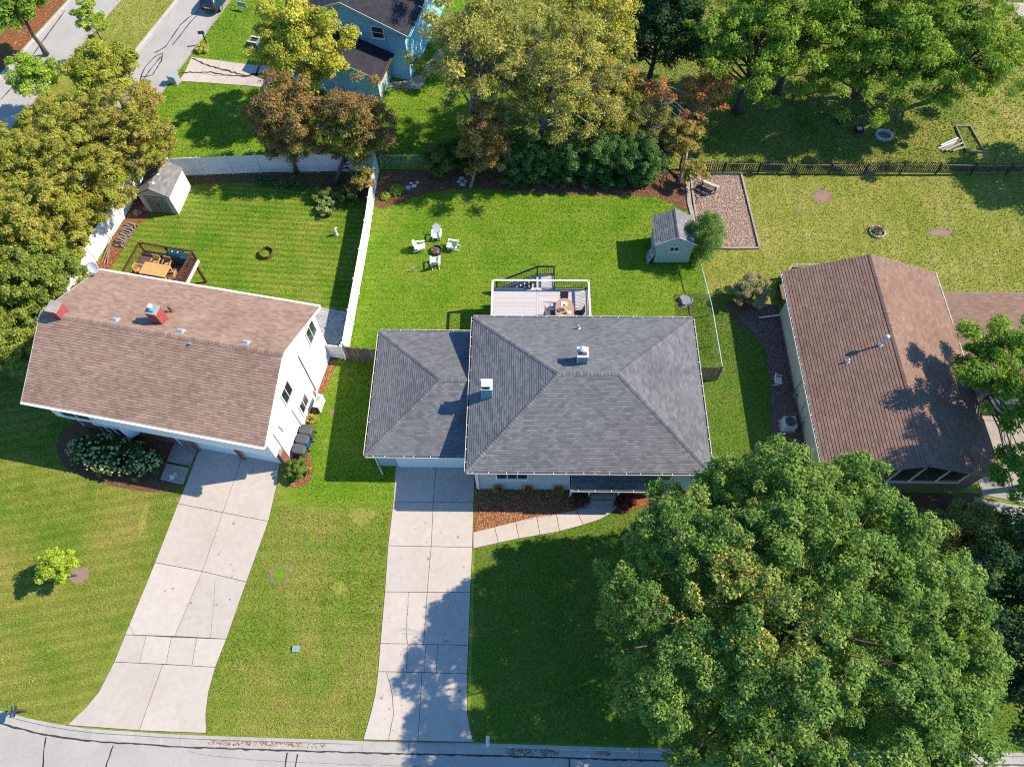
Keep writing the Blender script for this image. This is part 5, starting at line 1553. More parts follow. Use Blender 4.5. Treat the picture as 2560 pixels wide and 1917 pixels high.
# ======== blue house behind
bh = thing('blue_house', 'bright blue sided gable house with dark roof beyond the fences', 'house', (-9.69, 53.06, 0), -13.0)
bw, bd_, be, brd = 9.92, 15.0, 4.72, 6.68
om = 0.5
B1 = [(om, 15.5, be - om * 0.395), (om, -0.35, be - om * 0.395), (-bw / 2, -0.35, brd), (-bw / 2, 15.5, brd)]
B1 = [B1[1], B1[0], B1[3], B1[2]]
B2 = [(-bw - om, 15.5, be - om * 0.395), (-bw - om, -0.35, be - om * 0.395), (-bw / 2, -0.35, brd), (-bw / 2, 15.5, brd)]
brf = slab_roof(bh, 'roof', [B1, B2], 0.06)
shingles(brf, B1, 'shingle_dark', 0, tab=0.4, expo=0.2, seed=51)
shingles(brf, B2, 'shingle_dark', 0, tab=0.4, expo=0.2, seed=52)
MB().box(-bw, 0, 0, 0, 15, be - 0.06).build('wall', 'blue_siding', bh)
MB().extrude([(-bw, 0, be - 0.07), (0, 0, be - 0.07), (-bw / 2, 0, brd - 0.08)], (0, 0.1, 0)).build('gable_wall', 'blue_siding', bh)
siding(bh, [(-bw, 0, 0.3), (0, 0, 0.3), (0, 0, be - 0.07), (-bw / 2, 0, brd - 0.1), (-bw, 0, be - 0.07)], 'blue_siding', 0.2)
siding(bh, [(0, 0, 0.3), (0, 15, 0.3), (0, 15, be - 0.07), (0, 0, be - 0.07)], 'blue_siding', 0.2)
for a, b in (((om, -0.37, be - om * 0.395 - 0.07), (-bw / 2, -0.37, brd - 0.07)), ((-bw - om, -0.37, be - om * 0.395 - 0.07), (-bw / 2, -0.37, brd - 0.07))):
    MB().bar(a, b, 0.04, 0.17).build('rake_board', 'pale_blue_siding', bh)
gutter(bh, (om, -0.3, be - 0.19), (om, 15.4, be - 0.19), (1, 0, 0), 'blue_siding', hang=0)
window(bh, (-2.25, -0.018, 4.25), (1, 0, 0), (0, -1, 0), 0.95, 0.95, (1, 2), 0.09)
MB().box(-0.03, -0.04, 0.1, 0.05, 0.03, be - 0.1).build('corner_board', 'pale_blue_siding', bh)
MB().tube([(-0.1, -0.08, be - 0.45), (-1.6, -0.08, be - 0.45), (-1.65, -0.08, be - 0.6), (-1.55, -0.08, 2.7)], 0.045, 7).build('downspout', 'pale_blue_siding', bh)
# lower wing in front of it
W1 = [(-1.25, -3.4, 2.45), (-1.25, 0.0, 2.45), (-5.6, 0.0, 3.86), (-5.6, -3.4, 3.86)]
W2 = [(-9.95, 0.0, 2.45), (-9.95, -3.4, 2.45), (-5.6, -3.4, 3.86), (-5.6, 0.0, 3.86)]
wrf = slab_roof(bh, 'wing_roof', [W1, W2], 0.06)
shingles(wrf, W1, 'shingle_dark', 0, tab=0.4, expo=0.2, seed=53)
shingles(wrf, W2, 'shingle_dark', 0, tab=0.4, expo=0.2, seed=54)
MB().box(-9.5, -3.0, 0, -1.72, -0.01, 2.36).build('wing_wall', 'blue_siding', bh)
MB().extrude([(-9.5, -3.0, 2.35), (-1.72, -3.0, 2.35), (-5.6, -3.0, 3.75)], (0, 0.1, 0)).build('gable_wall', 'blue_siding', bh)
siding(bh, [(-9.5, -3.0, 0.2), (-1.72, -3.0, 0.2), (-1.72, -3.0, 2.35), (-5.6, -3.0, 3.72), (-9.5, -3.0, 2.35)], 'blue_siding', 0.2)
siding(bh, [(-1.72, -3.0, 0.2), (-1.72, -0.02, 0.2), (-1.72, -0.02, 2.35), (-1.72, -3.0, 2.35)], 'pale_blue_siding', 0.2)  # sunlit side coloured paler than the front, sunlight put into the siding
for a, b in (((-1.25, -3.42, 2.36), (-5.6, -3.42, 3.78)), ((-9.95, -3.42, 2.36), (-5.6, -3.42, 3.78))):
    MB().bar(a, b, 0.04, 0.15).build('rake_board', 'pale_blue_siding', bh)
gutter(bh, (-1.25, -3.4, 2.45), (-1.25, -0.02, 2.45), (1, 0, 0), 'rust', hang=0)
# a white picket section and rear volume of the next building glimpsed through the trees
nb_ = thing('pale_blue_house', 'pale blue house glimpsed through the tall trees', 'house', (2.5, 69.5, 0), -8)
MB().box(-6, 0, 0, 6, 8, 4.2).build('wall', 'pale_blue_siding', nb_)
siding(nb_, [(-6, 0, 0.2), (6, 0, 0.2), (6, 0, 4.2), (-6, 0, 4.2)], 'pale_blue_siding', 0.22)
n1_ = [(-6.4, -0.4, 4.1), (6.4, -0.4, 4.1), (6.4, 4, 5.9), (-6.4, 4, 5.9)]
n2_ = [(6.4, 8.4, 4.1), (-6.4, 8.4, 4.1), (-6.4, 4, 5.9), (6.4, 4, 5.9)]
r__ = slab_roof(nb_, 'roof', [n1_, n2_])
shingles(r__, n1_, 'shingle_dark', 0, tab=0.45, expo=0.22, seed=55)
window(nb_, (-2, -0.02, 2.4), (1, 0, 0), (0, -1, 0), 1.2, 1.2, (2, 1))
window(nb_, (2.4, -0.02, 2.4), (1, 0, 0), (0, -1, 0), 1.2, 1.2, (2, 1))

# ======== sheds
s1 = thing('garden_shed', 'pale blue garden shed with grey shingle roof beside a juniper', 'shed', (11.05, 34.45, 0), 0.5)
sw, sl = 1.27, 1.22
MB().box(-sw, -sl, 0.12, sw, sl, 2.30).build('wall', 'pale_blue_siding', s1)
for s in (-1, 1):
    MB().extrude([(-sw, s * sl, 2.29), (sw, s * sl, 2.29), (0, s * sl, 2.98)], (0, -0.06 * s, 0)).build('gable_wall', 'pale_blue_siding', s1)
siding(s1, [(-sw, -sl, 0.14), (sw, -sl, 0.14), (sw, -sl, 2.29), (0, -sl, 2.97), (-sw, -sl, 2.29)], 'pale_blue_siding', 0.165)
siding(s1, [(-sw, sl, 0.14), (-sw, -sl, 0.14), (-sw, -sl, 2.29), (-sw, sl, 2.29)], 'pale_blue_siding', 0.165)
siding(s1, [(sw, -sl, 0.14), (sw, sl, 0.14), (sw, sl, 2.29), (sw, -sl, 2.29)], 'pale_blue_siding', 0.165)
e1, o1 = 1.50, 1.30
A1 = [(-e1, o1, 2.24), (-e1, -o1, 2.24), (0, -o1, 3.06), (0, o1, 3.06)]
A2 = [(e1, -o1, 2.24), (e1, o1, 2.24), (0, o1, 3.06), (0, -o1, 3.06)]
sr = slab_roof(s1, 'roof', [A1, A2], 0.04)
shingles(sr, A1, 'shed_shingle', 150, tab=0.30, expo=0.15, thick=0.016, seed=61)
shingles(sr, A2, 'shed_shingle', 150, tab=0.30, expo=0.15, thick=0.016, seed=62)
ridge_caps(sr, A1[2], A1[3], 'shed_shingle', 0.13, 0.19, plane_n(A1), plane_n(A2))
for s in (-1, 1):
    MB().bar((s * e1, -o1 - 0.015, 2.20), (0, -o1 - 0.015, 3.02), 0.025, 0.09).build('rake_board', 'white', s1)
    MB().bar((s * (e1 + 0.01), -o1, 2.20), (s * (e1 + 0.01), o1, 2.20), 0.025, 0.09).build('fascia', 'white', s1)
window(s1, (-0.05, -sl - 0.016, 1.72), (1, 0, 0), (0, -1, 0), 0.62, 0.40, (2, 1), 0.045)
MB().box(-sw - 0.03, -0.9, 0.15, -sw - 0.016, 0.75, 2.05).build('door', 'pale_blue_siding', s1)
MB().box(-sw, -sl, 0, sw, sl, 0.12).build('skid', 'fence_dark', s1)
# framed board leaning on the shed
fb = thing('leaning_panel', 'pale patterned framed panel leaning against the pale blue shed', 'panel', (9.62, 33.62, 0), 0.5)
mb = MB()
mb.bar((-0.28, -0.42, 0.03), (0.08, -0.42, 1.1), 0.05, 0.04, (0, 1, 0)).bar((-0.28, 0.42, 0.03), (0.08, 0.42, 1.1), 0.05, 0.04, (0, 1, 0))
mb.bar((-0.28, -0.39, 0.03), (-0.28, 0.39, 0.03), 0.05, 0.05).bar((0.08, -0.39, 1.1), (0.08, 0.39, 1.1), 0.05, 0.05)
mb.build('frame', 'pale_grey', fb)
MB().extrude([(-0.25, -0.39, 0.06), (-0.25, 0.39, 0.06), (0.06, 0.39, 1.07), (0.06, -0.39, 1.07)], (0.012, 0, 0)).build('sheet', 'lead', fb)
for k in range(14):
    y_, t_ = random.uniform(-0.32, 0.32), random.uniform(0.1, 0.9)
    MB().obox((-0.27 + 0.32 * t_ - 0.01, y_, 0.07 + 1.0 * t_), (0.04, 0, 0.10), (0, random.uniform(0.04, 0.1), 0), (0.004, 0, 0)).build('painted_mark', 'pale_grey', fb)

s2 = thing('storage_shed', 'white storage shed with grey roof and double doors by the vinyl fence', 'shed', (-27.45, 39.25, 0), -6.5)
sw, sl = 1.22, 1.42
MB().box(-sw, -sl, 0.0, sw, sl, 1.98).build('wall', 'white', s2)
MB().box(-sw, -sl - 0.03, 0.05, sw, -sl - 0.003, 1.97).build('front_panel', 'shed_taupe', s2)
MB().extrude([(-sw, -sl, 1.97), (sw, -sl, 1.97), (0, -sl, 2.62)], (0, -0.03, 0)).build('gable_wall', 'shed_taupe', s2)
MB().extrude([(-sw, sl, 1.97), (sw, sl, 1.97), (0, sl, 2.62)], (0, -0.03, 0)).build('gable_wall', 'white', s2)
e1, o1 = 1.32, 1.52
A1 = [(-e1, o1, 1.95), (-e1, -o1, 1.95), (0, -o1, 2.70), (0, o1, 2.70)]
A2 = [(e1, -o1, 1.95), (e1, o1, 1.95), (0, o1, 2.70), (0, -o1, 2.70)]
sr = slab_roof(s2, 'roof', [A1, A2], 0.05)
shingles(sr, A1, 'shed_shingle', 150, tab=0.5, expo=0.17, thick=0.012, seed=63)
shingles(sr, A2, 'shed_shingle', 150, tab=0.5, expo=0.17, thick=0.012, seed=64)
for y in (-0.85, 0.05, 0.95):
    for s in (-1, 1):
        n_ = Vector((s * 0.49, 0, 0.87))
        MB().obox(Vector((s * 0.16, y, 2.70 - 0.16 * 0.568)) + n_ * 0.022, Vector((0.87, 0, -0.49 * s)) * 0.09 if s > 0 else Vector((0.87, 0, 0.49)) * 0.09, (0, 0.09, 0), n_ * 0.008).build('skylight', 'white', sr)
for s in (-1, 1):
    d_ = MB().box(min(s * 0.02, s * 0.80), -sl - 0.055, 0.08, max(s * 0.02, s * 0.80), -sl - 0.032, 1.85).build('door', 'shed_door', s2)
    wfr = MB().box(s * 0.41 - 0.31, -sl - 0.072, 1.42, s * 0.41 + 0.31, -sl - 0.057, 1.72).build('door_window', 'white', d_)
    MB().box(s * 0.05 - 0.02, -sl - 0.09, 0.9, s * 0.05 + 0.02, -sl - 0.058, 1.05).build('handle', 'black_metal', d_)
    for i in range(4):
        for j in range(2):
            MB().box(s * 0.41 - 0.28 + i * 0.143, -sl - 0.08, 1.445 + j * 0.13, s * 0.41 - 0.28 + i * 0.143 + 0.12, -sl - 0.074, 1.445 + j * 0.13 + 0.11).build('pane', 'glass', d_)

# ------------------------------------------------------------------ fences
def vinyl_fence(label, pts, h=1.83, spacing=2.44, mat='vinyl'):
    f = thing('vinyl_fence', label, 'fence', (0, 0, 0))
    P = [Vector((p[0], p[1], 0)) for p in pts]
    posts = []
    for a, b in zip(P, P[1:]):
        L = (b - a).length
        k = max(1, round(L / spacing))
        for i in range(k):
            posts.append((a.lerp(b, i / k), a.lerp(b, (i + 1) / k)))
    allp = [a for a, b in posts] + [posts[-1][1]]
    pm_ = MB().box(-0.064, -0.064, 0, 0.064, 0.064, h + 0.03).mesh('post')
    pm_.materials.append(M[mat])
    cm = MB().box(-0.08, -0.08, h + 0.03, 0.08, 0.08, h + 0.055)
    cm.add([(-0.07, -0.07, h + 0.055), (0.07, -0.07, h + 0.055), (0.07, 0.07, h + 0.055), (-0.07, 0.07, h + 0.055), (0, 0, h + 0.12)], [(0, 1, 4), (1, 2, 4), (2, 3, 4), (3, 0, 4)])
    cm = cm.mesh('post_cap')
    cm.materials.append(M[mat])
    for i, p in enumerate(allp):
        d = (posts[min(i, len(posts) - 1)][1] - posts[min(i, len(posts) - 1)][0])
        o = bpy.data.objects.new('post', pm_)
        col.objects.link(o)
        o.parent = f
        o.location = p
        o.rotation_euler = (0, 0, math.atan2(d.y, d.x))
        c = bpy.data.objects.new('post_cap', cm)
        col.objects.link(c)
        c.parent = o
    for a, b in posts:
        d = (b - a).normalized()
        s = d.cross(UP)
        a2, b2 = a + d * 0.066, b - d * 0.066
        mid = (a2 + b2) / 2
        L = (b2 - a2).length
        # tongue and groove boards of the panel
        k = int(L / 0.152)
        w = L / k
        bm2 = MB().obox((0, 0, h / 2 + 0.02), d * (w / 2 - 0.0025), s * 0.011, UP * (h / 2 - 0.12)).mesh('board')
        bm2.materials.append(M[mat])
        pn = MB().obox(mid + UP * (h / 2 + 0.02), d * L / 2, s * 0.006, UP * (h / 2 - 0.12)).build('panel', mat, f)
        for i in range(k):
            o = bpy.data.objects.new('board', bm2)
            col.objects.link(o)
            o.parent = pn
            o.location = a2 + d * (w * (i + 0.5))
        for z in (0.11, h - 0.045):
            MB().obox(mid + UP * z, d * (L / 2 + 0.001), s * 0.022, UP * 0.06).build('rail', mat, f)
    return f
vinyl_fence('white vinyl privacy fence dividing the two back yards', [(-11.82, 25.05), (-11.47, 35.6), (-11.43, 42.25)])
vinyl_fence('white vinyl privacy fence along the back of the white house yard', [(-29.75, 41.55), (-20.8, 42.1), (-11.62, 42.36)])
vinyl_fence('white vinyl privacy fence beside the stacked logs', [(-33.1, 25.2), (-31.95, 31.2), (-30.52, 37.25), (-29.82, 41.30)])
gt = thing('vinyl_gate', 'white vinyl gate standing between the white house and the dividing fence', 'gate', (0, 0, 0))
ga, gb2 = Vector((-13.15, 25.02, 0)), Vector((-12.0, 24.86, 0))
d = (gb2 - ga).normalized()
s = d.cross(UP)
for z, hh in ((0.22, 0.06), (1.62, 0.06)):
    MB().obox((ga + gb2) / 2 + UP * z, d * 0.5, s * 0.03, UP * hh).build('rail', 'vinyl', gt)
for p in (ga + d * 0.09, gb2 - d * 0.09):
    MB().obox(p + UP * 0.92, d * 0.05, s * 0.032, UP * 0.78).build('stile', 'vinyl', gt)
for i in range(6):
    MB().obox(ga + d * (0.2 + 0.158 * i) + UP * 0.92, d * 0.077, s * 0.012, UP * 0.66).build('board', 'vinyl', gt)
for p in (ga - d * 0.05, gb2 + d * 0.09):
    MB().obox(p + UP * 0.93, d * 0.065, s * 0.065, UP * 0.93).build('post', 'vinyl', gt)
wp = thing('fallen_board', 'pale board lying on the paved side yard by the gate', 'board', (-12.75, 26.0, 0.05), 62)
MB().box(-0.75, -0.09, 0, 0.75, 0.09, 0.05).box(-0.7, -0.02, 0.05, 0.7, 0.02, 0.08).build('plank', 'pale_grey', wp)

def plank_fence(label, a, b, h=1.75, mat='grey_wood', w=0.14, rails=True, jag=0.05):
    f = thing('plank_fence', label, 'fence', (0, 0, 0))
    a, b = Vector((a[0], a[1], 0)), Vector((b[0], b[1], 0))
    d = (b - a).normalized()
    s = d.cross(UP)
    k = int((b - a).length / w)
    meshes = []
    for q in range(4):
        hh = h + random.uniform(-jag, jag)
        me = MB().obox((0, 0, hh / 2 + 0.04), d * (w / 2 - 0.006), s * 0.011, UP * (hh / 2)).mesh('picket')
        me.materials.append(M[mat])
        meshes.append(me)
    for i in range(k):
        o = bpy.data.objects.new('picket', random.choice(meshes))
        col.objects.link(o)
        o.parent = f
        o.location = a + d * (w * (i + 0.5)) + s * random.uniform(-0.008, 0.008)
        o.rotation_euler = (0, random.uniform(-0.012, 0.012), 0)
    for z in (0.35, h - 0.3):
        MB().bar(a - s * 0.045 + UP * z, b - s * 0.045 + UP * z, 0.04, 0.09).build('rail', mat, f)
    for p in (a, b):
        MB().obox(p - s * 0.11 + UP * h / 2, d * 0.045, s * 0.045, UP * h / 2).build('post', mat, f)
    return f
plank_fence('weathered plank fence joining the white gate to the grey house garage', (-11.72, 24.78), (-8.85, 24.5))
plank_fence('short weathered plank fence joining the grey house to the wire fence', (10.55, 23.42), (13.25, 23.42))

def chain_fence(label, pts, h=1.2):
    f = thing('chain_link_fence', label, 'fence', (0, 0, 0))
    P = [Vector((p[0], p[1], 0)) for p in pts]
    for a, b in zip(P, P[1:]):
        d = (b - a).normalized()
        L = (b - a).length
        MB().tube([a + UP * h, b + UP * h], 0.028, 8).build('top_rail', 'galv', f)
        k = max(1, round(L / 3.0))
        for i in range(k + 1):
            p = a.lerp(b, i / k)
            MB().tube([p, p + UP * (h + 0.04)], 0.03, 8).build('post', 'galv', f)
        mb = MB()
        s = d.cross(UP)
        st = 0.10
        n_ = int(L / st)
        H = h - 0.05
        for i in range(-int(H / st), n_ + 1):
            for sg in (1, -1):
                x0, x1 = i * st, i * st + H
                z0, z1 = 0.04, 0.04 + H
                if x0 < 0:
                    z0 += -x0
                    x0 = 0
                if x1 > L:
                    z1 -= x1 - L
                    x1 = L
                if x1 <= x0:
                    continue
                if sg < 0:
                    x0, x1 = L - x0, L - x1
                c0, c1 = a + d * x0 + UP * z0, a + d * x1 + UP * z1
                wv = s * 0.0024
                uu = (c1 - c0).normalized().cross(s) * 0.0024
                mb.add([c0 - uu + wv * sg, c0 + uu + wv * sg, c1 + uu + wv * sg, c1 - uu + wv * sg], [(0, 1, 2, 3)])
        o = mb.build('wire_mesh', 'galv', f)
        o['kind'] = 'stuff'
    return f
chain_fence('galvanised chain link fence along the side lawn of the grey house', [(12.85, 33.0), (13.27, 28.6), (13.38, 23.6)])
chain_fence('short galvanised chain link fence beside the hosta bed', [(-11.2, 42.75), (-7.2, 42.8)], 1.25)
# picket fence along the back of the play bed and dry lawn
pf = thing('picket_fence', 'long dark weathered picket fence behind the play bed and dry lawn', 'fence', (0, 0, 0))
PX = np.linspace(13.2, 44.0, 12)
PZ = [0.0, 0.10, 0.06, 0.0, -0.03, 0.03, 0.08, 0.06, 0.0, 0.03, 0.0, 0.02]
PYY = 42.28
pk = []
for q in range(3):
    hh = 1.15 + 0.04 * q
    mb = MB()
    mb.add([(-0.046, -0.009, 0.05), (0.046, -0.009, 0.05), (0.046, -0.009, hh - 0.06), (0, -0.009, hh), (-0.046, -0.009, hh - 0.06),
            (-0.046, 0.009, 0.05), (0.046, 0.009, 0.05), (0.046, 0.009, hh - 0.06), (0, 0.009, hh), (-0.046, 0.009, hh - 0.06)],
           [(0, 1, 2, 3, 4), (9, 8, 7, 6, 5), (0, 5, 6, 1), (1, 6, 7, 2), (2, 7, 8, 3), (3, 8, 9, 4), (4, 9, 5, 0)])
    me = mb.mesh('picket')
    me.materials.append(M['fence_dark'])
    pk.append(me)
x = 13.2
while x < 44.0:
    o = bpy.data.objects.new('picket', random.choice(pk))
    col.objects.link(o)
    o.parent = pf
    o.location = (x, PYY + random.uniform(-0.004, 0.004), float(np.interp(x, PX, PZ)) - 0.02)
    o.rotation_euler = (0, random.uniform(-0.03, 0.03), 0)
    x += 0.172
for i in range(11):
    za, zb = PZ[i], PZ[i + 1]
    for z in (0.22, 0.95):
        MB().bar((PX[i] + 0.05, PYY - 0.045, za + z), (PX[i + 1] - 0.05, PYY - 0.045, zb + z), 0.045, 0.085).build('rail', 'picket_rail', pf)
for x, z in zip(PX, PZ):
    MB().box(x - 0.05, PYY - 0.125, 0, x + 0.05, PYY - 0.026, 1.12 + z).build('post', 'fence_dark', pf)

# ------------------------------------------------------------------ yard furniture
def adirondack(label, loc, rz, group='adirondack chairs round the fire pit'):
    t = thing('adirondack_chair', label, 'chair', loc, rz, group)
    # faces -Y locally
    for s in (-1, 1):
        MB().bar((s * 0.27, -0.36, 0.0), (s * 0.27, -0.36, 0.52), 0.05, 0.09).build('front_leg', 'resin', t)
        MB().bar((s * 0.25, -0.40, 0.34), (s * 0.25, 0.48, 0.03), 0.035, 0.11).build('rear_leg', 'resin', t)
        MB().bar((s * 0.33, -0.44, 0.545), (s * 0.31, 0.36, 0.53), 0.13, 0.028).build('armrest', 'resin', t)
        MB().bar((s * 0.31, 0.28, 0.20), (s * 0.31, 0.28, 0.53), 0.04, 0.06).build('arm_support', 'resin', t)
    for i in range(5):
        a = i / 4
        y, z = -0.40 + a * 0.50, 0.375 - a * 0.115
        MB().obox((0, y, z), (0.25, 0, 0), (0, 0.052, -0.012), (0, 0.002, 0.011)).build('seat_slat', 'resin', t)
    for i in range(6):
        x = (i - 2.5) * 0.098
        top = 0.98 - abs(i - 2.5) ** 2 * 0.022
        p, q = Vector((x * 0.86, 0.13, 0.27)), Vector((x * 1.1, 0.13 + (top - 0.27) * 0.48, top))
        MB().bar(p, q, 0.09, 0.022, (0, -1, 0.4)).build('back_slat', 'resin', t)
    MB().bar((-0.33, 0.30, 0.50), (0.33, 0.30, 0.50), 0.03, 0.06).build('back_brace', 'resin', t)
    return t
adirondack('white adirondack chair backed towards the hosta bed, facing the fire pit and deck', (-6.32, 35.62), 0)
adirondack('white adirondack chair backed towards the white vinyl fence at the fire pit', (-7.55, 34.42), 96)
adirondack('white adirondack chair backed towards the raised deck at the fire pit', (-6.25, 32.95), 184)
adirondack('white adirondack chair backed towards the pale blue shed at the fire pit', (-5.02, 34.55), 262)
def fire_ring(name, label, loc, r, h, wall=0.03, mat='rust', fill='ash', cat='fire pit'):
    t = thing(name, label, cat, loc)
    MB().lathe([(r, 0), (r, h), (r - wall, h), (r - wall, 0.02)], 28, (0, 0, 0), True).build('ring', mat, t)
    if fill:
        MB().lathe([(0.0, 0.10), (r * 0.5, 0.09), (r - wall - 0.004, 0.05)], 20).build('ash_bed', fill, t)
    return t
fp = fire_ring('fire_pit', 'rusty steel fire pit ringed by white adirondack chairs', (-6.26, 34.24), 0.42, 0.26)
for k in range(9):
    a = random.uniform(0, 6.28)
    p = Vector((random.uniform(-0.18, 0.18), random.uniform(-0.18, 0.18), 0.14))
    d = Vector((math.cos(a), math.sin(a), 0.1)) * 0.16
    MB().tube([p - d, p + d], 0.028, 6).build('charred_stick', random.choice(['log', 'black_metal', 'ash']), fp)
fire_ring('fire_ring', 'empty brown steel fire ring on the striped lawn of the white house', (-18.9, 33.85), 0.50, 0.36, 0.035, 'rust', 'lawn_vivid')
sp = thing('lawn_sprinkler', 'small grey sprinkler stake in the lawn near the adirondack chairs', 'sprinkler', (-7.85, 32.35, 0))
MB().tube([(0, 0, 0), (0, 0.02, 0.42)], 0.025, 7).build('stake', 'log', sp)
MB().bar((-0.08, 0, 0.42), (0.1, 0.02, 0.48), 0.06, 0.05).build('head', 'pale_grey', sp)
MB().box(-0.12, -0.05, 0, 0.12, 0.05, 0.03).build('foot', 'log', sp)
# stump
st = thing('tree_stump', 'wide grey tree stump in the side lawn near the chain link fence', 'stump', (11.78, 29.85, 0))
pts = []
mb = MB()
ring = []
for k in range(18):
    t = 2 * math.pi * k / 18
    ring.append(0.42 * (1 + 0.16 * math.sin(3 * t + 1) + 0.08 * math.sin(5 * t)))
V = []
for z, f in ((0, 1.25), (0.1, 1.05), (0.26, 0.98), (0.28, 0.9)):
    V += [(ring[k] * f * math.cos(2 * math.pi * k / 18), ring[k] * f * math.sin(2 * math.pi * k / 18), z + 0.02 * math.sin(k * 1.7)) for k in range(18)]
F = [(i * 18 + k, i * 18 + (k + 1) % 18, (i + 1) * 18 + (k + 1) % 18, (i + 1) * 18 + k) for i in range(3) for k in range(18)] + [tuple(range(54, 72))]
MB().add(V, F).build('bole', 'lead', st)
for k in range(8):
    a = random.uniform(3.4, 6.0)
    MB().tube([(math.cos(a) * 0.45, math.sin(a) * 0.45, 0.06), (math.cos(a) * 0.75, math.sin(a) * 0.75, 0.01)], [0.06, 0.02], 6).build('root', 'grey_wood', st)
# play-bed edging timbers
et = [((13.42, 42.0), (13.40, 38.9)), ((13.40, 38.9), (13.45, 34.9)), ((13.45, 34.7), (15.5, 34.62)), ((15.5, 34.62), (17.75, 34.66)), ((17.78, 34.7), (17.62, 38.4)), ((17.62, 38.4), (17.47, 42.1)), ((13.5, 42.12), (17.4, 42.12))]
for i, (a, b) in enumerate(et):
    o = MB().bar((a[0], a[1], 0.075), (b[0], b[1], 0.075), 0.14, 0.15).build('landscape_timber', 'timber', bevel=0.012)
    tag(o, 'pale weathered landscape timber edging the wood chip play bed', 'timber', 'timbers edging the play bed')
for i, (a, b) in enumerate((((13.15, 41.8), (13.05, 39.0)), ((13.05, 39.0), (13.28, 36.6)))):
    o = MB().bar((a[0], a[1], 0.05), (b[0], b[1], 0.05), 0.32, 0.10).build('stone_edging', 'timber', bevel=0.01)
    tag(o, 'flat pale concrete edging strip outside the play bed timbers', 'edging', 'edging strips beside the play bed')
# bench
bn = thing('garden_bench', 'pale weathered slatted bench standing on the wood chips', 'bench', (14.75, 40.55, 0), 149)
for i in range(4):
    MB().box(-0.65, -0.26 + i * 0.125, 0.43, 0.65, -0.155 + i * 0.125, 0.46).build('seat_slat', 'bench_wood', bn)
for i in range(3):
    z = 0.56 + i * 0.13
    MB().obox((0, 0.28 + i * 0.04, z), (0.65, 0, 0), (0, 0.012, 0), (0, 0.012, 0.055)).build('back_slat', 'bench_wood', bn)
for x in (-0.55, 0.55):
    MB().box(x - 0.035, -0.24, 0, x + 0.035, -0.17, 0.43).build('leg', 'fence_dark', bn)
    MB().bar((x, 0.22, 0), (x, 0.40, 0.92), 0.07, 0.06, (0, 1, 0)).build('leg', 'fence_dark', bn)
    MB().box(x - 0.03, -0.24, 0.36, x + 0.03, 0.26, 0.428).build('side_rail', 'fence_dark', bn)
# bins
def bin_(label, loc, rz, body='bin_grey', lid='bin_grey'):
    t = thing('wheeled_bin', label, 'bin', loc, rz, 'wheeled bins by the white house')
    a = [(-0.26, -0.30), (0.26, -0.30), (0.26, 0.28), (-0.26, 0.28)]
    b = [(-0.31, -0.37), (0.31, -0.37), (0.31, 0.34), (-0.31, 0.34)]
    mb = MB().add([(x, y, 0.06) for x, y in a] + [(x, y, 1.0) for x, y in b], [(3, 2, 1, 0), (0, 1, 5, 4), (1, 2, 6, 5), (2, 3, 7, 6), (3, 0, 4, 7)])
    mb.build('body', body, t, bevel=0.02)
    mb = MB()
    rows = []
    for (sx, sy, z) in ((0.335, 0.40, 1.0), (0.335, 0.40, 1.04), (0.30, 0.36, 1.08), (0.17, 0.2, 1.115)):
        rows.append([(math.copysign(abs(math.cos(2 * math.pi * k / 20)) ** 0.45, math.cos(2 * math.pi * k / 20)) * sx, math.copysign(abs(math.sin(2 * math.pi * k / 20)) ** 0.45, math.sin(2 * math.pi * k / 20)) * sy, z) for k in range(20)])
    V = [p for r_ in rows for p in r_]
    mb.add(V, [(i * 20 + k, i * 20 + (k + 1) % 20, (i + 1) * 20 + (k + 1) % 20, (i + 1) * 20 + k) for i in range(3) for k in range(20)] + [tuple(range(60, 80))])
    mb.build('lid', lid, t, smooth=False)
    MB().tube([(-0.25, 0.40, 1.0), (0.25, 0.40, 1.0)], 0.018, 7).build('handle', 'bin_grey', t)
    for s in (-1, 1):
        MB().tube([(s * 0.29, 0.3, 0.12), (s * 0.35, 0.3, 0.12)], 0.12, 14).build('wheel', 'black_metal', t)
    return t
bin_('dark grey wheeled bin standing next to the yellow flowering clump', (-13.55, 19.10), -101)
bin_('dark wheeled bin with blue body, middle of the row by the white house', (-13.68, 18.44), -101, 'bin_blue')
bin_('dark grey wheeled bin standing next to the clipped round bush', (-13.79, 17.76), -101)
# heat pump
hp = thing('heat_pump', 'white heat pump standing in mulch by the white house side wall', 'heat pump', (-13.12, 21.2, 0), -10.6)
MB().box(-0.19, -0.48, 0.12, 0.19, 0.48, 0.95).build('cabinet', 'white', hp, bevel=0.015)
MB().tube([(0.192, -0.1, 0.55), (0.215, -0.1, 0.55)], 0.33, 24).build('fan_guard', 'pale_grey', hp)
MB().box(-0.15, -0.505, 0.2, 0.15, -0.482, 0.85).build('grille', 'black_metal', hp)
for y in (-0.36, 0.36):
    MB().box(-0.24, y - 0.04, 0.0, 0.24, y + 0.04, 0.12).build('foot', 'lead', hp)
MB().box(-0.10, 0.0, 0.952, 0.10, 0.30, 0.965).build('top_label', 'green_box', hp)
ls = thing('line_set_cover', 'dark conduit running up beside the heat pump', 'conduit', (-13.52, 21.95, 0), -10.6)
MB().box(-0.05, -0.05, 0, 0.05, 0.05, 0.7).box(-0.04, -0.04, 0.7, 0.04, 0.25, 0.8).build('duct', 'lead', ls)
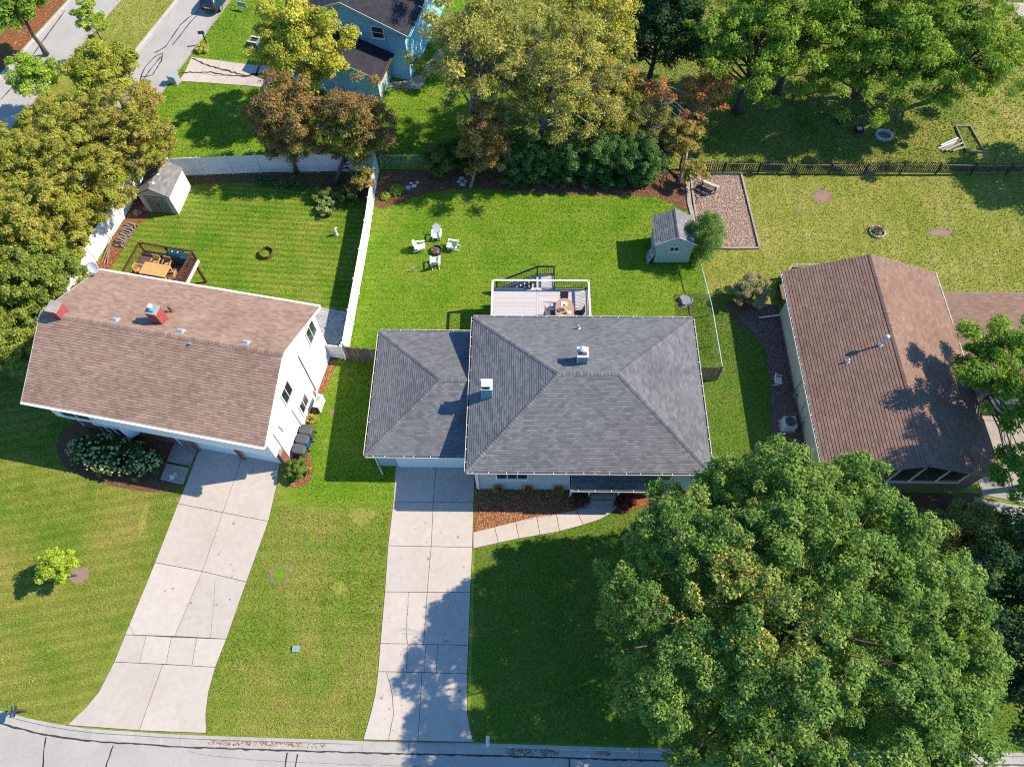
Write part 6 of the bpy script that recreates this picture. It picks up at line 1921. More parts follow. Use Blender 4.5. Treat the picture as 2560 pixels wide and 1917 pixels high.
# air conditioner by the cream house
ac = thing('air_conditioner', 'grey round topped air conditioner on the gravel by the cream house', 'air conditioner', (17.35, 20.05, 0), 0)
mb = MB().box(-0.40, -0.40, 0.06, 0.40, 0.40, 0.78)
mb.build('cabinet', 'pale_grey', ac, bevel=0.05)
MB().lathe([(0.34, 0.785), (0.36, 0.80), (0.33, 0.82), (0.31, 0.80)], 24, (0, 0, 0), True).build('fan_ring', 'lead', ac)
for k in range(7):
    r_ = 0.04 + k * 0.042
    MB().lathe([(r_, 0.805), (r_ + 0.012, 0.815), (r_ + 0.02, 0.805)], 20, (0, 0, 0), True).build('guard_wire', 'lead', ac)
MB().lathe([(0, 0.786), (0.30, 0.787), (0.30, 0.795)], 20).build('fan_well', 'black_metal', ac)
MB().box(-0.5, -0.5, 0, 0.5, 0.5, 0.06).build('pad', 'old_concrete', ac)
# folding chair by the cream house
fc = thing('garden_chair', 'small white slatted chair on the gravel by the cream house', 'chair', (17.2, 23.25, 0), 80)
for i in range(4):
    MB().box(-0.25, -0.22 + i * 0.115, 0.40, 0.25, -0.13 + i * 0.115, 0.425).build('seat_slat', 'resin', fc)
for i in range(3):
    MB().box(-0.25, 0.24 + i * 0.02, 0.52 + i * 0.13, 0.25, 0.265 + i * 0.02, 0.61 + i * 0.13).build('back_slat', 'resin', fc)
for x in (-0.24, 0.24):
    MB().bar((x, -0.22, 0), (x, 0.20, 0.42), 0.03, 0.04).build('leg', 'resin', fc)
    MB().bar((x, 0.26, 0), (x, -0.20, 0.42), 0.03, 0.04).build('leg', 'resin', fc)
    MB().bar((x, 0.2, 0.40), (x, 0.30, 0.92), 0.03, 0.04, (0, 1, 0)).build('back_post', 'resin', fc)
    MB().bar((x * 1.15, -0.24, 0.62), (x * 1.15, 0.26, 0.64), 0.05, 0.025).build('armrest', 'resin', fc)
# mailboxes
def mailbox(label, loc, rz, body='car_paint', post='fence_dark', L=0.5):
    t = thing('mailbox', label, 'mailbox', loc, rz)
    MB().box(-0.05, -0.05, 0, 0.05, 0.05, 1.0).build('post', post, t)
    MB().bar((0, -0.32, 0.99), (0, 0.2, 0.99), 0.12, 0.03).build('shelf', post, t)
    prof = [(-0.10, 0)] + [(-0.10 * math.cos(math.pi * k / 8), 0.13 + 0.10 * math.sin(math.pi * k / 8)) for k in range(9)] + [(0.10, 0)]
    n = len(prof)
    V = [(x, -0.36, 1.01 + z) for x, z in prof] + [(x, -0.36 + L, 1.01 + z) for x, z in prof]
    MB().add(V, [tuple(range(n)), tuple(range(2 * n - 1, n - 1, -1))] + [(i, n + i, n + (i + 1) % n, (i + 1) % n) for i in range(n)]).build('box', body, t)
    MB().box(0.102, -0.18, 1.10, 0.108, -0.14, 1.30).box(0.102, -0.14, 1.24, 0.108, -0.06, 1.30).build('flag', 'tail_red', t)
    MB().box(-0.085, -0.372, 1.02, 0.085, -0.362, 1.20).build('door', body, t)
    return t
mailbox('dark blue mailbox on a dark post at the kerb before the white house', (-26.55, 2.72), 8, 'car_paint')
mailbox('slim silver and dark mailbox at the kerb beside the grey house driveway', (-1.5, 1.62), 2, 'galv')
mailbox('dark mailbox on a post at the kerb of the blue house', (-28.6, 57.9), -80, 'car_paint')
pd = thing('utility_pedestal', 'small pale green utility lid set in the lawn between the driveways', 'utility box', (-12.41, 6.05, 0))
MB().box(-0.18, -0.15, 0, 0.18, 0.15, 0.08).box(-0.2, -0.17, 0.08, 0.2, 0.17, 0.11).build('lid', 'green_box', pd)
MB().box(-0.03, -0.03, 0.11, 0.03, 0.03, 0.125).build('latch', 'lead', pd)
ub = thing('utility_cabinet', 'pale grey utility cabinet standing at the kerb below the cracked driveway', 'utility box', (-30.25, 52.75, 0), -16)
MB().box(-0.38, -0.32, 0, 0.38, 0.32, 0.72).build('cabinet', 'vent_blue', ub, bevel=0.02)
MB().box(-0.41, -0.35, 0.72, 0.41, 0.35, 0.78).build('lid', 'vent_blue', ub)
MB().box(-0.5, -0.42, 0, 0.5, 0.42, 0.06).build('pad', 'old_concrete', ub)
# log stack: each split log is its own thing
dlog = Vector((0.23, 0.97, 0)).normalized()
k = 0
for row in range(3):
    for i in range(11 - row):
        base = Vector((-30.55, 34.5, 0)) + dlog * (0.22 * i + 0.1 * row) + Vector((0.1, 0, 0.09 + row * 0.15))
        ln = random.uniform(0.55, 0.8)
        a = -0.1 + random.uniform(-0.16, 0.16)
        o = MB().tube([(-ln / 2, 0, 0), (0, random.uniform(-0.02, 0.02), 0.01), (ln / 2, 0, 0)], [0.085, random.uniform(0.07, 0.1), 0.08], 7).build('split_log', 'log')
        o.location = base + Vector((0.35, 0, 0))
        o.rotation_euler = (0, random.uniform(-0.1, 0.1), a + R(-14))
        tag(o, 'grey weathered split log in the stack beside the white vinyl fence', 'log', 'split logs stacked by the fence')
for i, (a, b) in enumerate((((-31.05, 33.0, 0.05), (-30.45, 35.6, 0.75)), ((-30.85, 32.9, 0.05), (-30.5, 34.6, 0.6)), ((-30.6, 32.85, 0.05), (-30.5, 34.2, 0.55)))):
    o = MB().tube([a, tuple((Vector(a) + Vector(b)) / 2 + Vector((0.03, 0, 0.03))), b], [0.03, 0.028, 0.022], 6).build('pale_pole', 'bark_pale')
    tag(o, 'thin pale pole leaning on the log stack', 'pole', 'poles leaning on the log stack')
def rock(label, loc, s, mat='rock', seed=0, group=None, name='garden_rock', flat=0.6):
    rr = random.Random(seed)
    V, F = [], []
    n, m = 9, 5
    for i in range(m + 1):
        ph = math.pi * i / m
        for k in range(n):
            t = 2 * math.pi * k / n
            r_ = s * (0.85 + rr.uniform(-0.14, 0.14))
            V.append((r_ * math.sin(ph) * math.cos(t), r_ * math.sin(ph) * math.sin(t) * 0.85, s * flat * 0.5 + r_ * flat * 0.62 * math.cos(ph)))
    for i in range(m):
        for k in range(n):
            F.append((i * n + k, (i + 1) * n + k, (i + 1) * n + (k + 1) % n, i * n + (k + 1) % n))
    o = MB().add(V, F).build(name, mat)
    o.location = tuple(loc) if len(loc) == 3 else (loc[0], loc[1], -0.02)
    return tag(o, label, 'rock', group)
rock('broad brown flat rock before the white shed', (-29.55, 37.75), 0.46, 'rock', 1)
rock('smaller tan rock beside the white shed corner', (-29.05, 38.25), 0.33, 'rock', 2)
rock('pinkish stone in the lawn beside the variegated shrubs', (-15.6, 37.3), 0.20, 'rock', 3)
rock('small tan stone at the dividing fence under the shrubs', (-14.1, 36.4), 0.16, 'pale_rock', 4)
gs = thing('garden_statue', 'small pale figurine standing in the lawn under the dividing fence shadow', 'statue', (-13.95, 35.75, 0))
MB().lathe([(0.15, 0), (0.13, 0.12), (0.09, 0.3), (0.12, 0.42), (0.07, 0.52), (0.09, 0.6), (0.0, 0.68)], 10).build('figure', 'pale_rock', gs)
MB().lathe([(0.2, 0), (0.2, 0.05), (0, 0.05)], 10).build('plinth', 'rock', gs)
for k, (x, y) in enumerate(((-8.7, 41.0), (-8.45, 40.7), (-8.9, 40.55), (-8.2, 41.1), (-4.9, 41.2), (-4.6, 40.9), (-4.4, 41.25), (-4.75, 41.55))):
    rock('pale blotched rock in the dark mulch bed behind the grey house', (x, y), 0.20 + 0.05 * (k % 3), 'pale_rock', 20 + k, 'rocks in the back mulch bed')
# stone ring and leftovers beyond the picket fence
sr_ = thing('stone_fire_ring', 'whitewashed stone fire ring with ash beyond the picket fence', 'fire pit', (29.75, 46.45, 0))
for k in range(14):
    a = 2 * math.pi * k / 14
    MB().obox((0.62 * math.cos(a), 0.56 * math.sin(a), 0.1), Vector((-math.sin(a), math.cos(a), 0)) * 0.135, Vector((math.cos(a), math.sin(a), 0)) * 0.10, (0, 0, 0.10 + 0.02 * (k % 3))).build('stone', 'pale_rock', sr_, bevel=0.025)
MB().lathe([(0, 0.06), (0.5, 0.04)], 16).build('ash_bed', 'ash', sr_)
wc = thing('wooden_crate', 'small weathered reddish crate at the edge of the tree shadow', 'crate', (27.75, 46.95, 0), 10)
for z in (0.06, 0.2, 0.34):
    for s in (-1, 1):
        MB().box(-0.3, s * 0.3 - 0.012, z, 0.3, s * 0.3 + 0.012, z + 0.1).build('slat', 'dark_wood', wc)
        MB().box(s * 0.28 - 0.012, -0.286, z, s * 0.28 + 0.012, 0.286, z + 0.1).build('slat', 'dark_wood', wc)
MB().box(-0.26, -0.28, 0.02, 0.26, 0.28, 0.05).build('floor_board', 'grey_wood', wc)
MB().box(-0.2, -0.2, 0.38, 0.22, 0.15, 0.40).build('cloth_scrap', 'pale_grey', wc)
gbx = thing('raised_bed', 'empty rectangular timber frame for a garden bed', 'garden bed', (35.3, 46.7, 0), 0)
q = [(35.93, 47.55), (37.11, 47.56), (37.43, 44.64), (35.98, 44.63)]
for a, b in zip(q, q[1:] + q[:1]):
    a_, b_ = Vector((a[0] - 35.3, a[1] - 46.7, 0.08)), Vector((b[0] - 35.3, b[1] - 46.7, 0.08))
    MB().bar(a_, b_, 0.07, 0.16).build('side_board', 'timber', gbx)
for i, (a, b) in enumerate((((33.84, 45.06), (35.88, 45.98)), ((34.00, 44.80), (35.64, 45.71)), ((34.62, 44.71), (35.81, 45.98)), ((34.86, 44.67), (35.88, 45.08)), ((34.05, 45.24), (35.64, 46.07)), ((34.28, 44.66), (35.91, 45.53)))):
    o = MB().bar((a[0], a[1], 0.06 + 0.03 * i), (b[0], b[1], 0.10 + 0.03 * i), 0.16, 0.035).build('loose_board', random.choice(['timber', 'pale_grey', 'grey_wood']))
    tag(o, 'weathered board lying in the loose heap beside the timber bed frame', 'board', 'boards heaped beside the bed frame')
br = thing('brush_pile_pit', 'stone edged fire pit heaped with dark brush on the dry lawn', 'fire pit', (26.9, 36.3, 0))
for k in range(12):
    a = 2 * math.pi * k / 12
    MB().obox((0.55 * math.cos(a), 0.55 * math.sin(a), 0.07), Vector((-math.sin(a), math.cos(a), 0)) * 0.13, Vector((math.cos(a), math.sin(a), 0)) * 0.06, (0, 0, 0.08)).build('stone', 'pale_rock', br, bevel=0.02)
for k in range(46):
    a, b = random.uniform(0, 6.28), random.uniform(0, 0.4)
    c = Vector((b * math.cos(a * 3.1), b * math.sin(a * 3.1), random.uniform(0.1, 0.55)))
    d = Vector((math.cos(a), math.sin(a), random.uniform(-0.3, 0.5))) * random.uniform(0.25, 0.45)
    MB().tube([c - d, c + Vector((0.03, 0.02, 0.03)), c + d], [0.018, 0.014, 0.006], 5).build('stick', random.choice(['bark', 'log', 'fence_dark']), br)
rg = thing('wire_ring_planter', 'pale round steel hoop planter in the deep shade under the far trees', 'planter', (16.50, 56.65), 0)
MB().lathe([(0.62, 0.36), (0.66, 0.42), (0.62, 0.48), (0.58, 0.42)], 26, (0, 0, 0), True).build('rim', 'trampoline', rg)
MB().lathe([(0.60, 0.0), (0.61, 0.38)], 26).build('basket', 'lead', rg)
MB().lathe([(0, 0.3), (0.6, 0.3)], 20).build('soil_fill', 'soil', rg)
# lawn sign and stone planter by the blue house
lsn = thing('lawn_sign', 'small white and grey lawn sign on the blue house front lawn', 'sign', (-26.1, 62.6, 0), -20)
MB().box(-0.5, -0.02, 0.35, 0.5, 0.02, 0.85).build('board', 'pale_grey', lsn)
for z in (0.45, 0.6, 0.72):
    MB().box(-0.42, -0.026, z, 0.42, -0.021, z + 0.05).build('printed_line', 'lead', lsn)
for x in (-0.4, 0.4):
    MB().tube([(x, 0, 0), (x, 0, 0.4)], 0.015, 6).build('stake', 'lead', lsn)
spl = thing('stone_planter', 'small square grey wooden planter on the blue house front lawn', 'planter', (-24.15, 57.75, 0), -15)
for s in (-1, 1):
    MB().box(s * 0.38 - 0.03, -0.38, 0, s * 0.38 + 0.03, 0.38, 0.5).build('side_panel', 'lead', spl)
    MB().box(-0.348, s * 0.35 - 0.03, 0, 0.348, s * 0.35 + 0.03, 0.5).build('side_panel', 'lead', spl)
    MB().box(-0.45, s * 0.36 - 0.07, 0.502, 0.45, s * 0.36 + 0.07, 0.54).build('cap_board', 'pale_grey', spl)
MB().box(-0.34, -0.3, 0.0, 0.34, 0.3, 0.40).build('soil_fill', 'soil', spl)

# ------------------------------------------------------------------ deck furniture, grey house
tb = thing('patio_table', 'round ended wooden dining table laid for a meal on the grey deck', 'table', (2.95, 27.0, 2.12), 0)
rows = [(0.62 * math.cos(2 * math.pi * k / 28), math.copysign(abs(math.sin(2 * math.pi * k / 28)) ** 0.6, math.sin(2 * math.pi * k / 28)) * 1.05) for k in range(28)]
MB().prism(rows, 0.70, 0.745).build('table_top', 'table_wood', tb, bevel=0.008)
for x, y in ((-0.35, -0.7), (0.35, -0.7), (-0.35, 0.7), (0.35, 0.7)):
    MB().box(x - 0.04, y - 0.04, 0, x + 0.04, y + 0.04, 0.70).build('leg', 'table_wood', tb)
MB().box(-0.4, -0.75, 0.62, 0.4, 0.75, 0.70).build('apron', 'table_wood', tb)
def patio_chair(label, loc, rz):
    t = thing('patio_chair', label, 'chair', loc, rz, 'sling chairs round the deck table')
    MB().obox((0, 0, 0.42), (0.25, 0, 0), (0, 0.25, 0.01), (0, 0, 0.012)).build('seat', 'sling', t)
    MB().obox((0, 0.34, 0.74), (0.25, 0, 0), (0, 0.08, 0.30), (0, 0.011, -0.003)).build('backrest', 'sling', t)
    for s in (-1, 1):
        MB().tube([(s * 0.27, -0.26, 0), (s * 0.27, -0.26, 0.60), (s * 0.27, 0.24, 0.62)], 0.02, 6).build('arm_frame', 'table_wood', t)
        MB().tube([(s * 0.27, 0.20, 0), (s * 0.27, 0.26, 0.42), (s * 0.27, 0.43, 1.04)], 0.02, 6).build('back_frame', 'table_wood', t)
    MB().tube([(-0.27, 0.43, 1.04), (0.27, 0.43, 1.04)], 0.02, 6).build('top_bar', 'table_wood', t)
    return t
patio_chair('dark sling patio chair at the rounded head of the deck table', (2.95, 28.0, 2.125), 0)
patio_chair('dark sling patio chair on the stair side of the deck table', (2.05, 27.0, 2.125), 90)
patio_chair('dark sling patio chair on the deck table side facing the pale blue shed', (3.85, 27.05, 2.125), -90)
patio_chair('dark sling patio chair tucked at the deck table close to the house wall, shed side', (3.85, 26.3, 2.125), -90)
zt = 2.12 + 0.746
for nm, lb, x, y, prof, mt in (('serving_tray', 'pale square tray at the head of the deck table', 2.92, 27.55, None, 'pot_white'), ('flower_pot', 'leafy plant in a pale pot on the deck table', 3.05, 27.50, [(0.07, 0), (0.10, 0.14), (0.085, 0.14), (0, 0.12)], 'pot_white'), ('orange_gourd', 'orange gourd in the middle of the deck table', 2.95, 27.12, [(0.05, 0), (0.11, 0.05), (0.11, 0.11), (0.05, 0.15), (0.0, 0.16)], 'gourd'), ('fruit_bowl', 'dark bowl on the deck table beside the gourd', 2.62, 27.05, [(0.06, 0), (0.15, 0.07), (0.13, 0.07), (0.0, 0.02)], 'sling'), ('dinner_plate', 'white dinner plate on the deck table facing the shed', 3.28, 26.9, [(0.09, 0), (0.13, 0.015), (0.12, 0.018), (0, 0.008)], 'pot_white'), ('dinner_plate', 'white dinner plate on the deck table nearest the house wall', 2.75, 26.55, [(0.09, 0), (0.13, 0.015), (0.12, 0.018), (0, 0.008)], 'pot_white'), ('white_jug', 'white jug among the plates on the deck table', 3.1, 26.85, [(0.06, 0), (0.08, 0.1), (0.05, 0.2), (0.06, 0.24), (0, 0.24)], 'pot_white')):
    if prof:
        o = MB().lathe(prof, 16).build(nm, mt)
    else:
        o = MB().box(-0.17, -0.2, 0, 0.17, 0.2, 0.015).box(-0.19, -0.22, 0.0, -0.17, 0.22, 0.03).box(0.17, -0.22, 0.0, 0.19, 0.22, 0.03).build(nm, mt)
    o.location = (x, y, zt)
    tag(o, lb, nm.split('_')[-1])
# ------------------------------------------------------------------ deck furniture, white house
def at_l(x, y, z=0):
    a = R(-10.6)
    return (LHO[0] + x * math.cos(a) - y * math.sin(a), LHO[1] + x * math.sin(a) + y * math.cos(a), z)
pt = thing('pine_table', 'long pale pine dining table on the dark stained deck', 'table', at_l(-13.08, 11.85, 2.35), -10.6)
for i in range(5):
    MB().box(-0.95, -0.5 + i * 0.2, 0.72, 0.95, -0.305 + i * 0.2, 0.76).build('top_plank', 'pine', pt)
for x in (-0.85, 0.85):
    for y in (-0.42, 0.42):
        MB().box(x - 0.045, y - 0.045, 0, x + 0.045, y + 0.045, 0.72).build('leg', 'pine', pt)
def pine_chair(label, x, y, rz):
    t = thing('pine_chair', label, 'chair', at_l(x, y, 2.352), rz - 10.6, 'pine chairs on the dark deck')
    for i in range(4):
        MB().box(-0.22, -0.22 + i * 0.112, 0.42, 0.22, -0.125 + i * 0.112, 0.445).build('seat_slat', 'pine', t)
    for i in range(5):
        MB().box(-0.19 + i * 0.085, 0.215, 0.48, -0.145 + i * 0.085, 0.24, 0.86).build('back_slat', 'pine', t)
    MB().box(-0.24, 0.21, 0.86, 0.24, 0.25, 0.93).build('top_rail', 'pine', t)
    for sx in (-1, 1):
        MB().box(sx * 0.22 - 0.025, -0.22, 0, sx * 0.22 + 0.025, -0.17, 0.42).build('leg', 'pine', t)
        MB().box(sx * 0.245 - 0.025, 0.20, 0, sx * 0.245 + 0.025, 0.25, 0.86).build('leg', 'pine', t)
        MB().box(sx * 0.27 - 0.03, -0.24, 0.62, sx * 0.27 + 0.03, 0.22, 0.65).build('armrest', 'pine', t)
    return t
pine_chair('pine chair at the log stack end of the pale table', -14.35, 11.85, 90)
pine_chair('pine chair at the lattice end of the pale table, turned aside', -11.75, 11.7, -80)
pine_chair('pine chair on the yard side of the pale table beside the grill', -12.65, 12.7, 0)
pine_chair('pine chair on the yard side of the pale table near the deck corner', -13.5, 12.7, 0)
pine_chair('pine chair on the house side of the pale table near the lattice', -12.65, 11.0, 180)
pine_chair('pine chair on the house side of the pale table near the deck corner', -13.5, 11.0, 180)
gr_ = thing('covered_grill', 'dark teal covered barbecue grill at the corner of the stained deck', 'grill', at_l(-12.05, 13.25, 2.35), -10.6)
MB().box(-0.65, -0.27, 0.1, 0.65, 0.27, 0.82).build('cart', 'cover', gr_, bevel=0.03)
prof = [(-0.28, 0.82), (-0.27, 0.98), (-0.16, 1.12), (0.10, 1.16), (0.26, 1.06), (0.28, 0.82)]
V = [(-0.42, y, z) for y, z in prof] + [(0.42, y, z) for y, z in prof]
n = len(prof)
MB().add(V, [tuple(range(n)), tuple(range(2 * n - 1, n - 1, -1))] + [(i, (i + 1) % n, n + (i + 1) % n, n + i) for i in range(n)]).build('hood', 'cover', gr_, bevel=0.02)
for s in (-1, 1):
    MB().box(s * 0.62 - 0.2, -0.25, 0.83, s * 0.62 + 0.2, 0.25, 0.86).build('side_shelf', 'cover', gr_)
    MB().bar((s * 0.2 - 0.03, -0.05, 1.165), (s * 0.2 + 0.03, 0.06, 1.175), 0.05, 0.02).build('handle', 'white', gr_)
    MB().tube([(s * 0.5, 0.2, 0.09), (s * 0.56, 0.2, 0.09)], 0.09, 12).build('wheel', 'black_metal', gr_)

# ------------------------------------------------------------------ parked car on the side street
cr = thing('parked_car', 'dark blue hatchback parked at the kerb of the side street', 'car', (-28.75, 64.1, -0.105), -15.0)
# rear towards -Y locally; loft of cross sections along y
secs = [  # y, half width low, half width belt, z low, z belt, roof half width, roof z
    (-2.02, 0.70, 0.74, 0.34, 0.80, 0.60, 0.86), (-1.95, 0.82, 0.85, 0.26, 0.92, 0.66, 1.04), (-1.75, 0.87, 0.88, 0.22, 0.95, 0.62, 1.30), (-1.35, 0.88, 0.885, 0.22, 0.95, 0.60, 1.45),
    (-0.5, 0.885, 0.89, 0.22, 0.94, 0.60, 1.50), (0.3, 0.885, 0.89, 0.22, 0.92, 0.59, 1.46), (0.9, 0.88, 0.88, 0.22, 0.91, 0.60, 1.12), (1.25, 0.87, 0.87, 0.22, 0.90, 0.70, 0.96), (1.9, 0.82, 0.80, 0.24, 0.78, 0.62, 0.82), (2.12, 0.66, 0.64, 0.34, 0.64, 0.50, 0.66)]
V, F = [], []
for (y, wl0, wb, zl, zb, wr, zr_) in secs:
    half = [(0, zl), (wl0 * 0.9, zl), (wl0, zl + 0.14), (wb, zb * 0.72), (wb * 0.985, zb), (wr + 0.03, zr_ - 0.05), (wr * 0.8, zr_), (0, zr_ + 0.02)]
    ring = half + [(-x, z) for x, z in half[-2:0:-1]]
    V += [(x, y, z) for x, z in ring]
n = 14
for i in range(len(secs) - 1):
    for k in range(n):
        F.append((i * n + k, i * n + (k + 1) % n, (i + 1) * n + (k + 1) % n, (i + 1) * n + k))
F += [tuple(range(n - 1, -1, -1)), tuple(range((len(secs) - 1) * n, len(secs) * n))]
cb = MB().add(V, F).build('body', 'car_paint', cr, smooth=True)
sm = cb.modifiers.new('s', 'SUBSURF')
sm.levels = sm.render_levels = 1
MB().add([(-0.60, -1.98, 1.02), (0.60, -1.98, 1.02), (0.54, -1.70, 1.36), (-0.54, -1.70, 1.36)], [(0, 1, 2, 3)]).build('rear_window', 'glass', cr)
for s in (-1, 1):
    MB().add([(s * 0.865, -1.45, 0.98), (s * 0.87, 0.75, 0.95), (s * 0.66, 0.30, 1.38), (s * 0.65, -1.25, 1.38)], [(0, 1, 2, 3)]).build('side_window', 'glass', cr)
    MB().obox((s * 0.74, -1.97, 0.84), (0.12, 0.03 * s, 0), (0, 0.05, 0), (0, 0.02, 0.11)).build('tail_light', 'tail_red', cr)
    MB().obox((s * 0.95, 0.62, 1.0), (0.09, 0, 0), (0, 0.07, 0), (0, 0, 0.06)).build('door_mirror', 'car_paint', cr)
    for y in (-1.25, 1.3):
        w = MB().tube([(s * 0.70, y, 0.31), (s * 0.90, y, 0.31)], 0.31, 22).build('wheel', 'tyre', cr)
        MB().tube([(s * 0.895, y, 0.31), (s * 0.912, y, 0.31)], 0.21, 18).build('rim', 'alloy', w)
MB().add([(-0.62, 1.15, 0.99), (0.62, 1.15, 0.99), (0.50, 0.45, 1.42), (-0.50, 0.45, 1.42)], [(0, 1, 2, 3)]).build('windscreen', 'glass', cr)
MB().box(-0.26, -2.085, 0.66, 0.26, -2.06, 0.79).build('number_plate', 'plate', cr)
MB().box(-0.72, -2.07, 0.36, 0.72, -2.0, 0.52).build('rear_bumper', 'black_metal', cr, bevel=0.02)

# ------------------------------------------------------------------ plants
MULT = [1.55]
def leaf_cloud(centres, radii, counts, leaf, tones_fn, seed, droop=0.25, up_bias=0.5, shell=0.55, fold=0.25, aspect=0.62, squash=0.8):
    """leaves as small folded blades scattered over many clumps; returns verts, quads, tint"""
    r = np.random.default_rng(seed)
    counts = np.maximum(4, np.asarray(counts) * MULT[0]).astype(int)
    leaf = leaf * 0.86
    aspect = aspect * 1.25
    C = np.repeat(np.asarray(centres, float), counts, axis=0)
    Rr = np.repeat(np.asarray(radii, float), counts)
    cid = np.repeat(np.arange(len(centres)), counts)
    n = len(C)
    d = r.normal(size=(n, 3))
    d /= np.linalg.norm(d, axis=1)[:, None]
    d[:, 2] = np.where(d[:, 2] < -0.2, -d[:, 2] * 0.7, d[:, 2])
    d /= np.linalg.norm(d, axis=1)[:, None]
    rad = Rr * (shell + (1 - shell) * r.random(n)) * r.uniform(0.75, 1.12, n)
    P = C + d * rad[:, None] * np.array([1, 1, squash])
    nrm = d * 0.7 + np.array([0, 0, up_bias]) + r.normal(size=(n, 3)) * 0.42
    nrm /= np.linalg.norm(nrm, axis=1)[:, None]
    t = np.cross(nrm, r.normal(size=(n, 3)))
    t /= np.linalg.norm(t, axis=1)[:, None] + 1e-9
    t[:, 2] -= droop * r.random(n)
    b = np.cross(nrm, t)
    fac = np.random.default_rng(seed + 3).uniform(0.72, 1.3, len(centres))[cid]
    L = leaf * fac * r.uniform(0.55, 1.4, n)
    w = L * aspect
    base, tip = P - t * (L * 0.45)[:, None], P + t * (L * 0.55)[:, None] - np.array([0, 0, 0.12]) * (L * r.random(n))[:, None]
    e1 = base + b * (w / 2)[:, None] + nrm * (fold * w * r.uniform(-1, 1, n))[:, None] * 0.5
    e2 = base - b * (w / 2)[:, None]
    V = np.stack([e1, tip, e2], 1).reshape(-1, 3)
    F = np.arange(3 * n).reshape(-1, 3)
    T = tones_fn(P, cid, r)
    return V, F, np.repeat(T, 3, 0)
GAIN = [1.45]
def palette(tones, clump_mix=0.5, patch=None, seed=0, jitter=0.25, grad=None):
    """per leaf colour: a clump tone blended with a leaf tone; patch=(list of (x,y,z,r), tones) recolours some boughs"""
    tones = np.array(tones, float)
    def fn(P, cid, r):
        n = len(P)
        k = int(cid.max()) + 1
        rc = np.random.default_rng(seed + 99).random(k)
        f = np.clip(rc[cid] * clump_mix + r.random(n) * (1 - clump_mix), 0, 0.999) * (len(tones) - 1)
        i = f.astype(int)
        c = tones[i] * (1 - (f - i))[:, None] + tones[np.minimum(i + 1, len(tones) - 1)] * (f - i)[:, None]
        if patch is not None:
            spots, pt = patch
            pt = np.array(pt, float)
            for (x, y, z, rad) in spots:
                dist = np.linalg.norm(P - np.array([x, y, z]), axis=1) / rad
                dist = dist + 0.5 * (vnoise(P[:, 0] + P[:, 2], P[:, 1], 0.9, seed + 3) - 0.5) + r.normal(0, 0.18, n)
                m = r.random(n) < np.clip((1.15 - dist) * 0.95, 0, 0.8)
                c[m] = pt[r.integers(0, len(pt), m.sum())]
        return np.minimum(c * GAIN[0], 0.62) * r.uniform(1 - jitter, 1 + jitter, (n, 1))
    return fn
def clumps_in(centre, radii, n, crad, seed, inner=0.45, low=-0.6, lump=0.2, flat_low=True):
    r = np.random.default_rng(seed)
    out, rr_ = [], []
    # spread over the ellipsoid with a golden spiral and jitter, plus an inner layer
    m = int(n * 0.72)
    for i in range(m):
        z = 1 - 2 * (i + 0.5) / m
        if z < low:
            continue
        a = i * 2.399963 + r.uniform(-0.35, 0.35)
        s = math.sqrt(max(1 - z * z, 0))
        f = r.uniform(0.78, 1.0) * (1 + lump * (r.random() - 0.5) * 2)
        out.append((centre[0] + radii[0] * s * math.cos(a) * f, centre[1] + radii[1] * s * math.sin(a) * f, centre[2] + radii[2] * (z + r.uniform(-0.06, 0.06)) * f))
        rr_.append(crad * r.uniform(0.65, 1.35))
    for i in range(n - m):
        d = r.normal(size=3)
        d /= np.linalg.norm(d)
        if d[2] < low:
            d[2] = -d[2]
        f = r.uniform(inner, 0.8)
        out.append((centre[0] + radii[0] * d[0] * f, centre[1] + radii[1] * d[1] * f, centre[2] + radii[2] * d[2] * f))
        rr_.append(crad * r.uniform(0.8, 1.3))
    return np.array(out), np.array(rr_)
def clumps_lobed(centre, radii, nl, lobe_r, per, crad, seed, low=-0.75, wob=0.12):
    """boughs as big rounded lobes over the crown, each carrying its own small clumps, dark hollows between"""
    r = np.random.default_rng(seed)
    out, rr_ = [], []
    for i in range(nl):
        z = 1 - 2 * (i + 0.5) / nl
        if z < low:
            continue
        a = i * 2.399963 + r.uniform(-0.3, 0.3)
        s = math.sqrt(max(1 - z * z, 0))
        lr = lobe_r * r.uniform(0.7, 1.3)
        d = np.array([s * math.cos(a), s * math.sin(a), z])
        f = 1 + r.uniform(-wob, wob)
        c = np.array(centre) + d * (np.array(radii) - lr * 0.9) * f
        for k in range(int(per * (lr / lobe_r) ** 2)):
            q = r.normal(size=3)
            q /= np.linalg.norm(q)
            if q @ d < -0.15:
                q = -q
            q = q + d * 0.25
            p = c + q * lr * np.array([1, 1, 0.8]) * r.uniform(0.75, 1.0)
            out.append(p)
            rr_.append(crad * r.uniform(0.7, 1.3))
    for i in range(nl * 2):
        d = r.normal(size=3)
        d /= np.linalg.norm(d)
        f = r.uniform(0.35, 0.75)
        out.append(np.array(centre) + np.array(radii) * d * f)
        rr_.append(crad * 1.5)
    return np.array(out), np.array(rr_)
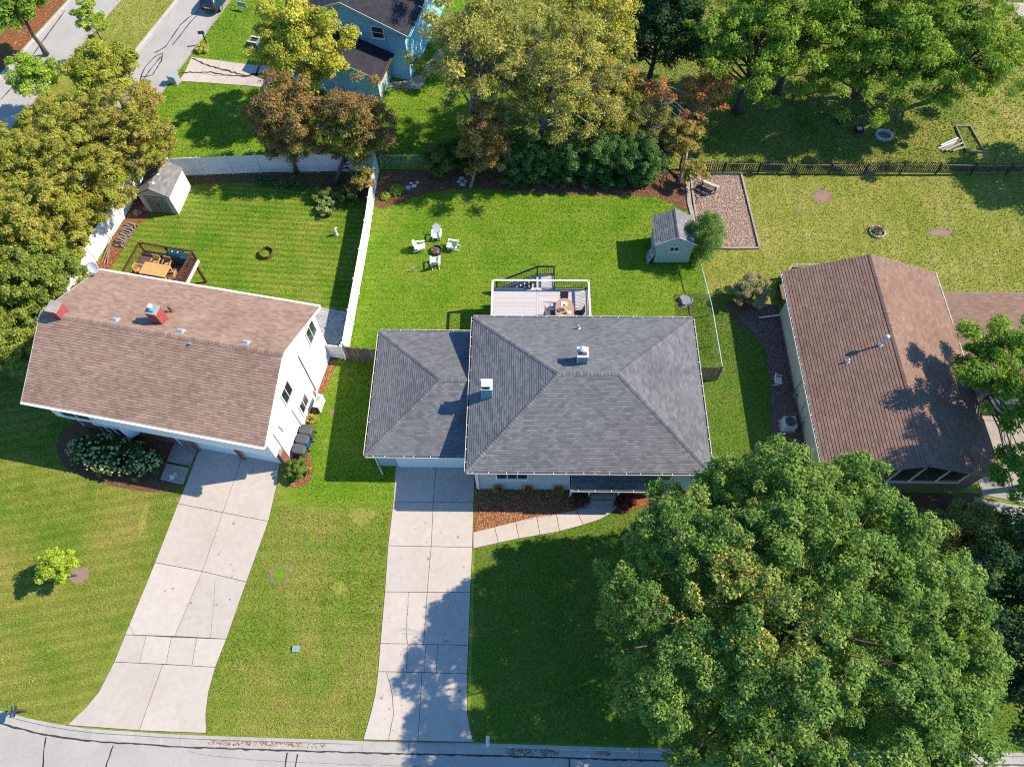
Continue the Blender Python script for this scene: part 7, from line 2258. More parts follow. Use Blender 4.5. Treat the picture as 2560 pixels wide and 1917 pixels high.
def limbs(mb, base, top, r0, targets, seed, wob=0.25, twig=0.02, n=7):
    """tapered trunk with limbs bending out to the clumps"""
    rr = random.Random(seed)
    base, top = Vector(base), Vector(top)
    k = 6
    pts, rads = [], []
    for i in range(k + 1):
        t = i / k
        p = base.lerp(top, t) + Vector((rr.uniform(-1, 1), rr.uniform(-1, 1), 0)) * wob * (t * (1 - t) * 2)
        pts.append(p)
        rads.append(r0 * (1 - 0.72 * t) * (1.35 if i == 0 else 1))
    mb.tube(pts, rads, 9)
    for tg in targets:
        tg = Vector(tg)
        f = min(max((tg.z - base.z) / max(top.z - base.z, 0.1) * 0.62, 0.22), 0.98)
        i = min(int(f * k), k - 1)
        s = pts[i].lerp(pts[i + 1], f * k - i)
        rs = r0 * (1 - 0.72 * f) * 0.5
        m1 = s.lerp(tg, 0.38) + Vector((rr.uniform(-.3, .3), rr.uniform(-.3, .3), rr.uniform(0.05, 0.5)))
        m2 = s.lerp(tg, 0.72) + Vector((rr.uniform(-.25, .25), rr.uniform(-.25, .25), rr.uniform(0.0, 0.35)))
        mb.tube([s, m1, m2, tg], [rs, rs * 0.62, rs * 0.36, twig], 6, cap=False)
TREE_N = [0]
def tree(name, label, base, top, r0, centre, radii, nclump, crad, nleaf, leaf, tones, seed, bark='bark', patch=None, nlimb=16, group=None, cat='tree', low=-0.6, squash=0.8, clump_mix=0.5, shell=0.5, lump=0.2, extra=None, up_bias=0.5, droop=0.25, bare=0, jitter=0.25, aspect=0.62, lobes=None):
    t = thing(name, label, cat, (base[0], base[1], 0), 0, group)
    off = np.array([base[0], base[1], 0.0])
    if lobes:
        C, rr_ = clumps_lobed(centre, radii, lobes[0], lobes[1], lobes[2], crad, seed)
    else:
        C, rr_ = clumps_in(centre, radii, nclump, crad, seed, low=low, lump=lump)
    if extra is not None:
        for (x, y, z, a, b, c_, k, cr_) in extra:
            C2, r2 = clumps_in((x, y, z), (a, b, c_), k, cr_, seed + int(x * 10) % 97, low=low, lump=lump)
            C, rr_ = np.concatenate([C, C2]), np.concatenate([rr_, r2])
    w = rr_ ** 2
    cnt = np.maximum(3, (nleaf * w / w.sum())).astype(int)
    V, F, T = leaf_cloud(C, rr_, cnt, leaf, palette(tones, clump_mix, patch, seed, jitter), seed + 1, squash=squash, shell=shell, up_bias=up_bias, droop=droop, aspect=aspect)
    np_mesh('crown', V - off, F, 3, 'leaf', t, T)
    r = np.random.default_rng(seed + 5)
    sel = C[r.permutation(len(C))[:nlimb]]
    mb = MB()
    limbs(mb, (0, 0, 0), tuple(np.array(top) - off), r0, [tuple(c - off) for c in sel], seed)
    if bare:
        rr2 = random.Random(seed + 8)
        for k in range(bare):
            c = Vector(C[r.integers(0, len(C))] - off)
            d = (c - Vector(tuple(np.array(centre) - off)))
            d.normalize()
            q = c - d * rr2.uniform(1.2, 2.4) - Vector((0, 0, rr2.uniform(0.2, 0.9)))
            e_ = c + d * rr2.uniform(0.3, 0.9) + Vector((0, 0, rr2.uniform(0.1, 0.7)))
            m_ = (q + e_) / 2 + Vector((rr2.uniform(-.3, .3), rr2.uniform(-.3, .3), rr2.uniform(-.1, .3)))
            mb.tube([q, m_, e_], [0.035, 0.024, 0.008], 5, cap=False)
            for s_ in range(3):
                f2 = m_.lerp(e_, rr2.random())
                g2 = f2 + Vector((rr2.uniform(-.5, .5), rr2.uniform(-.5, .5), rr2.uniform(0, .5)))
                mb.tube([f2, g2], [0.014, 0.005], 4, cap=False)
    mb.build('trunk', bark, t, smooth=True)
    return t
DG = [(0.035, 0.085, 0.024), (0.055, 0.115, 0.030), (0.08, 0.150, 0.038), (0.11, 0.185, 0.046), (0.15, 0.215, 0.058)]
MG = [(0.03, 0.075, 0.012), (0.07, 0.14, 0.018), (0.11, 0.19, 0.024), (0.16, 0.25, 0.03), (0.23, 0.31, 0.04)]
YG = [(0.12, 0.15, 0.02), (0.20, 0.23, 0.03), (0.30, 0.31, 0.045), (0.40, 0.37, 0.06), (0.48, 0.42, 0.09)]
LG = [(0.05, 0.11, 0.014), (0.09, 0.17, 0.02), (0.14, 0.24, 0.028), (0.22, 0.31, 0.04)]
BRN = [(0.10, 0.07, 0.03), (0.16, 0.11, 0.045), (0.19, 0.15, 0.05), (0.24, 0.14, 0.06), (0.27, 0.20, 0.075), (0.14, 0.15, 0.035), (0.20, 0.21, 0.05)]
OLV = [(0.11, 0.15, 0.02), (0.16, 0.20, 0.028), (0.21, 0.24, 0.036), (0.26, 0.27, 0.045), (0.31, 0.24, 0.055), (0.14, 0.19, 0.03)]
ORG = [(0.42, 0.24, 0.05), (0.50, 0.32, 0.07), (0.40, 0.17, 0.04), (0.34, 0.30, 0.06), (0.46, 0.40, 0.10)]
RED = [(0.40, 0.12, 0.06), (0.48, 0.17, 0.09), (0.34, 0.14, 0.05), (0.42, 0.26, 0.08), (0.25, 0.24, 0.06)]

# the big maple before the grey house
GAIN[0] = 1.45
def tree_at(name, label, centre, radii, nclump, crad, nleaf, leaf, tones, seed, r0=0.2, base=None, top=0.25, **kw):
    """trunk under the crown centre unless a base is given"""
    c = centre
    b = base or (c[0], c[1])
    return tree(name, label, b, (c[0], c[1], c[2] + radii[2] * top), r0, c, radii, nclump, crad, nleaf, leaf, tones, seed, **kw)
tree('maple_tree', 'huge dark green maple shading the street lawn of the grey house', (13.2, 6.8), (13.0, 6.6, 10.5), 0.42, (12.6, 6.3, 8.0), (8.1, 7.9, 5.6), 820, 0.46, 240000, 0.145, [(0.036, 0.085, 0.022), (0.065, 0.135, 0.03), (0.10, 0.178, 0.037), (0.14, 0.218, 0.046), (0.185, 0.255, 0.06), (0.24, 0.295, 0.085)], 301,
     patch=([(8.34, 6.85, 11.60) + (1.5,), (10.35, 5.51, 12.00) + (1.6,), (7.14, 5.04, 10.80) + (1.1,), (9.49, 7.44, 12.00) + (1.2,), (12.27, 5.94, 12.30) + (1.0,), (6.84, 6.72, 10.60) + (0.9,), (10.97, 4.01, 11.80) + (1.0,), (15.88, 6.56, 11.80) + (0.6,), (13.83, 4.37, 11.60) + (0.6,), (5.50, 6.02, 8.80) + (0.6,), (12.45, 9.01, 12.00) + (0.6,)], [(0.42, 0.36, 0.09), (0.46, 0.32, 0.09), (0.34, 0.35, 0.08), (0.24, 0.30, 0.06), (0.30, 0.34, 0.08), (0.42, 0.27, 0.09)]), nlimb=60, squash=0.85, clump_mix=0.5, lump=0.07, bare=40, shell=0.45, lobes=(140, 1.45, 14))
tree_at('dark_tree', 'dark leafy tree crowded behind the huge maple', (26.17, 6.98, 4.60), (3.3, 5.4, 3.2), 110, 0.8, 26000, 0.19, [(0.02, 0.05, 0.022), (0.03, 0.075, 0.028), (0.05, 0.10, 0.035), (0.08, 0.13, 0.05)], 305, nlimb=24, bare=8)  # dark leaf tones also hold the shade this crown stands in
tree_at('olive_tree', 'small olive yellow tree between the maple and the cream house', (24.93, 11.86, 3.40), (2.6, 1.7, 1.6), 60, 0.55, 12000, 0.15, [(0.06, 0.09, 0.02), (0.11, 0.14, 0.03), (0.17, 0.18, 0.045), (0.24, 0.20, 0.06), (0.08, 0.12, 0.03)], 306, 0.12, nlimb=18, bare=10)
tree_at('locust_tree', 'light green locust overhanging the cream house wing', (28.75, 20.82, 6.00), (2.9, 3.3, 2.2), 90, 0.62, 26000, 0.15, LG + [(0.10, 0.2, 0.02)], 307, 0.2, nlimb=30, squash=0.55, shell=0.3, up_bias=0.8, lump=0.35, extra=[(27.78, 22.72, 4.60) + (0.9, 0.9, 0.7, 10, 0.5), (27.79, 15.19, 4.60) + (1.4, 1.6, 1.2, 22, 0.55)])
tree_at('street_tree', 'tall green tree over the far corner of the cream house drive', (34.4, 16.6, 10.8), (5.4, 4.4, 3.6), 150, 1.0, 24000, 0.24, LG, 308, 0.25, nlimb=24)
tree('juniper', 'upright green juniper growing beside the pale blue shed', (13.05, 33.9), (13.25, 34.1, 3.4), 0.09, (13.25, 34.0, 2.1), (1.0, 1.35, 1.9), 60, 0.42, 12000, 0.13, [(0.06, 0.12, 0.025), (0.09, 0.17, 0.035), (0.13, 0.22, 0.05), (0.19, 0.28, 0.08)], 310, nlimb=14, low=-1.0, squash=1.2, lump=0.3, aspect=0.3)
tree('silver_shrub', 'rounded pale olive shrub beside the cream house', (16.35, 30.0), (16.35, 30.0, 1.6), 0.07, (16.35, 30.1, 1.15), (1.2, 1.15, 0.9), 42, 0.34, 8500, 0.10, [(0.16, 0.16, 0.08), (0.22, 0.21, 0.11), (0.29, 0.27, 0.15), (0.17, 0.19, 0.06)], 311, bark='bark', nlimb=14, low=-0.9, cat='shrub')
tree('sapling', 'young bright yellow green sapling in the front lawn of the white house', (-26.0, 10.0), (-26.1, 10.1, 2.3), 0.035, (-26.1, 10.1, 2.05), (0.85, 0.82, 0.9), 26, 0.34, 1900, 0.17, [(0.14, 0.22, 0.02), (0.20, 0.28, 0.025), (0.27, 0.33, 0.035), (0.17, 0.26, 0.025)], 312, nlimb=12, low=-0.8)
# row of golden trees beyond the side fence
gl_ = 'golden trees beyond the side fence'
for i, (lb, c, a, b, c_, n, k, tn, sd_) in enumerate((
    ('bronze and gold tree at the corner of the side fence behind the white shed', (-29.16, 41.37, 4.60), 3.3, 3.2, 3.0, 100, 28000, OLV[1:] + BRN[3:5], 320),
    ('gold green tree beside the street median, left of the bronze corner tree', (-33.46, 41.25, 4.30), 3.4, 3.2, 3.0, 90, 26000, OLV[1:], 321),
    ('broad gold tree beyond the fence by the log stack', (-31.79, 36.77, 4.60), 3.5, 3.2, 3.2, 100, 30000, OLV[1:], 322),
    ('gold green tree at the street end of the row, beyond the broad gold tree', (-36.10, 37.71, 4.40), 3.5, 3.4, 3.1, 90, 26000, OLV, 323),
    ('gold tree beyond the fence between the log stack and the satellite dish', (-32.98, 32.18, 4.40), 3.2, 3.1, 3.1, 90, 27000, OLV[1:], 324),
    ('gold green tree set back from the fence opposite the satellite dish', (-35.27, 31.29, 4.20), 3.3, 3.3, 3.0, 80, 22000, OLV[:4] + MG[3:], 327),
    ('fresh green tree beside the chimney of the white house', (-31.91, 28.50, 3.70), 2.5, 2.4, 2.6, 66, 17000, [(0.07, 0.12, 0.02), (0.13, 0.18, 0.03), (0.19, 0.24, 0.04), (0.26, 0.28, 0.05)], 325),
    ('leafy green tree beyond the brick chimney corner of the white house', (-33.61, 26.85, 3.50), 2.7, 2.5, 2.6, 66, 17000, [(0.08, 0.13, 0.02), (0.14, 0.19, 0.03), (0.21, 0.25, 0.045), (0.28, 0.29, 0.06)], 326),
    ('low green tree by the front corner of the white house roof', (-33.15, 24.04, 2.80), 1.6, 1.5, 1.6, 36, 8000, [(0.08, 0.13, 0.02), (0.14, 0.19, 0.03), (0.22, 0.26, 0.045), (0.28, 0.29, 0.06)], 328))):
    tree_at('golden_tree', lb, c, (a + 0.05, b + 0.05, c_ + 0.1), n, 0.36, k, 0.15, tn, sd_, 0.17, nlimb=18, group=gl_, low=-0.8, clump_mix=0.4, bare=8, lobes=(int(n * 0.42), 0.95, 8))
tree_at('yellow_green_tree', 'round yellow green tree on the median beside the inner street', (-33.79, 49.36, 3.60), (2.5, 2.3, 2.0), 64, 0.62, 15000, 0.18, [(0.13, 0.17, 0.02), (0.20, 0.24, 0.03), (0.28, 0.30, 0.045), (0.34, 0.27, 0.06)], 330, 0.13, nlimb=16, low=-0.8)
tree_at('roadside_shrub', 'small reddish green tree crown at the kerb below the utility cabinet', (-30.87, 48.56, 1.70), (1.2, 1.1, 1.1), 30, 0.42, 4600, 0.16, [(0.15, 0.19, 0.03), (0.24, 0.25, 0.05), (0.32, 0.22, 0.06), (0.36, 0.30, 0.11)], 331, 0.06, nlimb=10, cat='shrub')
stl = [(0.10, 0.19, 0.02), (0.16, 0.26, 0.03), (0.24, 0.33, 0.04), (0.32, 0.38, 0.07)]
tree_at('street_sapling', 'bushy young green tree on the median, trunk base in bare soil', (-39.14, 48.83, 3.70), (1.8, 1.7, 1.5), 44, 0.52, 8000, 0.18, stl, 332, 0.10, (-39.85, 49.85), nlimb=14, low=-0.7)
tree_at('street_sapling', 'slim young green tree on the median with a clear straight trunk', (-36.40, 55.49, 3.90), (1.1, 1.1, 1.5), 30, 0.42, 4200, 0.18, stl[:3] + [(0.34, 0.30, 0.10)], 333, 0.08, (-37.7, 57.4), nlimb=12, low=-0.7)
tree_at('corner_tree', 'bright green tree on the leaf strewn verge of the outer street', (-42.75, 56.35, 5.00), (2.4, 2.2, 2.0), 60, 0.7, 12000, 0.22, MG[1:], 334, 0.2, nlimb=16)
# trees along the back fences
tree_at('yellow_tree', 'tall yellow green tree standing before the blue house', (-17.15, 49.33, 6.00), (3.3, 3.0, 3.2), 110, 0.75, 28000, 0.19, YG, 340, 0.2, nlimb=26, low=-0.8, lump=0.32)
tree_at('bronze_tree', 'bronze brown tree growing before the white back fence', (-17.41, 42.69, 4.60), (2.7, 2.2, 3.3), 110, 0.62, 26000, 0.15, BRN, 341, 0.16, (-17.95, 42.03), nlimb=36, low=-0.9, bare=30, shell=0.3, lump=0.25)
tree_at('bronze_tree', 'bronze tree with yellow lower boughs at the corner of the vinyl fences', (-12.37, 42.31, 4.70), (2.7, 2.2, 3.3), 110, 0.62, 26000, 0.15, BRN, 342, 0.17, (-14.62, 40.85), nlimb=36, low=-0.9, bare=30, shell=0.3, lump=0.25,
     patch=([(-13.38, 40.44, 4.20) + (1.8,), (-11.89, 39.66, 3.00) + (1.5,), (-10.50, 40.27, 3.60) + (1.0,)], YG[:4]), extra=[(-11.90, 39.23, 2.20) + (0.8, 0.7, 0.9, 14, 0.4)])
TL = [(0.14, 0.15, 0.03), (0.20, 0.21, 0.045), (0.27, 0.27, 0.06), (0.34, 0.31, 0.08), (0.15, 0.16, 0.05)]
tree_at('tall_tree', 'very tall thin leaved tree with pale forked limbs beside the blue house', (-3.28, 45.07, 8.80), (3.7, 3.6, 4.2), 130, 0.75, 21000, 0.17, TL, 350, 0.32, (-4.24, 46.08), bark='bark_pale', nlimb=70, low=-0.9, shell=0.15, bare=110, lump=0.35)
tree_at('tall_tree', 'very tall golden green tree with grey twigs behind the hedge', (2.57, 43.83, 7.80), (4.3, 3.6, 4.4), 150, 0.75, 26000, 0.17, TL[:4] + [(0.38, 0.30, 0.06)], 351, 0.30, (1.19, 44.74), bark='bark_pale', nlimb=70, low=-0.9, shell=0.15, bare=140, lump=0.35)
tree_at('tall_tree', 'tall yellow crowned tree behind the golden green one', (5.19, 48.89, 8.00), (3.3, 3.2, 3.6), 100, 0.8, 18000, 0.19, [(0.15, 0.18, 0.025), (0.23, 0.25, 0.04), (0.34, 0.31, 0.06), (0.42, 0.34, 0.07)], 352, 0.28, bark='bark_pale', nlimb=40, low=-0.8, shell=0.2, bare=50, lump=0.3)
tree_at('tall_tree', 'added tall tree shading the blue house roof, mostly above the view', (-0.6, 57.5, 9.0), (4.2, 4.0, 3.8), 110, 0.8, 15000, 0.2, TL, 356, 0.28, bark='bark_pale', nlimb=40, low=-0.8, shell=0.2, lump=0.3)  # crown added for the shadow it throws on the blue house roof
tree_at('copper_tree', 'slender copper leaved tree with white trunk at the mulch bed', (-2.75, 41.66, 3.70), (1.9, 1.6, 3.0), 80, 0.5, 18000, 0.15, [(0.14, 0.10, 0.03), (0.20, 0.14, 0.04), (0.26, 0.17, 0.05), (0.32, 0.23, 0.07), (0.16, 0.16, 0.04)], 353, 0.11, (-4.00, 40.58), bark='bark_pale', nlimb=26, low=-0.9, bare=20, shell=0.3)
tree_at('small_evergreen', 'small soft green tree with a bare lower trunk in the mulch bed', (-6.58, 41.83, 1.50), (1.2, 0.8, 1.2), 30, 0.4, 6500, 0.12, [(0.06, 0.10, 0.025), (0.10, 0.14, 0.035), (0.15, 0.18, 0.05)], 354, 0.07, (-6.35, 42.49), nlimb=10, low=-1.0)
tree('back_shrub', 'dark green shrub growing between the copper tree and the small soft green tree', (-5.0, 42.6), (-5.0, 42.6, 2.2), 0.06, (-4.9, 42.8, 1.4), (1.4, 0.9, 1.3), 30, 0.45, 6500, 0.14, [(0.03, 0.075, 0.015), (0.05, 0.105, 0.02), (0.08, 0.14, 0.03)], 355, nlimb=10, low=-1.0, cat='shrub')
HG = [(0.04, 0.09, 0.024), (0.05, 0.11, 0.03), (0.075, 0.15, 0.04), (0.12, 0.20, 0.06)]
for i, (lb, x, w, z) in enumerate((('large dark green shrub next to the copper tree', 0.4, 2.1, 1.7), ('large dark green shrub in the middle of the back hedge', 3.5, 2.2, 1.9), ('large dark green shrub, second along the hedge from the sumac', 6.6, 2.2, 1.9), ('large dark green shrub growing under the sumac', 9.4, 2.0, 1.7))):
    tree('hedge_shrub', lb, (x, 41.7), (x, 41.8, z + 0.8), 0.08, (x, 41.9, z), (w, 1.5, z * 0.98), 90, 0.45, 19000, 0.135, HG, 360 + i, nlimb=16, low=-1.0, group='shrubs of the back hedge', cat='shrub', lump=0.3, extra=[(x - 0.6, 40.9, 0.6, 1.5, 0.5, 0.6, 18, 0.34)])
tree_at('green_understory', 'fresh green understory tree behind the hedge', (6.69, 44.61, 3.20), (2.3, 1.6, 2.0), 56, 0.58, 11000, 0.16, [(0.09, 0.13, 0.02), (0.14, 0.17, 0.03), (0.20, 0.21, 0.05), (0.28, 0.22, 0.06)], 366, 0.12, nlimb=20, bare=24)
tree_at('sumac_tree', 'red leaved sumac leaning over the lawn by the play bed', (14.27, 46.69, 4.20), (2.0, 1.5, 1.4), 34, 0.55, 5200, 0.17, RED + [(0.18, 0.2, 0.05)], 370, 0.13, (12.5, 41.4), bark='bark_pale', nlimb=26, low=-0.6, bare=30, squash=0.6, lump=0.35, extra=[(10.36, 46.13, 4.20) + (1.6, 1.1, 1.0, 18, 0.5), (13.18, 44.65, 3.20) + (1.2, 0.9, 0.9, 14, 0.45)])
tree_at('orange_sumac', 'orange green sumac at the end of the picket fence', (12.21, 43.02, 2.90), (1.5, 1.0, 1.4), 40, 0.45, 8000, 0.15, [(0.14, 0.18, 0.03), (0.22, 0.22, 0.05), (0.31, 0.21, 0.06), (0.28, 0.25, 0.06), (0.10, 0.15, 0.03)], 371, 0.09, (12.7, 42.6), nlimb=20, low=-0.9, bare=16, extra=[(13.29, 40.90, 1.50) + (1.0, 0.6, 0.6, 16, 0.34)])
tree_at('orange_sumac', 'thin orange tipped sapling behind the hedge', (8.04, 47.48, 4.20), (1.2, 1.1, 1.5), 26, 0.45, 3600, 0.16, [(0.2, 0.22, 0.04), (0.30, 0.26, 0.06), (0.36, 0.21, 0.06), (0.13, 0.17, 0.03)], 372, 0.08, nlimb=16, bare=14)
tree_at('grey_twig_tree', 'half bare grey twigged tree between the hedge and the sumac', (10.43, 44.21, 2.80), (1.8, 1.2, 1.6), 34, 0.45, 2600, 0.15, [(0.12, 0.15, 0.03), (0.2, 0.2, 0.05)], 373, 0.09, bark='bark_pale', nlimb=34, bare=60)
tree_at('dark_tree', 'dark green tree beyond the garden, shading the ground by the hoop planter', (11.02, 52.95, 5.50), (3.4, 2.8, 3.4), 100, 0.8, 22000, 0.2, [(0.02, 0.055, 0.02), (0.03, 0.075, 0.026), (0.05, 0.10, 0.03)], 380, 0.25, nlimb=24, low=-0.9, lump=0.3)
for i, (lb, c, a, b, c_, n, k, tn, sd_, pt, bs) in enumerate((
    ('tall fresh green tree with a yellow bough over the dark shade', (18.12, 49.26, 6.60), 5.2, 4.2, 3.3, 140, 30000, MG[1:] + LG[1:3], 381, ([(20.73, 49.12, 8.20) + (1.3,), (20.57, 47.99, 7.20) + (1.0,), (20.97, 50.41, 8.60) + (1.0,)], [(0.44, 0.38, 0.05), (0.38, 0.34, 0.05), (0.30, 0.32, 0.05)]), None),
    ('tall fresh green tree with boughs drooping towards the stone fire ring', (26.54, 48.21, 6.20), 5.0, 4.0, 3.2, 140, 28000, MG[1:], 382, None, None),
    ('green gold tree leaning over the far path', (33.97, 48.51, 6.00), 4.2, 4.0, 3.1, 130, 26000, MG[1:] + [(0.28, 0.26, 0.06)], 383, ([(34.27, 50.50, 7.60) + (1.3,), (37.73, 50.99, 6.60) + (1.0,)], [(0.38, 0.28, 0.06), (0.32, 0.29, 0.07)]), (35.62, 51.06)),
    ('tall green tree rising behind the tree with the drooping boughs', (28.88, 51.33, 8.00), 5.4, 4.2, 3.4, 110, 22000, MG[1:], 384, None, None))):
    tree_at('shade_tree', lb, c, (a, b, c_), n, 0.75, k, 0.2, tn, sd_, 0.30, bs, nlimb=40, group='tall trees beyond the picket fence', low=-0.8, lump=0.45, patch=pt, shell=0.25, bare=24)
tree_at('shade_tree', 'tall green tree furthest behind the one with the yellow bough', (21.80, 51.52, 8.50), (5.0, 4.2, 3.4), 100, 0.85, 15000, 0.21, MG[1:], 387, 0.3, nlimb=30, group='tall trees beyond the picket fence', low=-0.8, lump=0.4, shell=0.25)
tree_at('dark_tree', 'dark tree at the far edge of the dry lawn, casting shade on the picket fence', (45.5, 43.0, 6.0), (3.4, 3.4, 3.2), 80, 0.9, 14000, 0.24, MG, 386, 0.25, nlimb=18)
# low shrubs and perennials
def shrub(name, label, loc, rx, ry, h, n, leaf, tones, seed, ncl=18, aspect=0.5, group=None, cat='shrub', crad=0.22, twigs=12):
    t = thing(name, label, cat, (loc[0], loc[1], 0), 0, group)
    C, rr_ = clumps_in((0, 0, h * 0.5), (rx, ry, h * 0.5), ncl, crad, seed, low=-1.0, lump=0.2)
    w = rr_ ** 2
    V, F, T = leaf_cloud(C, rr_, np.maximum(3, n * w / w.sum()).astype(int), leaf, palette(tones, 0.45, None, seed), seed + 1, aspect=aspect)
    V[:, 2] = np.maximum(V[:, 2], 0.01)
    np_mesh('foliage', V, F, 3, 'leaf', t, T)
    mb = MB()
    rr = random.Random(seed)
    for k in range(twigs):
        c = C[rr.randrange(len(C))]
        mb.tube([(c[0] * 0.15, c[1] * 0.15, 0), (c[0] * 0.6, c[1] * 0.6, c[2] * 0.6), tuple(c)], [0.018, 0.012, 0.005], 5, cap=False)
    mb.build('stem', 'bark', t)
    return t
shrub('clipped_bush', 'round clipped dark green bush at the corner of the white house driveway', (-13.85, 16.5), 0.72, 0.70, 1.35, 9000, 0.085, [(0.05, 0.09, 0.012), (0.08, 0.13, 0.02), (0.12, 0.18, 0.03), (0.15, 0.20, 0.035)], 401, 60, crad=0.16)
for i, (x, y) in enumerate(((-0.96, 15.75), (0.86, 15.75), (2.71, 15.75))):
    t = thing('ornamental_grass', 'tufted tan and green ornamental grass in the bark mulch bed', 'plant', (x - 0.3, y - 0.35, 0), 0, 'ornamental grasses before the grey house')
    r = np.random.default_rng(410 + i)
    n = 900
    a = r.uniform(0, 6.283, n)
    lean = r.uniform(0.02, 0.42, n) ** 1.0
    hh = r.uniform(0.40, 1.15, n)
    b0 = np.stack([np.cos(a) * 0.10 * r.random(n), np.sin(a) * 0.10 * r.random(n), np.zeros(n)], 1)
    tip = b0 + np.stack([np.cos(a) * lean, np.sin(a) * lean, hh], 1)
    sd2 = np.stack([-np.sin(a), np.cos(a), np.zeros(n)], 1) * 0.013
    V = np.stack([b0 - sd2, b0 + sd2, tip], 1).reshape(-1, 3)
    tn = np.where((hh > 0.6)[:, None], np.array([[0.60, 0.46, 0.24]]), np.array([[0.14, 0.22, 0.07]])) * r.uniform(0.7, 1.3, (n, 1))
    np_mesh('blades', V, np.arange(3 * n).reshape(-1, 3), 3, 'leaf', t, np.repeat(tn, 3, 0))
    mb = MB()
    for k in range(14):
        q = tip[r.integers(0, n)]
        mb.tube([(q[0] * 0.8, q[1] * 0.8, q[2] * 0.85), (q[0], q[1], q[2] + 0.12)], [0.014, 0.004], 5)
    mb.build('seed_head', 'timber', t)
shrub('burgundy_shrub', 'burgundy leaved shrub beside the porch steps near the maple', (6.45, 14.75), 0.55, 0.5, 0.75, 1500, 0.13, [(0.06, 0.02, 0.02), (0.12, 0.03, 0.03), (0.20, 0.05, 0.05), (0.06, 0.05, 0.02)], 420)
shrub('burgundy_shrub', 'burgundy leaved shrub beside the porch steps near the ornamental grasses', (3.75, 14.85), 0.5, 0.42, 0.6, 1100, 0.12, [(0.07, 0.03, 0.025), (0.12, 0.05, 0.04), (0.07, 0.06, 0.03)], 421)
shrub('pink_flowers', 'small pink flowering clump at the foot of the porch', (6.5, 14.35), 0.28, 0.22, 0.35, 500, 0.08, [(0.55, 0.05, 0.14), (0.40, 0.03, 0.08), (0.06, 0.12, 0.03)], 422, cat='flowers', crad=0.12)
shrub('yellow_perennial', 'yellow and green spiky perennial beside the bins', (-13.45, 20.15), 0.33, 0.3, 0.5, 500, 0.20, [(0.35, 0.33, 0.05), (0.18, 0.22, 0.04), (0.45, 0.38, 0.08)], 423, aspect=0.18, cat='plant', crad=0.15)
def hosta(label, loc, s, n, seed):
    t = thing('hosta', label, 'plant', (loc[0], loc[1], 0))
    rr = random.Random(seed)
    for k in range(n):
        a = k * 2.4 + rr.uniform(-0.2, 0.2)
        ring = (k / n) ** 0.6
        L = s * (0.45 + 0.55 * ring)
        z0 = s * (0.65 - 0.4 * ring)
        w = s * 0.22
        c, sn = math.cos(a), math.sin(a)
        pts = []
        for u_, wd, zz in ((0.12, 0.15, 0.0), (0.45, 0.95, 0.16), (0.75, 0.8, 0.10), (1.0, 0.0, -0.14)):
            for sg in (-1, 0, 1):
                pts.append((c * L * u_ - sn * w * wd * sg, sn * L * u_ + c * w * wd * sg, max(z0 + s * zz - (0 if sg else 0.03 * s), 0.02)))
        F = [(i * 3 + j, i * 3 + j + 1, (i + 1) * 3 + j + 1, (i + 1) * 3 + j) for i in range(3) for j in range(2)]
        me = MB().add(pts, F).mesh('leaf')
        at_ = me.attributes.new('tint', 'FLOAT_COLOR', 'POINT')
        cc = [rr.uniform(0.8, 1.2) * v for v in rr.choice([(0.20, 0.30, 0.03), (0.30, 0.38, 0.05), (0.15, 0.24, 0.03)])] + [1.0]
        at_.data.foreach_set('color', np.array(cc * len(me.vertices), dtype=np.float32))
        me.materials.append(M['leaf'])
        o = bpy.data.objects.new('leaf', me)
        col.objects.link(o)
        o.parent = t
    return t
hosta('larger yellow green hosta in the dark mulch bed', (-9.75, 40.2), 0.72, 38, 1)
hosta('smaller green hosta in the dark mulch bed', (-10.6, 39.55), 0.55, 26, 2)
VAR = [(0.07, 0.12, 0.03), (0.13, 0.19, 0.05), (0.30, 0.34, 0.12), (0.42, 0.42, 0.18)]
shrub('variegated_shrub', 'pale variegated shrub in the lawn under the bronze trees', (-15.0, 38.0), 0.8, 0.6, 0.8, 2600, 0.13, VAR, 430, 26)
shrub('dark_shrub', 'dark green shrub between the variegated shrub and the bronze tree trunk', (-15.2, 39.2), 1.0, 0.7, 0.9, 3000, 0.13, VAR[:3], 431, 26)
shrub('dark_shrub', 'dark green shrub at the dividing fence end of the bronze tree bed', (-13.3, 39.4), 0.8, 0.9, 1.1, 2600, 0.13, [(0.04, 0.09, 0.02), (0.08, 0.14, 0.03), (0.20, 0.25, 0.06)], 432, 24)
shrub('dark_shrub', 'low dark shrub under the bronze tree before the white back fence', (-18.3, 40.6), 1.2, 0.5, 0.6, 2600, 0.12, [(0.05, 0.10, 0.03), (0.09, 0.15, 0.04), (0.16, 0.22, 0.07)], 433, 26)
shrub('dark_shrub', 'small dark shrub before the white back fence near the storage shed', (-20.3, 41.0), 0.9, 0.4, 0.5, 1600, 0.12, [(0.05, 0.09, 0.03), (0.10, 0.15, 0.05)], 434, 18)
shrub('kerb_flowers', 'yellow green clump under the blue house mailbox', (-28.7, 56.9), 0.5, 0.4, 0.5, 900, 0.14, [(0.25, 0.30, 0.05), (0.40, 0.38, 0.08), (0.16, 0.22, 0.04)], 435, cat='plant')
shrub('entry_shrub', 'dark green shrub against the shaded front of the cream house', (26.9, 14.4), 0.9, 0.6, 0.9, 1600, 0.14, [(0.05, 0.08, 0.02), (0.10, 0.13, 0.03), (0.16, 0.12, 0.04)], 436)
shrub('entry_shrub', 'low russet plant by the drive before the cream house', (25.2, 13.4), 0.9, 0.7, 0.6, 1400, 0.14, [(0.10, 0.08, 0.03), (0.16, 0.12, 0.05), (0.08, 0.11, 0.03)], 437)
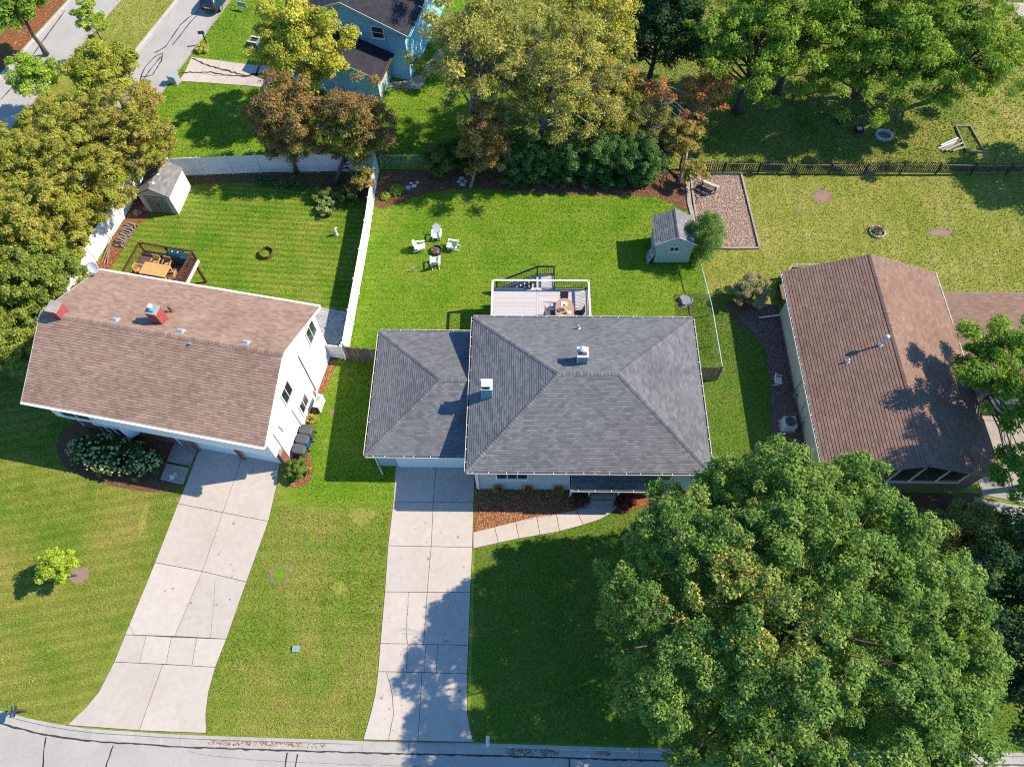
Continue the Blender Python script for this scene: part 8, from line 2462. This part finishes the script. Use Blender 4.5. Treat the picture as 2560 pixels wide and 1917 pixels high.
# hydrangea: leaves plus each bloom
hy = thing('hydrangea_bush', 'long hydrangea bush covered in pale green blooms before the white house', 'shrub', (-25.45, 17.35, 0), -10.6)
C, rr_ = clumps_in((0, 0, 0.65), (3.0, 1.15, 0.62), 110, 0.32, 440, low=-0.9)
w = rr_ ** 2
V, F, T = leaf_cloud(C, rr_, np.maximum(3, 11000 * w / w.sum()).astype(int), 0.14, palette([(0.03, 0.06, 0.018), (0.05, 0.095, 0.025), (0.08, 0.13, 0.035)], 0.5, None, 1), 441)
np_mesh('foliage', V, F, 3, 'leaf', hy, T)
bl = []
for q in range(3):
    rr = random.Random(q)
    n_, m_ = 9, 5
    V, F = [], []
    for i in range(m_ + 1):
        ph = math.pi * i / m_
        for k in range(n_):
            t = 2 * math.pi * k / n_
            r_ = 0.092 * (1 + rr.uniform(-0.14, 0.14))
            V.append((r_ * math.sin(ph) * math.cos(t), r_ * math.sin(ph) * math.sin(t), 0.8 * r_ * math.cos(ph)))
    for i in range(m_):
        for k in range(n_):
            F.append((i * n_ + k, (i + 1) * n_ + k, (i + 1) * n_ + (k + 1) % n_, i * n_ + (k + 1) % n_))
    me = MB().add(V, F).mesh('bloom')
    me.materials.append(M['hydrangea'])
    bl.append(me)
rr = random.Random(5)
k = 0
while k < 295:
    a, z = rr.uniform(0, 6.283), rr.uniform(0.05, 1.0)
    s_ = math.sqrt(1 - z * z)
    p = Vector((3.0 * s_ * math.cos(a) * 1.04, 1.15 * s_ * math.sin(a) * 1.06, 0.66 + 0.72 * z))
    if p.y > 0.35 and rr.random() < 0.6:
        continue
    o = bpy.data.objects.new('bloom', rr.choice(bl))
    col.objects.link(o)
    o.parent = hy
    o.location = p + Vector((rr.uniform(-.1, .1), rr.uniform(-.1, .1), rr.uniform(-.05, .08)))
    sc_ = rr.uniform(0.55, 1.3)
    o.scale = (sc_, sc_, sc_)
    k += 1
mb = MB()
for k in range(26):
    c = C[rr.randrange(len(C))]
    mb.tube([(c[0] * 0.8, c[1] * 0.3, 0), tuple(c)], [0.02, 0.008], 5, cap=False)
mb.build('stem', 'bark', hy)
gn = thing('garden_ornament', 'small pale stone ornament in the dark mulch by the hydrangea', 'ornament', (-21.75, 16.15, 0))
MB().lathe([(0.16, 0), (0.18, 0.1), (0.10, 0.2), (0.13, 0.3), (0.0, 0.38)], 12).build('body', 'pale_grey', gn)
MB().obox((0.12, 0.2, 0.08), (0.1, 0.05, 0), (-0.05, 0.1, 0), (0, 0, 0.06)).build('base_stone', 'pale_grey', gn)
